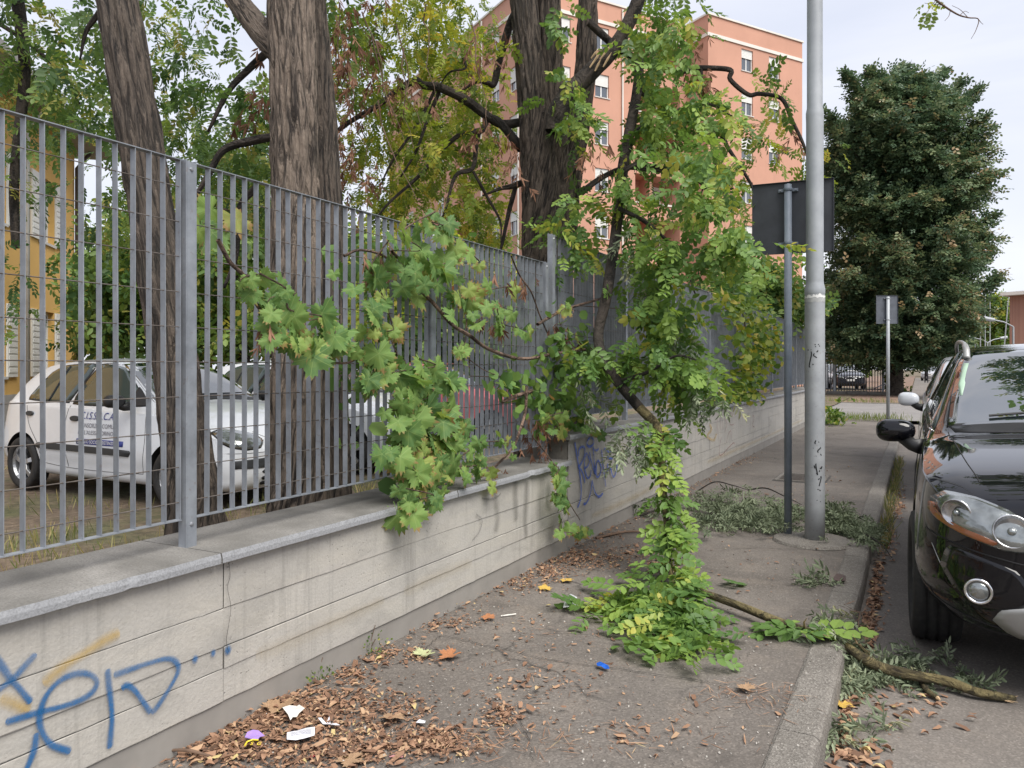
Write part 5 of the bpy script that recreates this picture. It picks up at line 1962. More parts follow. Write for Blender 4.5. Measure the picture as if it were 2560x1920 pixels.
random.seed(21)
T_PIN = [pinnate(6), pinnate(7, .48, .23, .35), pinnate(5, .5, .3, .15), pinnate(6, .44, .25, .5)]
T_PIN_SMALL = [pinnate(5, .5, .3, .3), pinnate(4, .52, .36, .2)]
T_WILT = [pinnate(5, .36, .27, .3, 46, .9, .25), pinnate(5, .3, .28, .5, 36, .9, .3), pinnate(4, .4, .3, .2, 50, .7, .2)]
T_SPRAY = [spray_leaf(5), spray_leaf(4, .6)]
T_SINGLE = [single_leaf(.55), single_leaf(.7)]
T_POD = [pods(), pods(9)]


def frames(dirs, roll=None, up_bias=None):
    """Rotation matrices with x along dirs; normal random, or biased to face up."""
    n = len(dirs)
    x = dirs / np.linalg.norm(dirs, axis=1, keepdims=True)
    h = rng.normal(size=(n, 3))
    if up_bias is not None:
        h = h * (1 - up_bias) + np.array([0, 0, 1.0]) * up_bias * 1.6
    y_ = np.cross(h, x)
    y_ /= np.linalg.norm(y_, axis=1, keepdims=True) + 1e-9
    z = np.cross(x, y_)
    return np.stack([x, y_, z], axis=2)


def leaf_mesh(name, mat, parent, temps, pos, dirs, scale, up_bias=0.5, tint=None, kind=None):
    pos, dirs, scale = np.asarray(pos, float), np.asarray(dirs, float), np.asarray(scale, float)
    Rm = frames(dirs, up_bias=up_bias)
    n = len(pos)
    if tint is None:
        tint = rng.random(n)
    which = rng.integers(0, len(temps), n)
    Vs, Fs, Ts, off = [], [], [], 0
    for k, (tv, tf) in enumerate(temps):
        m = which == k
        if not m.any():
            continue
        v = np.einsum('nij,vj->nvi', Rm[m] * scale[m][:, None, None], tv) + pos[m][:, None, :]
        c = v.shape[0]
        f = tf[None] + (np.arange(c) * len(tv))[:, None, None] + off
        Vs.append(v.reshape(-1, 3))
        Fs.append(f.reshape(-1, 4))
        Ts.append(np.clip(np.repeat(tint[m], len(tv)) + np.repeat(rng.normal(0, .05, (c, len(tv) // 6 + 1)), 6, axis=1)[:, :len(tv)].ravel(), 0, 1))
        off += c * len(tv)
    V, F, T = np.vstack(Vs), np.vstack(Fs), np.concatenate(Ts)
    me = bpy.data.meshes.new(name)
    me.vertices.add(len(V))
    me.vertices.foreach_set('co', V.ravel())
    me.loops.add(F.size)
    me.loops.foreach_set('vertex_index', F.ravel())
    me.polygons.add(len(F))
    me.polygons.foreach_set('loop_start', np.arange(len(F)) * 4)
    me.update(calc_edges=True)
    a = me.attributes.new('tint', 'FLOAT', 'POINT')
    a.data.foreach_set('value', T)
    o = link(name, me, mat, parent)
    if kind:
        o['kind'] = kind
    return o


def blob_points(u, v, d, ru, rv, rd, n):
    """n points in an ellipsoid centred on at(u,v,d); ru, rv in photo pixels at that depth, rd in metres."""
    c = np.array(at(u, v, d))
    q = rng.normal(size=(n, 3))
    q /= np.linalg.norm(q, axis=1, keepdims=True)
    q *= rng.random((n, 1)) ** 0.4
    ex = np.array([CY, SY, 0]) * ru / FOC * d
    ez = np.array([0, 0, 1.0]) * rv / FOC * d
    ed = np.array([-SY, CY, 0]) * rd
    return c + q[:, :1] * ex + q[:, 1:2] * ez + q[:, 2:] * ed


def twigged(centers, per, spread, down=0.4):
    """Leaves gathered on short twigs: returns leaf bases and directions."""
    n = len(centers)
    tw = rng.normal(size=(n, 3))
    tw[:, 2] = tw[:, 2] * .5 - down
    tw /= np.linalg.norm(tw, axis=1, keepdims=True)
    s = np.tile(np.linspace(0, 1, per), n)
    c = np.repeat(centers, per, axis=0) + np.repeat(tw, per, axis=0) * (s * spread)[:, None]
    side = np.cross(np.repeat(tw, per, axis=0), rng.normal(size=(n * per, 3)))
    side /= np.linalg.norm(side, axis=1, keepdims=True) + 1e-9
    d = side * 0.9 + np.repeat(tw, per, axis=0) * 0.5 + np.array([0, 0, -down]) + rng.normal(0, .15, (n * per, 3))
    return c, d


def crown(parent, specs, mat, temps, size, name='crown', up=0.5, per=5, spread=0.35, down=0.3, tint_bias=None, thin=1.0):
    P, D = [], []
    for sp_ in specs:
        n = max(1, int(sp_[6] * thin) // per)
        c, d = twigged(blob_points(*sp_[:6], n), per, spread, down)
        P.append(c)
        D.append(d)
    P, D = np.vstack(P), np.vstack(D)
    return leaf_mesh(name, mat, parent, temps, P, D, rng.uniform(size[0], size[1], len(P)), up, tint_bias(len(P)) if tint_bias else None, 'stuff')


def path(pts, d):
    """pts: (u,v) or (u,v,d)."""
    return [at(p[0], p[1], p[2] if len(p) > 2 else d) for p in pts]


def crook(P, a=.03):
    return [p + Vector((random.uniform(-a, a), random.uniform(-a, a), random.uniform(-a, a))) for p in P]


def base_at(u, d):
    p = at(u, 920, d)
    return Vector((p.x, p.y, 0.0))


# ---------------------------------------------------------------- locust trees behind the fence
b1_ = base_at(505, 4.25)
tree1 = thing('locust_tree', 'dark leaning locust trunk in front of the white hatchback', 'tree', b1_)
p1 = [b1_ + Vector((0, 0, -.1)), at(487, 1290, 4.25), at(450, 1000, 4.28), at(405, 700, 4.32), at(372, 480, 4.36), at(335, 250, 4.42), at(300, 40, 4.5), at(262, -200, 4.65), at(230, -500, 4.9), at(205, -800, 5.2)]
limb('trunk', M_BARK_DARK, p1, [.18, .140, .117, .113, .112, .111, .110, .105, .10, .085], tree1, 110, 22, .015, 3.1, .04)
l1 = limb('limb', M_BARK_LIMB, path([(40, 620), (35, 470), (48, 330), (62, 180), (52, 60), (40, -60), (60, -260)], 6.4), [.035, .038, .042, .045, .05, .055, .06], tree1, 10, 6)
limb('limb', M_BARK_LIMB, path([(262, -200, 4.65), (180, -120, 5.2), (90, -60, 5.8), (40, -60, 6.4)], 6), [.07, .06, .06, .05], tree1, 10, 6)
limb('limb', M_BARK_LIMB, path([(0, 60), (60, 100), (130, 160), (200, 260)], 6.6), [.02, .018, .014, .008], tree1, 8, 5)
limb('limb', M_BARK_LIMB, path([(250, 30), (215, 80), (200, 150)], 4.8), [.02, .014, .006], tree1, 8, 5)

b2_ = base_at(752, 4.6)
tree2 = thing('locust_tree', 'thick pale furrowed locust trunk standing left of the hanging grapevine', 'tree', b2_)
p2 = [b2_ + Vector((0, 0, -.1)), at(752, 1270, 4.6), at(748, 1000, 4.62), at(742, 700, 4.65), at(738, 480, 4.7), at(735, 250, 4.75), at(727, 0, 4.85), at(715, -250, 5.0), at(700, -600, 5.3)]
limb('trunk', M_BARK_PALE, p2, [.22, .178, .158, .143, .138, .137, .139, .13, .11], tree2, 130, 26, .017, 8.4, .05)
p2b = [base_at(840, 5.1), at(835, 1200, 5.1), at(828, 900, 5.1), at(822, 600, 5.15), at(806, 300, 5.25), at(792, 120, 5.3), at(770, -100, 5.3)]
limb('second_trunk', M_BARK_DARK, p2b, [.13, .11, .105, .10, .095, .09, .08], tree2, 80, 20, .010, 2.2)
limb('limb', M_BARK_PALE, path([(735, 160, 4.85), (690, 120, 4.95), (630, 50, 5.2), (570, -30, 5.5), (520, -140, 5.9)], 5), [.075, .085, .08, .07, .06], tree2, 24, 10, .006, 5)
limb('limb', M_BARK_LIMB, path([(700, 340), (640, 350), (560, 375), (520, 440), (470, 520)], 5.2), [.025, .03, .025, .02, .01], tree2, 9, 6)
limb('limb', M_BARK_LIMB, path([(680, 120), (620, 175), (570, 230), (520, 330)], 5.4), [.03, .025, .02, .01], tree2, 9, 6)
limb('limb', M_BARK_LIMB, path([(640, 470), (600, 520), (590, 640), (560, 720)], 6), [.03, .025, .02, .012], tree2, 9, 6)

b3_ = base_at(1372, 6.7)
tree3 = thing('locust_tree', 'many-stemmed dark locust trunk whose broken limb hangs over the pavement', 'tree', b3_)
p3_ = [b3_ + Vector((0, 0, -.1)), at(1368, 900, 6.7), at(1363, 640, 6.7), at(1352, 450, 6.7), at(1334, 250, 6.7), at(1318, 100, 6.72), at(1308, -40, 6.75), at(1300, -260, 6.9), at(1290, -600, 7.2)]
limb('trunk', M_BARK_DARK, p3_, [.27, .235, .20, .165, .13, .118, .112, .10, .08], tree3, 130, 22, .016, 4.4, .05)
limb('stem', M_BARK_DARK, path([(1392, 620), (1392, 500), (1384, 380), (1380, 260), (1376, 120), (1372, -20), (1368, -260)], 6.78), [.13, .145, .13, .105, .10, .095, .08], tree3, 90, 16, .013, 7.7)
limb('stem', M_BARK_DARK, path([(1405, 640), (1412, 520), (1428, 400), (1450, 290), (1462, 180), (1468, 60), (1475, -120)], 6.95), [.12, .12, .105, .095, .09, .085, .07], tree3, 90, 16, .013, 1.7)
bl = limb('broken_limb', M_BARK_LIMB, path([(1386, 330), (1398, 275), (1430, 228), (1480, 178), (1535, 120), (1580, 40), (1612, -50)], 6.5), [.08, .085, .078, .07, .062, .058, .05], tree3, 24, 10, .006, 9.1)
sp_m = MB()
random.seed(5)
for k in range(5):
    a = at(1478 + random.uniform(-8, 40), 180 - random.uniform(-6, 44), 6.40)
    b = a + (at(1535, 110, 6.38) - at(1485, 175, 6.38)).normalized() * random.uniform(.10, .20) + Vector((random.uniform(-.02, .02), random.uniform(-.02, .02), random.uniform(-.01, .03)))
    sp_m.tube([a, a.lerp(b, .5), b], [.006, .010, .001], 5)
sp_m.build('splinters', M_RAWWOOD, bl)['kind'] = 'stuff'
for pts, rr in (
        ([(1300, 305), (1262, 300), (1223, 288), (1161, 253), (1103, 222), (1060, 207), (1033, 205), (990, 225), (947, 257), (869, 311), (800, 360)], [.05, .05, .05, .052, .05, .045, .042, .035, .033, .028, .02]),
        ([(1305, 365), (1280, 345), (1262, 323), (1235, 303), (1215, 290)], [.06, .055, .05, .045, .03]),
        ([(1215, 292), (1205, 325), (1161, 336), (1122, 358), (1083, 397), (1044, 447), (967, 517), (930, 560)], [.035, .036, .028, .026, .024, .022, .015, .008]),
        ([(1190, 334), (1192, 369), (1180, 424), (1138, 447), (1112, 520), (1080, 600)], [.03, .028, .026, .022, .015, .007]),
        ([(1184, 425), (1219, 490), (1247, 545), (1255, 600)], [.018, .016, .012, .006]),
        ([(1300, 20), (1283, 62), (1250, 148), (1235, 198), (1223, 207), (1192, 199), (1150, 225)], [.045, .045, .042, .036, .03, .024, .01]),
        ([(1310, 458), (1270, 464), (1243, 470), (1210, 490)], [.04, .032, .02, .008]),
        ([(1279, 466), (1270, 525), (1262, 607), (1250, 650)], [.028, .024, .018, .01]),
        ([(1100, 225), (1065, 300), (1030, 380), (1000, 440)], [.024, .02, .016, .008]),
        ([(1095, 225), (1040, 320), (985, 400), (950, 470)], [.02, .017, .013, .006]),
        ([(1160, 130), (1155, 165), (1130, 190), (1100, 215)], [.014, .013, .01, .006])):
    limb('limb', M_BARK_LIMB, crook(path(pts, 6.9)), [r * .8 for r in rr], tree3, 9, 6, .004, len(pts))
for pts, rr in (
        ([(1470, 60), (1560, 120), (1674, 175), (1750, 168), (1820, 167), (1830, 206), (1863, 229), (1894, 237), (1949, 246), (1972, 299), (2003, 361), (2020, 420)], [.05, .042, .036, .033, .032, .03, .028, .026, .024, .022, .018, .008]),
        ([(1750, 168), (1748, 220), (1762, 265)], [.02, .018, .008]),
        ([(1600, 230), (1700, 290), (1793, 338), (1828, 377), (1867, 451), (1883, 505)], [.03, .028, .025, .023, .018, .008]),
        ([(1440, 480), (1500, 440), (1560, 415), (1640, 420), (1708, 416), (1750, 463), (1790, 482), (1832, 478)], [.04, .034, .03, .028, .025, .022, .02, .012]),
        ([(1810, 385), (1770, 450), (1735, 530)], [.014, .012, .006])):
    limb('limb', M_BARK_LIMB, crook(path(pts, 6.6)), [r * .72 for r in rr], tree3, 9, 6, .003, len(pts))

# crowns: leaf sprays spread through volume, gaps left where the sky shows
crown(tree1, [(60, 120, 6.4, 160, 170, 1.4, 900), (150, 300, 7.5, 170, 110, 1.5, 700), (420, 330, 7.2, 110, 130, 1.4, 520), (40, 420, 6.5, 70, 120, .6, 160), (40, 640, 6.2, 40, 160, .4, 130),
              (190, 180, 5.6, 70, 120, .6, 220), (100, -160, 6.5, 330, 200, 2.2, 1300), (230, 520, 6.5, 70, 60, .6, 110), (330, 900, 5.8, 50, 25, .3, 26)], M_L_DARK, T_PIN, (.15, .22), thin=.21)
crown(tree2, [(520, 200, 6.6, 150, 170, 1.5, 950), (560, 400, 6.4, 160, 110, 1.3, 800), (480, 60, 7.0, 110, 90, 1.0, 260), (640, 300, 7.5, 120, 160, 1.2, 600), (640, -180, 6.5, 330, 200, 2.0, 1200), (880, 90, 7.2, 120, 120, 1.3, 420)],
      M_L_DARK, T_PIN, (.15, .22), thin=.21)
crown(tree2, [(600, 470, 8.5, 170, 130, 1.2, 700), (400, 560, 9.0, 90, 120, 1.0, 300)], M_L_MID, T_PIN, (.16, .22), name='lower_crown', thin=.6)
crown(tree3, [(1010, 330, 8.0, 190, 150, 1.5, 1250), (1080, 140, 7.4, 150, 110, 1.2, 720), (960, 480, 8.2, 170, 110, 1.2, 900), (1160, 480, 7.4, 110, 110, .9, 520), (1220, 580, 7.6, 80, 70, .6, 260),
              (1200, 200, 7.4, 80, 150, .9, 520), (1150, 380, 7.3, 90, 90, .6, 420), (900, 180, 7.6, 130, 160, 1.2, 520), (1120, 20, 7.2, 170, 80, 1.0, 500), (1100, -170, 7.0, 300, 160, 2.0, 900)], M_L_YELL, T_PIN, (.13, .19), thin=.31)
crown(tree3, [(1660, 50, 6.6, 110, 90, .7, 380), (1660, 200, 6.4, 120, 120, .7, 420), (1470, 560, 6.3, 90, 60, .5, 170), (1620, 340, 6.0, 90, 150, .5, 260), (1690, 330, 6.4, 130, 130, .7, 380),
              (1440, 290, 6.2, 30, 70, .2, 110), (1640, -140, 6.8, 300, 140, 1.6, 900), (1690, 60, 6.6, 60, 60, .5, 90), (1860, 200, 6.8, 110, 40, .4, 120), (1900, 270, 6.8, 80, 40, .4, 90),
              (1960, 320, 7.4, 60, 70, .4, 100), (2010, 420, 7.6, 45, 100, .3, 140), (1850, 430, 6.6, 90, 90, .4, 190), (1800, 520, 6.5, 90, 80, .4, 200)], M_L_MID, T_PIN, (.15, .24), name='side_crown', up=.4, thin=.10)
crown(tree3, [(1800, 470, 7.2, 130, 110, .5, 300), (1920, 330, 7.2, 90, 90, .4, 120), (2040, 430, 7.5, 40, 80, .3, 70)], M_L_YELL, T_PIN, (.14, .2), name='yellowing_crown', up=.4, thin=.26)
crown(tree3, [(830, 60, 6.0, 60, 90, .4, 110), (870, 200, 6.2, 60, 110, .4, 130), (960, 220, 6.6, 50, 50, .3, 70), (1020, 220, 6.6, 30, 45, .3, 60), (900, 420, 6.8, 60, 90, .4, 130), (840, 330, 6.4, 40, 80, .3, 70), (1220, 310, 6.5, 30, 40, .2, 40),
              (1285, 380, 6.4, 20, 60, .2, 50), (1240, 120, 6.7, 60, 60, .3, 70), (950, 60, 6.6, 90, 60, .4, 90), (1755, 120, 6.5, 40, 60, .3, 80), (1730, 230, 6.4, 30, 50, .2, 40), (1970, 330, 6.6, 14, 30, .2, 24), (1520, 360, 6.0, 50, 70, .3, 50), (660, 190, 5.6, 40, 90, .3, 70)],
      M_L_BROWN, T_POD, (.09, .15), name='dry_pods', up=.1, down=1.6, per=4, spread=.25, thin=.42)
# thin hanging dead twigs
random.seed(9)
tw = MB()
for u, v in ((835, 0), (850, 40), (905, 30), (930, 90), (990, 60), (1010, 120), (870, 150), (945, 250), (1065, 10), (1180, 60), (700, 30), (640, 40)):
    p = at(u, v, 6.4)
    pts = [p]
    for k in range(6):
        p = p + Vector((random.uniform(-.04, .09), random.uniform(-.04, .05), -random.uniform(.10, .22)))
        pts.append(p)
    tw.tube(pts, [.007, .006, .005, .0045, .004, .003, .002], 5)
tw.build('hanging_twig', M_TWIG, tree3)['kind'] = 'stuff'

# ---------------------------------------------------------------- background trees and shrubs of the yard
def bg_tree(name, label, u, d, h, specs, mat, temps, size, trunk_r=.16, top=None):
    b = base_at(u, d)
    t = thing(name, label, 'tree' if 'tree' in name else 'shrub', b)
    limb('trunk', M_BARK_LIMB, [b + Vector((0, 0, -.1)), b + Vector((.1, 0, h * .3)), b + Vector((-.05, .1, h * .7)), b + Vector((.1, .1, h))], [trunk_r, trunk_r * .8, trunk_r * .5, trunk_r * .2], t, 10, 5)
    random.seed(int(u))
    for k in range(6):
        s = b + Vector((0, 0, h * random.uniform(.35, .8)))
        e = s + Vector((random.uniform(-1, 1) * h * .3, random.uniform(-1, 1) * h * .3, h * random.uniform(.05, .25)))
        limb('limb', M_BARK_LIMB, [s, s.lerp(e, .5) + Vector((0, 0, .2)), e], [trunk_r * .4, trunk_r * .28, .01], t, 7, 4)
    crown(t, specs, mat, temps, size, per=6, spread=.5, down=.1)
    return t


bg_tree('background_tree', 'leafy green tree behind the white cars left of the thick pale trunk', 400, 15, 4.2, [(400, 640, 15, 130, 140, 1.8, 800), (330, 780, 14.5, 130, 110, 1.5, 700), (450, 720, 15, 110, 170, 2, 700)], M_L_DARK, T_SPRAY, (.28, .42))
bg_tree('background_tree', 'bright green tree seen between the two left locust trunks', 600, 14, 3.6, [(590, 690, 14, 110, 130, 1.8, 620), (560, 800, 13.5, 140, 90, 1.3, 600), (630, 560, 14.5, 80, 90, 1.5, 220)], M_L_HEDGE, T_SPRAY, (.28, .4))
bg_tree('background_tree', 'yellow-green tree behind the fence in front of the salmon block', 960, 20, 4.4, [(980, 650, 20, 150, 100, 2.0, 420), (1120, 680, 19, 130, 90, 1.6, 360), (880, 770, 18, 160, 110, 2.0, 700), (1230, 700, 19, 90, 60, 1.2, 200)], M_L_YELL, T_SPRAY, (.28, .44))
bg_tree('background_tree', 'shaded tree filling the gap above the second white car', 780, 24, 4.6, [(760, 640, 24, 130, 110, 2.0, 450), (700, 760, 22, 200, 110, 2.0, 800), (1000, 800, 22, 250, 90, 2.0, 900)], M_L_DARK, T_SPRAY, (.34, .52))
bg_tree('background_shrub', 'dark shrub between the yellow house and the hatchback', 240, 18, 2.6, [(250, 680, 18, 60, 110, 1.0, 420), (260, 800, 17.5, 80, 100, 1.0, 500)], M_L_DARK, T_SPRAY, (.26, .4), .08)
bg_tree('background_shrub', 'low dark hedge behind the faded red car', 1150, 17, 2.2, [(1100, 850, 17, 230, 80, 1.2, 1100), (1350, 860, 16, 160, 90, 1.0, 800)], M_L_DARK, T_SPRAY, (.3, .44), .07)
bg_tree('background_shrub', 'green shrub showing over the farther fence below the salmon block', 1880, 17, 3.2, [(1880, 730, 17, 130, 75, .9, 900), (1960, 770, 18, 90, 60, .9, 500), (1820, 790, 15, 70, 80, .6, 300)], M_L_DARK, T_SPRAY, (.26, .4), .07)

# ---------------------------------------------------------------- big linden across the side street
lb = base_at(2240, 38)
linden = thing('linden_tree', 'big dark-green tree with rust-tinged leaf tips across the side street', 'tree', lb)
limb('trunk', M_BARK_LIMB, [lb, lb + Vector((0, 0, 3)), lb + Vector((.1, 0, 8)), lb + Vector((.1, .1, 14.5))], [.35, .3, .2, .04], linden, 14, 6)
prof = [(950, 60), (900, 150), (840, 205), (760, 228), (690, 228), (600, 220), (520, 215), (440, 212), (380, 208), (320, 195), (275, 160), (240, 100), (215, 45)]
random.seed(31)
P, D, T = [], [], []
bough = MB()
kx = FOC / 38.0
for k in range(480):
    v_ = random.uniform(214, 905)
    rmax = np.interp(v_, [p[0] for p in prof[::-1]], [p[1] for p in prof[::-1]]) * .84 / kx
    z = CAM_H + (920 - v_) / kx
    az = random.uniform(0, 2 * math.pi)
    lobe = noise.noise(Vector((math.cos(az) * 1.6, math.sin(az) * 1.6, z * .38)))
    rad = rmax * random.choice([1.0, .95, .85, 1.05, .7, .9, 1.08, .5]) * (1 + .3 * lobe)
    e = lb + Vector((math.cos(az) * rad, math.sin(az) * rad, z))
    s = lb + Vector((.05, .05, max(1.6, z - rad * .55)))
    m = s.lerp(e, .55) + Vector((0, 0, .25))
    if k % 3 == 0:
        bough.tube([s, m, e], [.07, .04, .012], 5)
    c = np.array([s + (m - s) * (q / .5) if q < .5 else m + (e - m) * ((q - .5) / .5) for q in np.linspace(.3, 1.0, 16)])
    n = 150 if rad > .8 * rmax else 80
    i = rng.integers(0, 16, n)
    fall = .22 + .38 * (1 - i / 15.0)
    pp = c[i] + rng.normal(size=(n, 3)) * fall[:, None] * np.array([1, 1, .55])
    P.append(pp)
    od = np.array([math.cos(az), math.sin(az), .15])
    D.append(od + rng.normal(0, .5, (n, 3)) + np.array([0, 0, -.25]))
    T.append(np.clip(rng.normal(.38 + .28 * (i / 15.0) ** 3 + .18 * lobe, .17, n), 0, 1))
for (u_, v_) in ((2440, 228), (2350, 185), (2258, 176), (2120, 192), (2072, 290), (2452, 300), (2440, 375), (2462, 450), (2478, 545), (2455, 600), (2488, 700), (2470, 640), (2075, 420), (2400, 210), (2180, 185), (2300, 200)):
    e = at(u_, v_, 37.5 + random.uniform(-1.5, 1.5))
    s = lb + Vector((.05, .05, max(2.0, e.z - (Vector((e.x, e.y, 0)) - Vector((lb.x, lb.y, 0))).length * .8 - 1.2)))
    m = s.lerp(e, .55) + Vector((0, 0, .3))
    bough.tube([s, m, e], [.06, .035, .008], 5)
    n = 330
    q = rng.uniform(.35, 1.03, n)
    c = np.array([np.array(s + (m - s) * (k_ / .5)) if k_ < .5 else np.array(m + (e - m) * ((k_ - .5) / .5)) for k_ in q])
    P.append(c + rng.normal(size=(n, 3)) * (.10 + .55 * (1.03 - q))[:, None] * np.array([1, 1, .6]))
    od = np.array(e - m)
    D.append(od / np.linalg.norm(od) + rng.normal(0, .45, (n, 3)))
    T.append(np.clip(rng.normal(.5, .18, n), 0, 1))
bough.build('bough', M_BARK_LIMB, linden)['kind'] = 'stuff'
P, D, T = np.vstack(P), np.vstack(D), np.concatenate(T)
leaf_mesh('crown', M_L_LINDEN, linden, T_SPRAY, P, D, rng.uniform(.28, .5, len(P)), .55, T, 'stuff')

# distant trees at the right and along the horizon
def far_tree(label, u, d, specs, mat, size, name='distant_tree'):
    b = base_at(u, d)
    t = thing(name, label, 'tree', b)
    zt_ = max(CAM_H + (920 - s[1]) / FOC * s[2] for s in specs)
    limb('trunk', M_BARK_LIMB, [b, b + Vector((0, 0, zt_ * .5)), b + Vector((0, 0, zt_))], [.25, .2, .05], t, 8, 4)
    crown(t, specs, mat, T_SPRAY, size, per=6, spread=.8, down=.1)
    return t


far_tree('distant rounded tree left of the brick building', 2480, 95, [(2480, 790, 95, 42, 60, 3, 1100), (2475, 860, 95, 50, 50, 3, 700)], M_L_MID, (.7, 1.2))
far_tree('distant olive tree beyond the thin masts', 2420, 110, [(2420, 850, 110, 60, 60, 3, 900)], M_L_YELL, (.8, 1.3))
far_tree('distant low tree at the end of the street', 2320, 140, [(2320, 880, 140, 60, 38, 4, 900)], M_L_DARK, (.9, 1.5))
far_tree('distant tree behind the gate posts', 2110, 75, [(2110, 860, 75, 110, 75, 3, 900)], M_L_DARK, (.7, 1.1))
far_tree('distant tree mass behind the yard at the left', 520, 42, [(480, 760, 42, 420, 150, 4, 2200)], M_L_DARK, (.7, 1.1))
far_tree('distant tree mass behind the yard in the middle', 950, 45, [(980, 800, 45, 330, 120, 4, 1800)], M_L_DARK, (.7, 1.1))
# street tree on the far side of the road, beyond the frame: its crown is mirrored in the windscreen
bt_ = Vector((5.2, 11.5, -.12))
rear = thing('street_tree', 'street tree beyond the right edge, mirrored in the black car windscreen', 'tree', bt_)
limb('trunk', M_BARK_DARK, [bt_, bt_ + Vector((0, 0, 2.5)), bt_ + Vector((-.3, .1, 6)), bt_ + Vector((-.9, 0, 9)), bt_ + Vector((-1.4, 0, 12))], [.22, .18, .14, .08, .03], rear, 14, 6)
for e in ((-4.4, -.6, 8.6), (-3.6, 1.4, 9.4), (-2.8, -1.8, 10.2), (-1.0, 2.4, 9.0)):
    limb('limb', M_BARK_LIMB, [bt_ + Vector((-.3, .1, 5.5)), bt_ + Vector((e[0] * .5, e[1] * .5, 7.4)), bt_ + Vector(e)], [.08, .05, .012], rear, 8, 6)
q = rng.normal(size=(420, 3))
q /= np.linalg.norm(q, axis=1, keepdims=True)
q *= rng.random((420, 1)) ** .35
c, d = twigged(np.vstack([np.array(bt_) + np.array([-2.2, 0.3, 9.6]) + q * np.array([3.0, 3.0, 2.1]), np.array(bt_) + np.array([-2.4, -3.0, 9.4]) + q[:260] * np.array([1.9, 2.2, 1.6])]), 6, .6, .1)
leaf_mesh('crown', M_L_DARK, rear, T_SPRAY, c, d, rng.uniform(.32, .55, len(c)), .5, None, 'stuff')

# ================================================================== the broken branch hanging from the locust
def place(me, name, loc, dirv, nrm, scale, parent):
    x = Vector(dirv).normalized()
    n = Vector(nrm)
    y_ = n.cross(x)
    y_ = y_.normalized() if y_.length > 1e-5 else x.orthogonal().normalized()
    z = x.cross(y_)
    o = bpy.data.objects.new(name, me)
    COL.objects.link(o)
    M = Matrix((x, y_, z)).transposed().to_4x4()
    M.translation = Vector(loc)
    M = M @ Matrix.Scale(scale, 4)
    o.parent = parent
    o.matrix_parent_inverse = world_of(parent).inverted()
    o.matrix_basis = M
    return o


random.seed(77)
T_BIG = [pinnate(5, .56, .28, .22, 66, .22, .05), pinnate(6, .54, .25, .3, 64, .22, .08), pinnate(4, .58, .33, .15, 66, .2, .04), pinnate(5, .56, .28, .45, 62, .25, .12), pinnate(6, .56, .25, .1, 68, .18, .06), pinnate(4, .54, .32, .35, 58, .3, .1)]
big_me = []
for tv, tf in T_BIG:
    me = bpy.data.meshes.new('compound_leaf')
    me.from_pydata([tuple(v) for v in tv], [], [tuple(f) for f in tf])
    me.materials.append(M_L_FRESH_O)
    big_me.append(me)

tip = on_z(1690, 1480)
branch = thing('hanging_branch', 'broken leafy green locust branch hanging from the tree down onto the pavement', 'branch', tip)
stem_px = [(1600, 140, 6.35), (1592, 230, 6.25), (1572, 340, 6.15), (1556, 430, 6.1), (1546, 520, 6.0), (1535, 610, 5.9), (1515, 745, 5.75), (1496, 835, 5.65), (1510, 900, 5.55), (1545, 955, 5.45), (1600, 1020, 5.3), (1645, 1072, 5.2),
           (1652, 1130, 5.1), (1658, 1220, 4.98), (1666, 1310, 4.88), (1670, 1390, 4.78), (1686, 1465, 4.68)]
rad = [.035, .04, .042, .043, .042, .041, .04, .038, .036, .036, .034, .032, .028, .022, .018, .015, .012]
stem = [at(*p) for p in stem_px]
limb('main_stem', M_BARK_LIMB, stem[:11], rad[:11], branch, 14, 8, .003, 2.0)
limb('main_stem', M_BARK_MOSSY, stem[10:], rad[10:], branch, 12, 8, .002, 3.0)
limb('side_stem', M_BARK_LIMB, path([(1556, 430), (1600, 410), (1680, 430), (1740, 470)], 6.0), [.02, .018, .012, .006], branch, 8, 6)
limb('side_stem', M_BARK_LIMB, path([(1546, 520), (1620, 560), (1700, 640), (1740, 740)], 5.8), [.018, .015, .011, .005], branch, 8, 6)
limb('side_stem', M_BARK_LIMB, path([(1545, 955, 5.45), (1620, 930, 5.3), (1690, 890, 5.2), (1740, 900, 5.1)], 5.3), [.016, .013, .009, .004], branch, 8, 6)
limb('side_stem', M_BARK_LIMB, path([(1572, 340, 6.15), (1640, 300, 6.0), (1760, 260, 5.8), (1830, 290, 5.7)], 6), [.02, .016, .011, .005], branch, 8, 6)

clumps = [  # u, v, d, ru, rv, rd, individual leaves
    (1650, 60, 6.0, 70, 60, .3, 11), (1690, 150, 5.9, 70, 60, .3, 9), (1770, 270, 5.7, 80, 50, .3, 11), (1620, 280, 5.9, 60, 90, .35, 13), (1830, 590, 4.9, 45, 45, .2, 18), (1760, 430, 5.2, 70, 100, .3, 22),
    (1556, 470, 5.8, 40, 110, .3, 12), (1630, 640, 5.5, 60, 90, .35, 22), (1670, 760, 5.4, 52, 100, .3, 24), (1630, 880, 5.3, 75, 75, .35, 26), (1720, 930, 5.2, 50, 50, .3, 14), (1440, 590, 5.9, 50, 50, .3, 9),
    (1430, 260, 6.1, 35, 80, .25, 9), (1480, 880, 5.45, 60, 50, .3, 10), (1370, 60, 6.3, 40, 60, .2, 4), (1410, 520, 6.1, 40, 60, .25, 6)]
ind = []
for u, v, d, ru, rv, rd, n in clumps:
    for p in blob_points(u, v, d, ru, rv, rd, n):
        dv = Vector((random.uniform(-1, 1), random.uniform(-1, 1), random.uniform(-1.3, .15)))
        ind.append((p, dv, Vector((random.uniform(-.5, .8), -.8 + random.uniform(-.5, .5), 1.0)), random.uniform(.14, .225)))
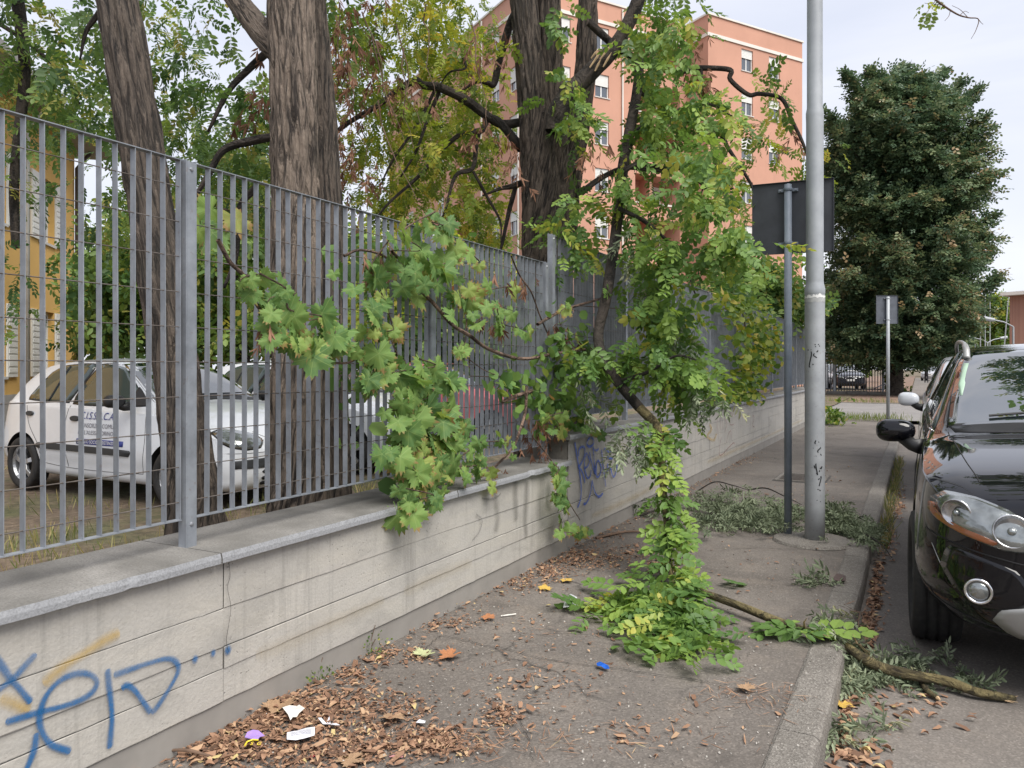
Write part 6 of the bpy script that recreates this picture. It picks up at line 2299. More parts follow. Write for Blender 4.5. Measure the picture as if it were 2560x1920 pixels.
# the lower column and the mat of leaves on the ground
for k in range(84):
    s = random.random()
    i = 10.6 + s * 5.3
    c = stem[int(i)].lerp(stem[min(16, int(i) + 1)], i - int(i))
    a = random.uniform(0, 6.28)
    dv = Vector((math.cos(a), math.sin(a), random.uniform(-.9, .1)))
    ind.append((c + Vector((random.uniform(-.04, .10), random.uniform(-.05, .05), random.uniform(-.03, .03))), dv, Vector((random.uniform(-.4, .8), -.5 + random.uniform(-.5, .5), 1)), random.uniform(.13, .215)))
for k in range(80):
    u, v = random.gauss(1640, 78), random.gauss(1560, 45)
    g = on_z(u, min(1680, max(1475, v)))
    hgt = max(.02, .22 * math.exp(-((u - 1680) / 70) ** 2 - ((v - 1500) / 60) ** 2) * random.uniform(.5, 1.2) + random.uniform(.01, .05))
    a = random.uniform(0, 6.28)
    ind.append((g + Vector((0, 0, hgt + .02)), Vector((math.cos(a), math.sin(a), random.uniform(-.15, .1))), Vector((random.uniform(-.5, .5), random.uniform(-.7, .3), 1)), random.uniform(.15, .23)))
random.shuffle(ind)
for p, dv, nr, sc in ind[:300]:
    place(random.choice(big_me), 'compound_leaf', p, dv, nr, sc, branch)
rest = ind[300:]
P = [np.array(r[0]) for r in rest]
D = [np.array(r[1]) for r in rest]
# the denser leafage behind the nearest sprays
extra_p, extra_d = [], []
for u, v, d, ru, rv, rd, n in clumps:
    c, dd = twigged(blob_points(u, v, d + .25, ru * 1.05, rv * 1.05, rd, max(2, int(n * .8))), 4, .24, .6)
    extra_p.append(c)
    extra_d.append(dd)
for (u, v, ru, rv, n) in ((1600, 1540, 90, 40, 30), (1680, 1600, 70, 45, 30), (1520, 1520, 60, 25, 12), (1740, 1640, 60, 30, 14)):
    for k in range(n):
        g = on_z(random.gauss(u, ru * .6), min(1690, random.gauss(v, rv * .6)))
        extra_p.append(np.array([[g.x, g.y, random.uniform(.02, .08)]]))
        a = random.uniform(0, 6.28)
        extra_d.append(np.array([[math.cos(a), math.sin(a), .03]]))
P = np.vstack([np.array(P).reshape(-1, 3)] + extra_p)
D = np.vstack([np.array(D).reshape(-1, 3)] + extra_d)
leaf_mesh('dense_leafage', M_L_FRESH, branch, T_BIG, P, D, rng.uniform(.13, .21, len(P)), .45, rng.random(len(P)), 'stuff')
# greyish drooping wilted sprays within it
pw, dw = [], []
for u, v, d, ru, rv, n in ((1600, 640, 5.7, 50, 90, 4), (1690, 860, 5.4, 50, 110, 6), (1605, 1070, 5.1, 20, 40, 5), (1480, 950, 5.4, 50, 30, 3), (1740, 960, 5.2, 40, 50, 6), (1570, 1080, 5.2, 22, 35, 5), (1780, 1640, 4.3, 40, 20, 10)):
    c, dd = twigged(blob_points(u, v, d, ru, rv, .2, n), 4, .2, 1.4)
    pw.append(c)
    dw.append(dd)
leaf_mesh('wilted_leafage', M_L_GREY, branch, T_WILT, np.vstack(pw), np.vstack(dw), rng.uniform(.10, .155, sum(len(x) for x in pw)), .2, None, 'stuff')
# its lower bough lying out across the pavement, snapped at the kerb
low = [on_z(1700, 1470, .05), on_z(1745, 1478, .06), on_z(1850, 1515, .06), on_z(1930, 1548, .05), on_z(1995, 1570, .045), on_z(2040, 1583, .04)]
limb('lying_bough', M_BARK_MOSSY, low, [.014, .020, .021, .021, .019, .014], branch, 14, 8, .0015, 6)
sm = MB()
for k in range(7):
    a = on_z(2035 + random.uniform(-6, 6), 1580, .045)
    b = on_z(2060 + random.uniform(-12, 26), 1588 + random.uniform(-12, 8), .03 + random.uniform(0, .05))
    sm.tube([a, b], [.006, .001], 5)
sm.tube([on_z(2012, 1570, .05), on_z(2010, 1555, .10), on_z(2018, 1545, .13)], [.006, .005, .001], 5)
sm.build('splinters', M_RAWWOOD, branch)['kind'] = 'stuff'
for (u, v, du, dv_) in ((1930, 1550, 8, 14), (1812, 1505, 5, -10), (1880, 1525, -4, 12)):
    a = on_z(u, v, .05)
    MB().tube([a, a + Vector((.01, -.01, -.03 if dv_ > 0 else .03))], [.006, .0005], 5).build('thorn', M_BARK_MOSSY, branch)

# ---------------------------------------------------------------- second broken piece in the gutter
gb = on_z(2200, 1660, -.12)
gut = thing('broken_branch', 'snapped bare branch with wilted leaves lying across the gutter by the front wheel', 'branch', gb)
gl = [on_z(2108, 1610, -.01), on_z(2150, 1640, -.02), on_z(2200, 1668, -.04), on_z(2280, 1688, -.055), on_z(2370, 1705, -.07), on_z(2440, 1730, -.085), on_z(2500, 1742, -.095), on_z(2538, 1746, -.10)]
limb('stem', M_BARK_MOSSY, gl, [.018, .023, .024, .023, .022, .019, .017, .010], gut, 14, 8, .002, 12)
limb('side_stem', M_BARK_MOSSY, [on_z(2290, 1690, -.10), on_z(2320, 1728, -.10), on_z(2345, 1746, -.103)], [.013, .013, .011], gut, 10, 6)
limb('side_stem', M_BARK_MOSSY, [on_z(2190, 1660, -.08), on_z(2165, 1630, -.03), on_z(2142, 1608, .01)], [.012, .01, .004], gut, 10, 6)
sm = MB()
for k in range(9):
    a = on_z(2500 + random.uniform(-20, 25), 1742 + random.uniform(-2, 8), -.105)
    b = on_z(2530 + random.uniform(-10, 18), 1746 + random.uniform(-6, 12), -.105)
    sm.tube([a, b], [.006, .001], 5)
sm.tube([on_z(2344, 1745, -.10), on_z(2350, 1749, -.10)], [.010, .004], 6)
sm.tube([on_z(2142, 1608, .01), on_z(2132, 1585, .06)], [.005, .001], 5)
sm.build('splinters', M_RAWWOOD, gut)['kind'] = 'stuff'
fine = MB()
for k in range(9):
    a = on_z(2110 + random.uniform(-20, 60), 1580 + random.uniform(-20, 40), 0.0)
    p = [a]
    for j in range(5):
        p.append(p[-1] + Vector((random.uniform(-.05, .05), random.uniform(.0, .08), random.uniform(.0, .05) * (1 - j / 3))))
    fine.tube(p, [.0025, .0022, .002, .0016, .0012, .0006], 4)
fine.build('fine_twigs', M_TWIG, gut)['kind'] = 'stuff'
pw, dw = [], []


def ground_mat(u, v, ru, rv, n, z, lift=.05):
    for k in range(int(n * 1.25)):
        g = on_z(random.gauss(u, ru * .5), random.gauss(v, rv * .5), z)
        pw.append([g.x, g.y, z + random.uniform(.01, lift)])
        a = random.uniform(0, 6.28)
        dw.append([math.cos(a), math.sin(a), random.uniform(-.1, .35)])


for a in ((2095, 1630, 26, 50, 40, -.10), (2130, 1690, 44, 40, 50, -.12), (2210, 1705, 60, 22, 34, -.12), (2290, 1660, 90, 14, 26, -.11), (2280, 1712, 80, 16, 24, -.12), (2110, 1730, 36, 26, 26, -.12), (2180, 1845, 30, 14, 12, -.12), (2085, 1590, 26, 40, 30, .0), (2080, 1870, 22, 30, 14, -.12), (2420, 1725, 60, 14, 12, -.12)):
    ground_mat(*a)
leaf_mesh('wilted_leafage', M_L_GREY, gut, T_WILT, pw, dw, rng.uniform(.07, .13, len(pw)), .3, None, 'stuff')
for k in range(7):
    g = on_z(2010 + random.uniform(-40, 50), 1600 + random.uniform(-20, 30), .02)
    a = random.uniform(0, 6.28)
    place(big_me[k % 6], 'compound_leaf', g + Vector((0, 0, .04)), (math.cos(a), math.sin(a), .1), (0, -.3, 1), random.uniform(.19, .26), gut)

# ---------------------------------------------------------------- brush heaps round the poles
def brush(label, spots, twigs, lift=.10, z=0.0):
    global pw, dw
    pw, dw = [], []
    c = on_z(spots[0][0], spots[0][1], z)
    t = thing('brush_pile', label, 'brush pile', c)
    for s in spots:
        ground_mat(*s, z, lift)
    leaf_mesh('wilted_leafage', M_L_GREY, t, T_WILT, pw, dw, rng.uniform(.08, .145, len(pw)), .25, rng.random(len(pw)) * .75, 'stuff')
    for (u0, v0, u1, v1, h, r) in twigs:
        a, b = on_z(u0, v0, z + .02), on_z(u1, v1, z + .03)
        m1 = a.lerp(b, .35) + Vector((0, 0, h))
        m2 = a.lerp(b, .7) + Vector((random.uniform(-.05, .05), 0, h * .6))
        limb('twig', M_BARK_LIMB, [a, m1, m2, b], [r, r * .9, r * .7, r * .3], t, 7, 6)
    return t


brush('heap of grey-green wilted twigs around the foot of the thin sign post', [(1830, 1290, 120, 40, 130), (1900, 1310, 100, 34, 120), (1770, 1270, 80, 30, 50), (1640, 1290, 60, 16, 26), (1955, 1300, 50, 26, 50), (1800, 1320, 60, 24, 40)],
      [(1740, 1230, 1870, 1225, .10, .008), (1870, 1225, 2005, 1262, .07, .008), (1760, 1290, 1960, 1305, .06, .007), (1600, 1290, 1720, 1270, .03, .008), (1840, 1270, 1910, 1330, .05, .005)], .10)
brush('spread of wilted leafy twigs between the lamp post and the kerb', [(2110, 1330, 60, 26, 90), (2160, 1350, 40, 20, 50), (2090, 1300, 50, 20, 50), (2060, 1290, 30, 20, 30)],
      [(2070, 1318, 2180, 1312, .05, .008), (2130, 1325, 2230, 1395, .04, .007)], .08)
brush('small handful of wilted leaves lying beside the kerb', [(2050, 1462, 40, 12, 16)], [(2010, 1460, 2090, 1470, .02, .003)], .03)
tag(limb('stick', M_TWIG, [on_z(1490, 1345, .01), on_z(1560, 1330, .02), on_z(1610, 1328, .02), on_z(1640, 1315, .015)], [.011, .01, .008, .004], None, 8, 5), 'thin dry stick lying near the wall below the hanging leaves', 'stick')
tag(limb('stick', M_TWIG, [on_z(415, 1876, .02), on_z(470, 1876, .03), on_z(525, 1890, .02)], [.004, .006, .004], None, 7, 5), 'short pale stick in the leaf litter at the bottom left', 'stick')

# ================================================================== grapevine on the nearer fence
def grape_outline(seed):
    random.seed(seed)
    pts = []
    n = 46
    for k in range(n):
        a = -math.pi + 2 * math.pi * (k + .5) / n           # 0 = tip
        lob = 0.0
        for c, w, h in ((0, .42, 1.0), (1.15, .40, .88), (-1.15, .40, .88), (2.25, .42, .62), (-2.25, .42, .62)):
            dd = (a - c + math.pi) % (2 * math.pi) - math.pi
            lob = max(lob, h * math.exp(-(dd / w) ** 2 * .9))
        r = .36 + .26 * lob + (.075 if k % 2 else -.045) * (.5 + lob)
        if abs(a) > 2.85:
            r *= .30
        r *= random.uniform(.93, 1.07)
        pts.append((r * math.cos(a), r * math.sin(a)))
    return pts


vine_me = []
for sd_i in range(9):
    o = grape_outline(40 + sd_i)
    droop, cup = random.uniform(.2, 1.1), random.uniform(-.5, .9)
    V = [(0, 0, 0)]
    for fr in (.5, 1.0):
        for (x, y_) in o:
            x2, y2 = x * fr, y_ * fr
            rr = math.hypot(x2, y2)
            a = math.atan2(y_, x)
            z = -droop * x2 * x2 * .8 - cup * y2 * y2 * 1.2 + .10 * math.cos(a * 5.3) * rr * fr + random.uniform(-.012, .012) * fr
            V.append((x2 + .22, y2, z))
    V[0] = (.22, 0, .0)
    n = len(o)
    F = [(0, 1 + k, 1 + (k + 1) % n) for k in range(n)] + [(1 + k, 1 + n + k, 1 + n + (k + 1) % n, 1 + (k + 1) % n) for k in range(n)]
    b0 = len(V)                                                # petiole
    V += [(-.25, -.012, .05), (-.25, .012, .05), (.22, -.010, -.004), (.22, .010, -.004)]
    F += [(b0, b0 + 1, b0 + 3, b0 + 2)]
    me = bpy.data.meshes.new('vine_leaf')
    me.from_pydata(V, [], F)
    me.materials.append(M_L_VINE)
    me.polygons.foreach_set('use_smooth', [True] * len(me.polygons))
    vine_me.append(me)
random.seed(99)
vb = on_x(1230, 1180, X_FENCE)
vine = thing('grapevine', 'grapevine with big lobed leaves hanging over the nearer fence and wall', 'vine', (X_FENCE, vb.y, .69))
XV = X_FENCE + .06


def vine_stem(pts, r0, r1, X=XV, parent=None, wob=.04):
    P = []
    for i, p in enumerate(pts):
        q = on_x(p[0], p[1], p[2] if len(p) > 2 else X + random.uniform(-.01, wob))
        P.append(q)
    return limb('stem', M_STEM, P, list(np.linspace(r0, r1, len(P))), parent or vine, 9, 6)


vine_stem([(545, 600), (575, 655), (610, 690), (630, 741), (661, 792), (688, 842), (727, 881), (782, 900), (860, 908), (900, 893)], .009, .005)
vine_stem([(610, 688), (680, 700), (730, 730), (760, 770)], .006, .003)
vine_stem([(1037, 710), (1085, 760), (1130, 811), (1173, 838), (1223, 873), (1305, 897), (1383, 885), (1488, 869)], .010, .012, XV + .05)
vine_stem([(1278, 640), (1300, 690), (1328, 730), (1350, 790), (1371, 838)], .006, .005)
vine_stem([(1344, 811), (1380, 790), (1418, 772), (1507, 745)], .012, .010, XV + .06)
vine_stem([(1317, 965), (1313, 1029), (1300, 1075), (1282, 1118), (1231, 1173), (1196, 1196)], .011, .007, XV + .08)
vine_stem([(1330, 978), (1290, 990), (1255, 1005)], .014, .012, XV + .02)
vine_stem([(970, 680), (955, 740), (940, 800), (935, 830)], .010, .007)
vine_stem([(980, 630), (1010, 660), (1037, 710)], .008, .009)
vine_stem([(860, 640), (900, 625), (960, 640), (1000, 680)], .007, .006)
vine_stem([(975, 840), (990, 880), (1010, 915)], .004, .003)
vine_stem([(1010, 900), (1040, 1000), (1060, 1100), (1050, 1200)], .006, .003, XV + .09)
vine_stem([(1330, 1090), (1370, 1140), (1400, 1190), (1420, 1250), (1450, 1300)], .005, .003, -2.20)
vine_stem([(1150, 880), (1210, 925), (1265, 945)], .003, .003)
vine_stem([(1175, 940), (1265, 943)], .003, .003)
regs = [  # u, v, ru, rv, n, X, size
    (610, 700, 50, 60, 4, XV, .07), (690, 720, 70, 50, 9, XV + .03, .085), (760, 790, 80, 50, 15, XV + .07, .12), (830, 850, 70, 45, 15, XV + .07, .125), (700, 820, 40, 40, 6, XV + .03, .09),
    (930, 680, 80, 70, 14, XV + .04, .11), (960, 800, 60, 80, 18, XV + .06, .12), (940, 910, 50, 50, 10, XV + .06, .11), (1040, 620, 60, 60, 14, XV + .04, .12), (1110, 680, 80, 80, 18, XV + .04, .12), (1090, 560, 50, 30, 6, XV + .02, .10),
    (1200, 760, 80, 70, 16, XV + .05, .11), (1270, 820, 70, 60, 12, XV + .05, .10), (1040, 930, 70, 60, 16, XV + .09, .135), (1060, 1020, 80, 70, 22, XV + .10, .135), (1020, 1110, 70, 60, 18, XV + .10, .125), (1120, 1090, 70, 60, 16, XV + .10, .13),
    (1050, 1190, 80, 50, 18, XV + .13, .125), (1030, 1245, 50, 25, 9, -2.215, .115), (1190, 1150, 70, 50, 12, XV + .10, .11), (1240, 1120, 50, 40, 7, XV + .08, .09), (1150, 840, 40, 60, 6, XV + .04, .09), (1165, 910, 25, 30, 5, XV + .06, .10),
    (1340, 900, 70, 50, 16, XV + .12, .13), (1400, 950, 80, 60, 18, XV + .12, .125), (1450, 1000, 60, 50, 12, XV + .14, .11), (1440, 660, 50, 50, 9, XV + .08, .12), (1390, 780, 60, 50, 9, XV + .06, .10), (1460, 800, 60, 60, 10, XV + .08, .10),
    (1395, 1180, 22, 40, 7, -2.20, .10), (1410, 1250, 30, 40, 9, -2.195, .10), (1445, 1315, 45, 22, 8, -2.19, .12), (1385, 1060, 40, 40, 6, XV + .10, .10), (545, 560, 40, 50, 6, X_FENCE - .12, .13), (1490, 1075, 35, 25, 4, XV + .2, .10)]
nleaf = 0
regs = regs[-7:] + regs[:-7]
lp_ = []
for u, v, ru, rv, n, X, sz in regs:
    if len(lp_) > 3:
        pick = sorted(lp_, key=lambda q: -q.z)[::max(1, len(lp_) // 4)][:5]
        if len(pick) > 2:
            limb('tendril', M_STEM, pick, list(np.linspace(.004, .0015, len(pick))), vine, 6, 5)
    lp_ = []
    for k in range(n):
        if nleaf >= 330:
            break
        uu, vv_ = random.gauss(u, ru * .55), random.gauss(v, rv * .55)
        p = on_x(uu, vv_, X + random.uniform(-.02, .09))
        out = Vector((.7 + random.uniform(-.6, .5), -.4 + random.uniform(-.8, .8), .6 + random.uniform(-.7, .5)))
        dv = Vector((random.uniform(-.15, .35), random.uniform(-.7, .7), random.uniform(-1.1, -.25)))
        place(random.choice(vine_me), 'leaf', p, dv, out, sz * random.choice([.55, .7, .85, .98, 1.08, 1.2]), vine)
        nleaf += 1
        lp_.append(p)
# shaded small leaves and dry tangle between the bars
Pv, Dv = [], []
for u, v, ru, rv, n, X in ((940, 660, 130, 90, 120, X_FENCE - .10), (1100, 700, 150, 110, 150, X_FENCE - .12), (1340, 980, 110, 90, 170, XV + .03), (1250, 760, 120, 100, 120, X_FENCE - .1), (1420, 900, 90, 120, 150, XV + .06), (1060, 1100, 90, 130, 120, XV + .02), (1430, 1050, 60, 50, 60, XV + .08), (880, 900, 60, 120, 60, X_FENCE - .12)):
    for k in range(n):
        p = on_x(random.gauss(u, ru * .5), random.gauss(v, rv * .5), X + random.uniform(-.07, .05))
        Pv.append(p)
        Dv.append((random.uniform(-.4, .4), random.uniform(-1, 1), random.uniform(-1.2, .1)))
tv_list = [single_leaf(.95), single_leaf(.8)]
leaf_mesh('inner_foliage', M_L_VINE_T, vine, tv_list, np.array(Pv), np.array(Dv), rng.uniform(.05, .10, len(Pv)), .4, rng.beta(2, 2.2, len(Pv)), 'stuff')
Pv, Dv = [], []
for u, v, n in ((1350, 1060, 26), (1345, 1100, 20), (950, 640, 14), (1290, 700, 12), (1230, 800, 14), (1400, 830, 14), (1240, 1195, 20), (700, 830, 8)):
    for k in range(n):
        p = on_x(random.gauss(u, 26), random.gauss(v, 22), XV + random.uniform(-.02, .08))
        Pv.append(p)
        Dv.append((random.uniform(-.3, .3), random.uniform(-.6, .6), -1))
leaf_mesh('dry_tangle', M_L_BROWN, vine, T_POD, np.array(Pv), np.array(Dv), rng.uniform(.06, .13, len(Pv)), .1, None, 'stuff')

# creeper over the farther fence
cb = on_x(1880, 1000, X_FENCE)
creeper = thing('creeper', 'yellow-green creeper spilling over the farther fence behind the sign post', 'vine', (cb.x, cb.y, .87))
limb('stem', M_STEM, [on_x(1850, 1000, X_FENCE + .05), on_x(1870, 900, X_FENCE + .08), on_x(1860, 800, X_FENCE + .1), on_x(1840, 740, X_FENCE + .1)], [.012, .011, .01, .006], creeper, 7, 5)
limb('stem', M_STEM, [on_x(1880, 1000, X_FENCE + .05), on_x(1910, 900, X_FENCE + .1), on_x(1930, 800, X_FENCE + .1)], [.01, .009, .005], creeper, 7, 5)
Pv, Dv = [], []
for u, v, ru, rv, n in ((1850, 770, 50, 30, 120), (1890, 830, 60, 60, 330), (1880, 900, 50, 50, 260), (1860, 970, 45, 35, 150), (1930, 860, 30, 60, 120), (1810, 745, 30, 18, 50), (1830, 990, 60, 14, 60)):
    for k in range(n):
        Pv.append(on_x(random.gauss(u, ru * .55), random.gauss(v, rv * .55), X_FENCE + .12 + random.uniform(-.08, .2)))
        Dv.append((random.uniform(-.1, .8), random.uniform(-1, .6), random.uniform(-1.0, .3)))
leaf_mesh('leaves', m_leaf('creeper_leaves', [(0.0, (.06, .12, .025)), (.5, (.13, .21, .035)), (.85, (.26, .30, .05)), (1.0, (.40, .32, .06))], .35), creeper, tv_list, np.array(Pv), np.array(Dv), rng.uniform(.07, .13, len(Pv)), .5, None, 'stuff')

# overhanging twig at the upper right (from the street tree behind the viewer)
tg = thing('overhanging_twig', 'bare crooked twig with a few leaves hanging into the sky at upper right', 'twig', at(2300, -260, 3.6))
main = [at(2180, -260, 3.6), at(2270, -60, 3.55), at(2340, 0, 3.5), at(2390, 34, 3.5), at(2420, 44, 3.5), at(2446, 48, 3.5), at(2440, 75, 3.5), at(2428, 97, 3.5)]
limb('stem', M_TWIG, main, [.008, .006, .0048, .0038, .003, .0022, .0015, .0008], tg, 6, 5)
for pp in ([(2376, 25), (2372, 40), (2362, 52)], [(2400, 38), (2412, 28), (2422, 32)], [(2446, 48), (2452, 56), (2458, 61)], [(2420, 44), (2400, 24), (2380, 14)], [(2360, 12), (2335, 10), (2312, 8)], [(2340, 0), (2325, 20), (2312, 38)]):
    limb('side_twig', M_TWIG, path(pp, 3.5), [.0018, .0012, .0006], tg, 5, 4)
Pv = [at(2312, 6, 3.5), at(2320, 2, 3.5), at(2330, 24, 3.5), at(2322, 26, 3.52), at(2334, 5, 3.5)]
Dv = [(-.5, 0, -.5), (.3, .2, -.6), (-.1, .1, -1), (-.4, .1, -.8), (.5, .3, -.3)]
leaf_mesh('leaves', M_L_YELL, tg, T_PIN_SMALL, np.array(Pv), np.array(Dv), np.array([.06, .05, .075, .07, .05]), .3, np.array([.4, .7, .2, .3, .5]), 'stuff')

# ================================================================== ground litter
def dead(u, v, ru, rv, n, z=0.0):
    out = []
    for k in range(n):
        uu, vv_ = random.gauss(u, ru * .5), random.gauss(v, rv * .5)
        if vv_ < 960:
            continue
        p = on_z(uu, vv_, z)
        if z == 0 and (p.x < X_FOOT + .01 or p.x > -.33):
            continue
        if z < 0 and p.x < -.28:
            continue
        out.append((p.x, p.y, z + .004 + abs(random.gauss(0, .006))))
    return out


def curl(c):
    V, F = [], []
    for i, s in enumerate((0, .33, .66, 1)):
        w = (.12, .52, .46, .02)[i]
        for j, t in enumerate((-1, 0, 1)):
            V.append((s - .5, w * t * .5, c * (abs(t) * .35 * w * 2 + .25 * math.sin(s * 3.1))))
    for i in range(3):
        for j in range(2):
            a = i * 3 + j
            F.append((a, a + 1, a + 4, a + 3))
    return np.array(V, float), np.array(F, int)


def shard(seed):
    random.seed(seed)
    V = [(random.uniform(-.6, -.3), random.uniform(-.35, -.05), random.uniform(0, .25)), (random.uniform(.2, .5), random.uniform(-.4, -.1), random.uniform(0, .2)), (random.uniform(.3, .6), random.uniform(.1, .4), random.uniform(0, .3)),
         (random.uniform(-.5, -.1), random.uniform(.1, .4), random.uniform(0, .2)), (random.uniform(.6, 1.0), random.uniform(-.1, .3), random.uniform(-.1, .3)), (random.uniform(.5, .7), random.uniform(-.3, -.15), 0)]
    return np.array(V, float), np.array([(0, 1, 2, 3), (1, 5, 4, 2)], int)


T_DEAD = [shard(1), shard(3), curl(.25), curl(-.15), curl(.55), curl(.1), curl(-.3), curl(.8), curl(.4)]
spots = [(650, 1790, 200, 70, 900), (820, 1760, 190, 60, 650), (540, 1860, 170, 60, 650), (900, 1850, 240, 70, 700), (740, 1890, 300, 50, 600), (1000, 1770, 100, 50, 160), (1260, 1790, 60, 40, 150), (1100, 1860, 110, 36, 330), (1330, 1700, 120, 50, 90),
         (1440, 1400, 120, 34, 520), (1560, 1390, 130, 36, 420), (1650, 1420, 70, 30, 160), (1300, 1460, 90, 30, 260), (1380, 1430, 60, 26, 220), (1130, 1560, 80, 30, 110), (960, 1640, 60, 30, 110), (880, 1690, 60, 30, 130), (700, 1770, 60, 40, 200),
         (1500, 1330, 120, 22, 200), (1880, 1145, 70, 16, 110), (1780, 1180, 60, 20, 90), (1700, 1240, 80, 22, 120), (2010, 1060, 60, 14, 60), (1400, 1620, 260, 120, 80), (1150, 1720, 250, 150, 110), (1600, 1800, 400, 90, 70), (1800, 1560, 250, 120, 50),
         (1900, 1420, 200, 80, 60), (2080, 1180, 60, 60, 90), (1980, 1240, 100, 40, 120), (1050, 1650, 60, 20, 50), (1040, 1640, 30, 16, 40), (1500, 1840, 300, 60, 60), (1450, 1720, 120, 30, 40), (1300, 1560, 90, 40, 40)]
Pd = []
for s in spots:
    Pd += dead(*s)
for s in spots[:8] + spots[9:18]:
    Pd += dead(s[0], s[1], s[2] * .9, s[3] * .9, int(s[4] * .45))
# windrow along the foot of the wall
for k in range(1700):
    y_ = random.uniform(.3, 12.0)
    dens = .5 + .5 * noise.noise(Vector((y_ * 1.1, 3.3, 0)))
    if random.random() > dens * 1.2:
        continue
    Pd.append((X_FOOT + .01 + abs(random.gauss(0, .10)), y_, .004 + abs(random.gauss(0, .012))))
Pd = np.array(Pd)
an = rng.uniform(0, 6.28, len(Pd))
Dd = np.stack([np.cos(an), np.sin(an), rng.normal(0, .22, len(an))], 1)
leaf_mesh('fallen_leaves', M_L_LITTER, None, T_DEAD, Pd, Dd, np.clip(rng.gamma(2.6, .0056, len(Pd)), .005, .045), .8, np.clip(rng.beta(1.5, 1.5, len(Pd)), 0, 1), 'stuff')
# litter in the gutter
Pd = []
for s in ((2110, 1780, 26, 60, 130), (2090, 1850, 26, 80, 130), (2190, 1460, 24, 90, 260), (2170, 1560, 22, 70, 200), (2220, 1350, 20, 50, 130), (2245, 1250, 20, 60, 160), (2230, 1180, 20, 60, 120), (2130, 1720, 40, 40, 90), (2250, 1780, 160, 60, 60), (2150, 1900, 60, 40, 60)):
    Pd += dead(*s, -.12)
Pd = np.array(Pd)
an = rng.uniform(0, 6.28, len(Pd))
Dd = np.stack([np.cos(an), np.sin(an), rng.normal(0, .2, len(an))], 1)
leaf_mesh('gutter_leaves', M_L_LITTER, None, T_DEAD, Pd, Dd, rng.uniform(.02, .05, len(Pd)), .75, rng.beta(1.6, 1.6, len(Pd)), 'stuff')
# fine straw and stalks
Pd = []
for s in ((700, 1800, 300, 80, 260), (1150, 1860, 260, 50, 260), (1850, 1740, 160, 40, 110), (1650, 1850, 300, 50, 80), (1480, 1400, 140, 40, 150), (1400, 1650, 300, 120, 90), (1960, 1760, 90, 40, 50), (2120, 1480, 30, 200, 10)):
    Pd += dead(*s)
Pd = np.array(Pd)
an = rng.uniform(0, 6.28, len(Pd))
Dd = np.stack([np.cos(an), np.sin(an), rng.normal(0, .08, len(an))], 1)
T_STRAW = [oval(0, 0, 1, 0, 1, .035, .2, 0, 0), oval(0, 0, 1, .1, 1, .05, .2, 0, .05)]
T_STRAW = [(np.array(v, float), np.array(f, int)) for v, f in T_STRAW]
leaf_mesh('leaf_stalks', M_L_LITTER, None, T_STRAW, Pd, Dd, rng.uniform(.02, .085, len(Pd)), .8, rng.beta(2, 2, len(Pd)), 'stuff')
# grit and crumbs
Pd = []
for k in range(1500):
    Pd.append(dead(random.uniform(600, 2100), random.uniform(1380, 1920), 10, 10, 1))
Pd = np.array([p[0] for p in Pd if p])
Dd = rng.normal(size=(len(Pd), 3))
leaf_mesh('grit', flat('pale_grit', (.33, .31, .28), .9, var=.4, scale=40), None, T_SINGLE, Pd, Dd, rng.uniform(.004, .012, len(Pd)), .3, None, 'stuff')


# a few large dead leaves, each its own thing
def big_leaf(label, u, v, size, mat, z=0.0):
    g = on_z(u, v, z)
    o = bpy.data.objects.new('fallen_leaf', None)
    me = random.choice(vine_me).copy()
    me.materials.clear()
    me.materials.append(mat)
    o = bpy.data.objects.new('fallen_leaf', me)
    COL.objects.link(o)
    o.location = g + Vector((0, 0, .008 + size * .10))
    o.rotation_euler = (random.uniform(-.1, .1), random.uniform(2.95, 3.3), random.uniform(0, 6.28))
    o.scale = (size, size, size * .7)
    return tag(o, label, 'leaf')


M_DL_OR = flat('orange_dead_leaf', (.33, .14, .06), .8, var=.35, scale=22)
M_DL_YE = flat('yellow_dead_leaf', (.46, .30, .06), .8, var=.35, scale=22)
M_DL_TAN = flat('tan_dead_leaf', (.30, .19, .11), .8, var=.35, scale=22)
M_DL_GRN = flat('pale_green_dead_leaf', (.36, .38, .20), .8, var=.3, scale=22)
for lab, u, v, s_, m_ in (('orange star-shaped dead leaf alone on the bare asphalt', 1138, 1643, .10, M_DL_OR), ('yellow leaf curled on the asphalt left of the fallen foliage', 1362, 1480, .075, M_DL_YE),
                          ('pale yellow-green dead leaf beside the wall-foot litter', 1052, 1648, .09, M_DL_GRN), ('large tan plane leaf standing up against the wall foot litter', 705, 1768, .12, M_DL_TAN),
                          ('tan leaf lying in the litter below the torn paper', 985, 1800, .09, M_DL_TAN), ('orange-brown leaf on the pavement near the kerb edge', 1875, 1733, .07, M_DL_TAN),
                          ('yellow crumpled leaf on the asphalt near the wall shadow', 1412, 1455, .08, M_DL_YE), ('brown curled leaf at the very bottom of the picture', 895, 1908, .09, M_DL_TAN), ('rust leaf near the middle of the pavement', 1222, 1553, .07, M_DL_OR), ('orange leaf in the gutter below the kerb corner', 2105, 1765, .08, M_DL_YE)):
    big_leaf(lab, u, v, s_, m_, -.12 if u > 2100 else 0.0)


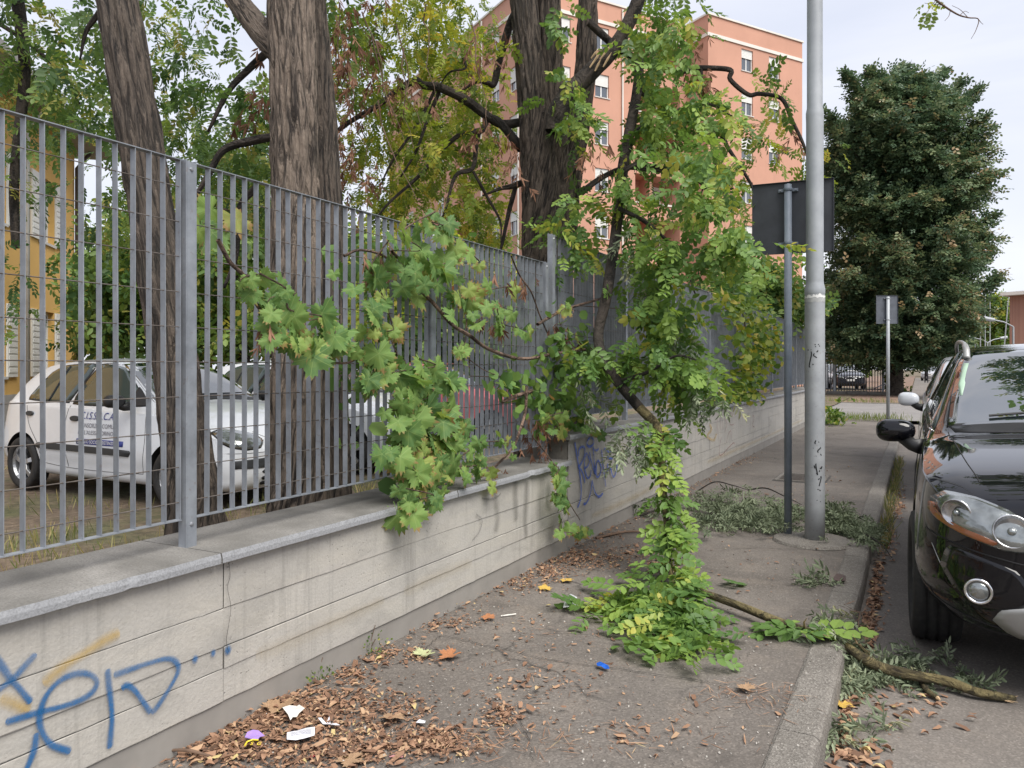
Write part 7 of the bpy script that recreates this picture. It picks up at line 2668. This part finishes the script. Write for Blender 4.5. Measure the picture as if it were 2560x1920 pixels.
# paper and plastic litter
def scrap(name, label, cat, outline, center, mat, z=.02, bend=.02, rot=0.0, seed=1):
    """Crumpled sheet from an outline given in photo pixels around the centre."""
    pts = [on_z(center[0] + a, center[1] + b, 0) for a, b in outline]
    c = sum(pts, Vector((0, 0, 0))) / len(pts)
    V, F = [], []
    n = len(pts)
    for fr in (.0, .55, 1.0):
        for p in (pts if fr else [c]):
            q = c.lerp(p, fr)
            V.append((q.x, q.y, z + bend * noise.noise(Vector((q.x * 14 + seed, q.y * 14, seed)))))
    F = [(0, 1 + k, 1 + (k + 1) % n) for k in range(n)] + [(1 + k, 1 + n + k, 1 + n + (k + 1) % n, 1 + (k + 1) % n) for k in range(n)]
    o = MB().add(V, F).build(name, mat)
    m = o.modifiers.new('thickness', 'SOLIDIFY')
    m.thickness = .0012
    return tag(o, label, cat)


M_PAPER = flat('dirty_white_paper', (.62, .60, .55), .8, var=.12, scale=30)
M_PAPER2 = flat('white_printed_card', (.68, .69, .74), .7, var=.05, scale=30)
scrap('paper_scrap', 'torn off-white paper piece lying on the brown leaf litter', 'paper', [(-28, -10), (-10, -16), (8, -17), (14, -20), (28, -6), (14, 4), (8, 10), (-2, 12), (-8, 22), (-14, 8)], (734, 1803), M_PAPER, .035, .02, seed=2)
scrap('paper_scrap', 'crumpled white tissue twist right of the torn paper', 'paper', [(-20, -4), (-12, -8), (0, 0), (8, -14), (12, -2), (26, 6), (34, 16), (22, 18), (6, 8), (-8, 8)], (815, 1818), M_PAPER2, .03, .04, seed=3)
card = scrap('ticket', 'white printed ticket strip lying on the dead leaves', 'ticket', [(-34, -8), (-10, -11), (14, -14), (35, -18), (35, 0), (34, 6), (8, 10), (-12, 12), (-35, 13), (-35, 2)], (752, 1858), M_PAPER2, .03, .012, seed=4)
prn = MB()
for k in range(4):
    a, b = on_z(726, 1856 + k * 3.4, 0), on_z(778, 1850 + k * 3.4, 0)
    d_ = (b - a).normalized().cross(Vector((0, 0, 1))) * .0012
    prn.quad(a + d_ + Vector((0, 0, .040)), b + d_ + Vector((0, 0, .040)), b - d_ + Vector((0, 0, .040)), a - d_ + Vector((0, 0, .040)))
prn.build('printed_line', M_INK_GREY, card)
wr = scrap('wrapper', 'purple and yellow torn sweet wrapper at the bottom left', 'wrapper', [(-24, 6), (-18, -4), (-4, -9), (10, -8), (26, 2), (14, 6), (8, 14), (-8, 12)], (636, 1858), flat('purple_wrapper_print', (.34, .22, .55), .4, var=.1, scale=30), .03, .012, seed=5)
M_YEL = flat('yellow_wrapper_print', (.75, .58, .04), .4, var=.05)
rimm = MB()
o_ = [(-24, 6), (-18, -4), (-4, -9), (10, -8)]
for a, b in zip(o_[:-1], o_[1:]):
    p, q_ = on_z(636 + a[0], 1858 + a[1], .038), on_z(636 + b[0], 1858 + b[1], .038)
    rimm.tube([p, q_], .003, 5)
rimm.build('yellow_border', M_YEL, wr)
for ch, du in (('S', -12), ('G', 4)):
    cu = bpy.data.curves.new('letter', 'FONT')
    cu.body = ch
    cu.size = .022
    ob = bpy.data.objects.new('letter', cu)
    COL.objects.link(ob)
    dgx = bpy.context.evaluated_depsgraph_get()
    dgx.update()
    me = bpy.data.meshes.new_from_object(ob.evaluated_get(dgx))
    bpy.data.objects.remove(ob)
    me.materials.clear()
    lo = link('printed_letter', me, M_YEL)
    lo.location = on_z(636 + du, 1862, .042)
    lo.rotation_euler = (.25, 0, R(20))
    set_parent(lo, wr)
scrap('wrapper', 'small bright blue foil wrapper on the bare pavement', 'wrapper', [(-16, -6), (-6, -7), (4, -2), (14, 0), (17, 7), (6, 6), (-4, 2), (-14, 1)], (1507, 1675), flat('blue_foil', (.02, .12, .55), .3, .3, var=.3, scale=60), .015, .02, seed=6)
scrap('plastic_scrap', 'crumpled clear plastic scrap beside the fallen green leaves', 'plastic', [(-20, 8), (-16, -8), (-2, -14), (14, -12), (18, -4), (8, 0), (-4, 6), (-10, 14)], (1428, 1524), flat('clear_plastic', (.45, .46, .48), .2, var=.2, scale=40), .03, .05, seed=7)
scrap('paper_scrap', 'small white paper corner between the leaf patches', 'paper', [(-12, 2), (-4, -6), (12, -2), (10, 5), (-2, 5)], (1052, 1817), M_PAPER2, .015, .02, seed=8)
scrap('paper_scrap', 'faded pink paper scrap at the bottom edge', 'paper', [(-18, 2), (-4, -4), (18, -4), (17, 5), (0, 6)], (990, 1898), flat('pink_paper', (.5, .23, .24), .8), .012, .01, seed=9)
scrap('wrapper', 'thin dark red wrapper strip in the leaf litter', 'wrapper', [(-20, 8), (0, 0), (14, -6), (24, -6), (10, 4), (-8, 10)], (772, 1895), flat('red_wrapper', (.42, .05, .07), .5), .012, .02, seed=10)
tag(MB().tube([on_z(1252, 1540, .008), on_z(1290, 1535, .008)], .004, 6).build('straw', M_PAPER), 'thin white straw lying on the asphalt', 'straw')
scrap('paper_scrap', 'dark brown crumpled scrap on the kerb edge', 'paper', [(-16, 4), (-6, -8), (10, -9), (18, -4), (17, 7), (2, 5)], (2097, 1457), flat('dark_scrap', (.07, .045, .04), .7), .03, .03, seed=11)

# ---------------------------------------------------------------- grass and weeds
def tufts(name, label_kind, spots, mat, h, z=0.0, parent=None):
    P, D, S = [], [], []
    for (x, y_, rx, ry, n) in spots:
        for k in range(n):
            P.append((random.gauss(x, rx), random.gauss(y_, ry), z))
            D.append((random.uniform(-.5, .5), random.uniform(-.5, .5), 1))
            S.append(random.uniform(h * .5, h * 1.2))
    return leaf_mesh(name, mat, parent, [(np.array(v, float), np.array(f, int)) for v, f in (oval(0, 0, 1, 0, 1, .06, .3, 0, .0), oval(0, 0, 1, .15, 1, .05, .3, 0, .15))], np.array(P), np.array(D), np.array(S), .0, None, 'stuff')


sp_ = []
for k in range(90):
    sp_.append((random.uniform(-6, -2.78), random.uniform(.2, 7), .12, .12, 26))
for k in range(60):
    sp_.append((random.uniform(-11, -5), random.uniform(1, 16), .2, .2, 22))
tag(tufts('yard_grass', '', sp_, M_GRASS, .14, .02), 'dry grass and weeds growing in the yard behind the fence', 'grass')
sg_ = [(random.uniform(-2.98, -2.76), random.uniform(-.2, 5.2), .05, .1, 46) for k in range(70)]
tag(tufts('wall_edge_grass', '', sg_, m_leaf('green_grass', [(0, (.06, .10, .025)), (.7, (.15, .20, .05)), (1, (.35, .30, .13))], .3), .15, .02), 'green grass along the back edge of the low wall', 'grass')
sp_ = [(-.25, 6.9 + k * .2, .035, .08, 20) for k in range(34)]
tag(tufts('gutter_weeds', '', sp_, M_GRASS, .13, -.12), 'dry weeds along the kerb beside the black car', 'grass')
w = on_z(2190, 1052)
w2 = on_z(2075, 1052)
tag(tufts('corner_weeds', '', [(w.x - .3, w.y, .5, .3, 420), (w2.x - .4, w2.y, .22, .25, 160), (w.x - .5, w.y + 11, 1.2, .2, 260)], m_leaf('lush_weeds', [(0, (.07, .11, .02)), (1, (.22, .26, .06))], .3), .22), 'low green weeds at the corner of the side street', 'grass')


def weed(label, pos, n, size, spread):
    t = thing('weed', label, 'weed', pos)
    c, d = twigged(np.array(pos) + np.abs(rng.normal(0, spread, (n, 3))) * np.array([1, 1, 1.2]) * np.array([1, 0, 1]) + rng.normal(0, spread, (n, 3)) * np.array([0, 1, 0]), 4, .06, -.3)
    leaf_mesh('foliage', M_L_MID, t, T_SINGLE, c, d, rng.uniform(size * .6, size, len(c)), .4, None, 'stuff')
    st = MB()
    for k in range(4):
        st.tube([pos, Vector(pos) + Vector((random.uniform(.0, .04), random.uniform(-.05, .05), random.uniform(.06, .14)))], .002, 4)
    st.build('stalks', M_TWIG, t)
    return t


weed('small grey-green weed rooted at the wall foot in the foreground', Vector((X_FOOT + .02, on_x(775, 1690, X_FOOT).y, 0)), 16, .018, .028)
weed('low weed patch at the wall foot right of the crack', Vector((X_FOOT + .02, on_x(910, 1620, X_FOOT).y, 0)), 20, .017, .04)
wp = on_z(2070, 1010)
weed('leafy weed beside the lamp post foot far along the wall end', Vector((-1.9, 19.6, 0)), 60, .12, .2)
weed('dark ivy clump at the foot of the far slat fence', Vector((-1.4, 43.4, 0)), 160, .2, .45)

# ---------------------------------------------------------------- far walker
pw_ = at(2316, 930, 70)
sk = bpy.data.meshes.new('person')
B = Vector((pw_.x, pw_.y, 0))
J_ = {'hip': (0, 0, .95), 'ch': (0, 0, 1.35), 'nk': (0, 0, 1.5), 'hd': (0, .02, 1.66), 'sl': (-.2, 0, 1.43), 'el': (-.28, -.05, 1.15), 'hl': (-.27, .08, .92), 'sr': (.2, 0, 1.43), 'er': (.28, .05, 1.15), 'hr': (.27, -.08, .92),
      'kl': (-.10, .14, .52), 'fl': (-.11, .10, .06), 'tl': (-.11, -.06, .03), 'kr': (.10, -.05, .52), 'fr': (.11, -.22, .08), 'tr': (.11, -.36, .03)}
nm = list(J_)
ed = [('hip', 'ch'), ('ch', 'nk'), ('nk', 'hd'), ('ch', 'sl'), ('sl', 'el'), ('el', 'hl'), ('ch', 'sr'), ('sr', 'er'), ('er', 'hr'), ('hip', 'kl'), ('kl', 'fl'), ('fl', 'tl'), ('hip', 'kr'), ('kr', 'fr'), ('fr', 'tr')]
sk.from_pydata([tuple(B + Vector(J_[k])) for k in nm], [(nm.index(a), nm.index(b)) for a, b in ed], [])
po = link('person', sk, flat('dark_clothing', (.015, .015, .02), .8))
po.modifiers.new('skin', 'SKIN')
rads = {'hip': .16, 'ch': .18, 'nk': .06, 'hd': .11, 'sl': .08, 'el': .05, 'hl': .04, 'sr': .08, 'er': .05, 'hr': .04, 'kl': .075, 'fl': .05, 'tl': .04, 'kr': .075, 'fr': .05, 'tr': .04}
for i, k in enumerate(nm):
    sk.skin_vertices[0].data[i].radius = (rads[k], rads[k])
sk.skin_vertices[0].data[0].use_root = True
po.modifiers.new('smooth', 'SUBSURF').levels = 1
tag(po, 'person in dark clothing walking far down the street beside the fence', 'person')
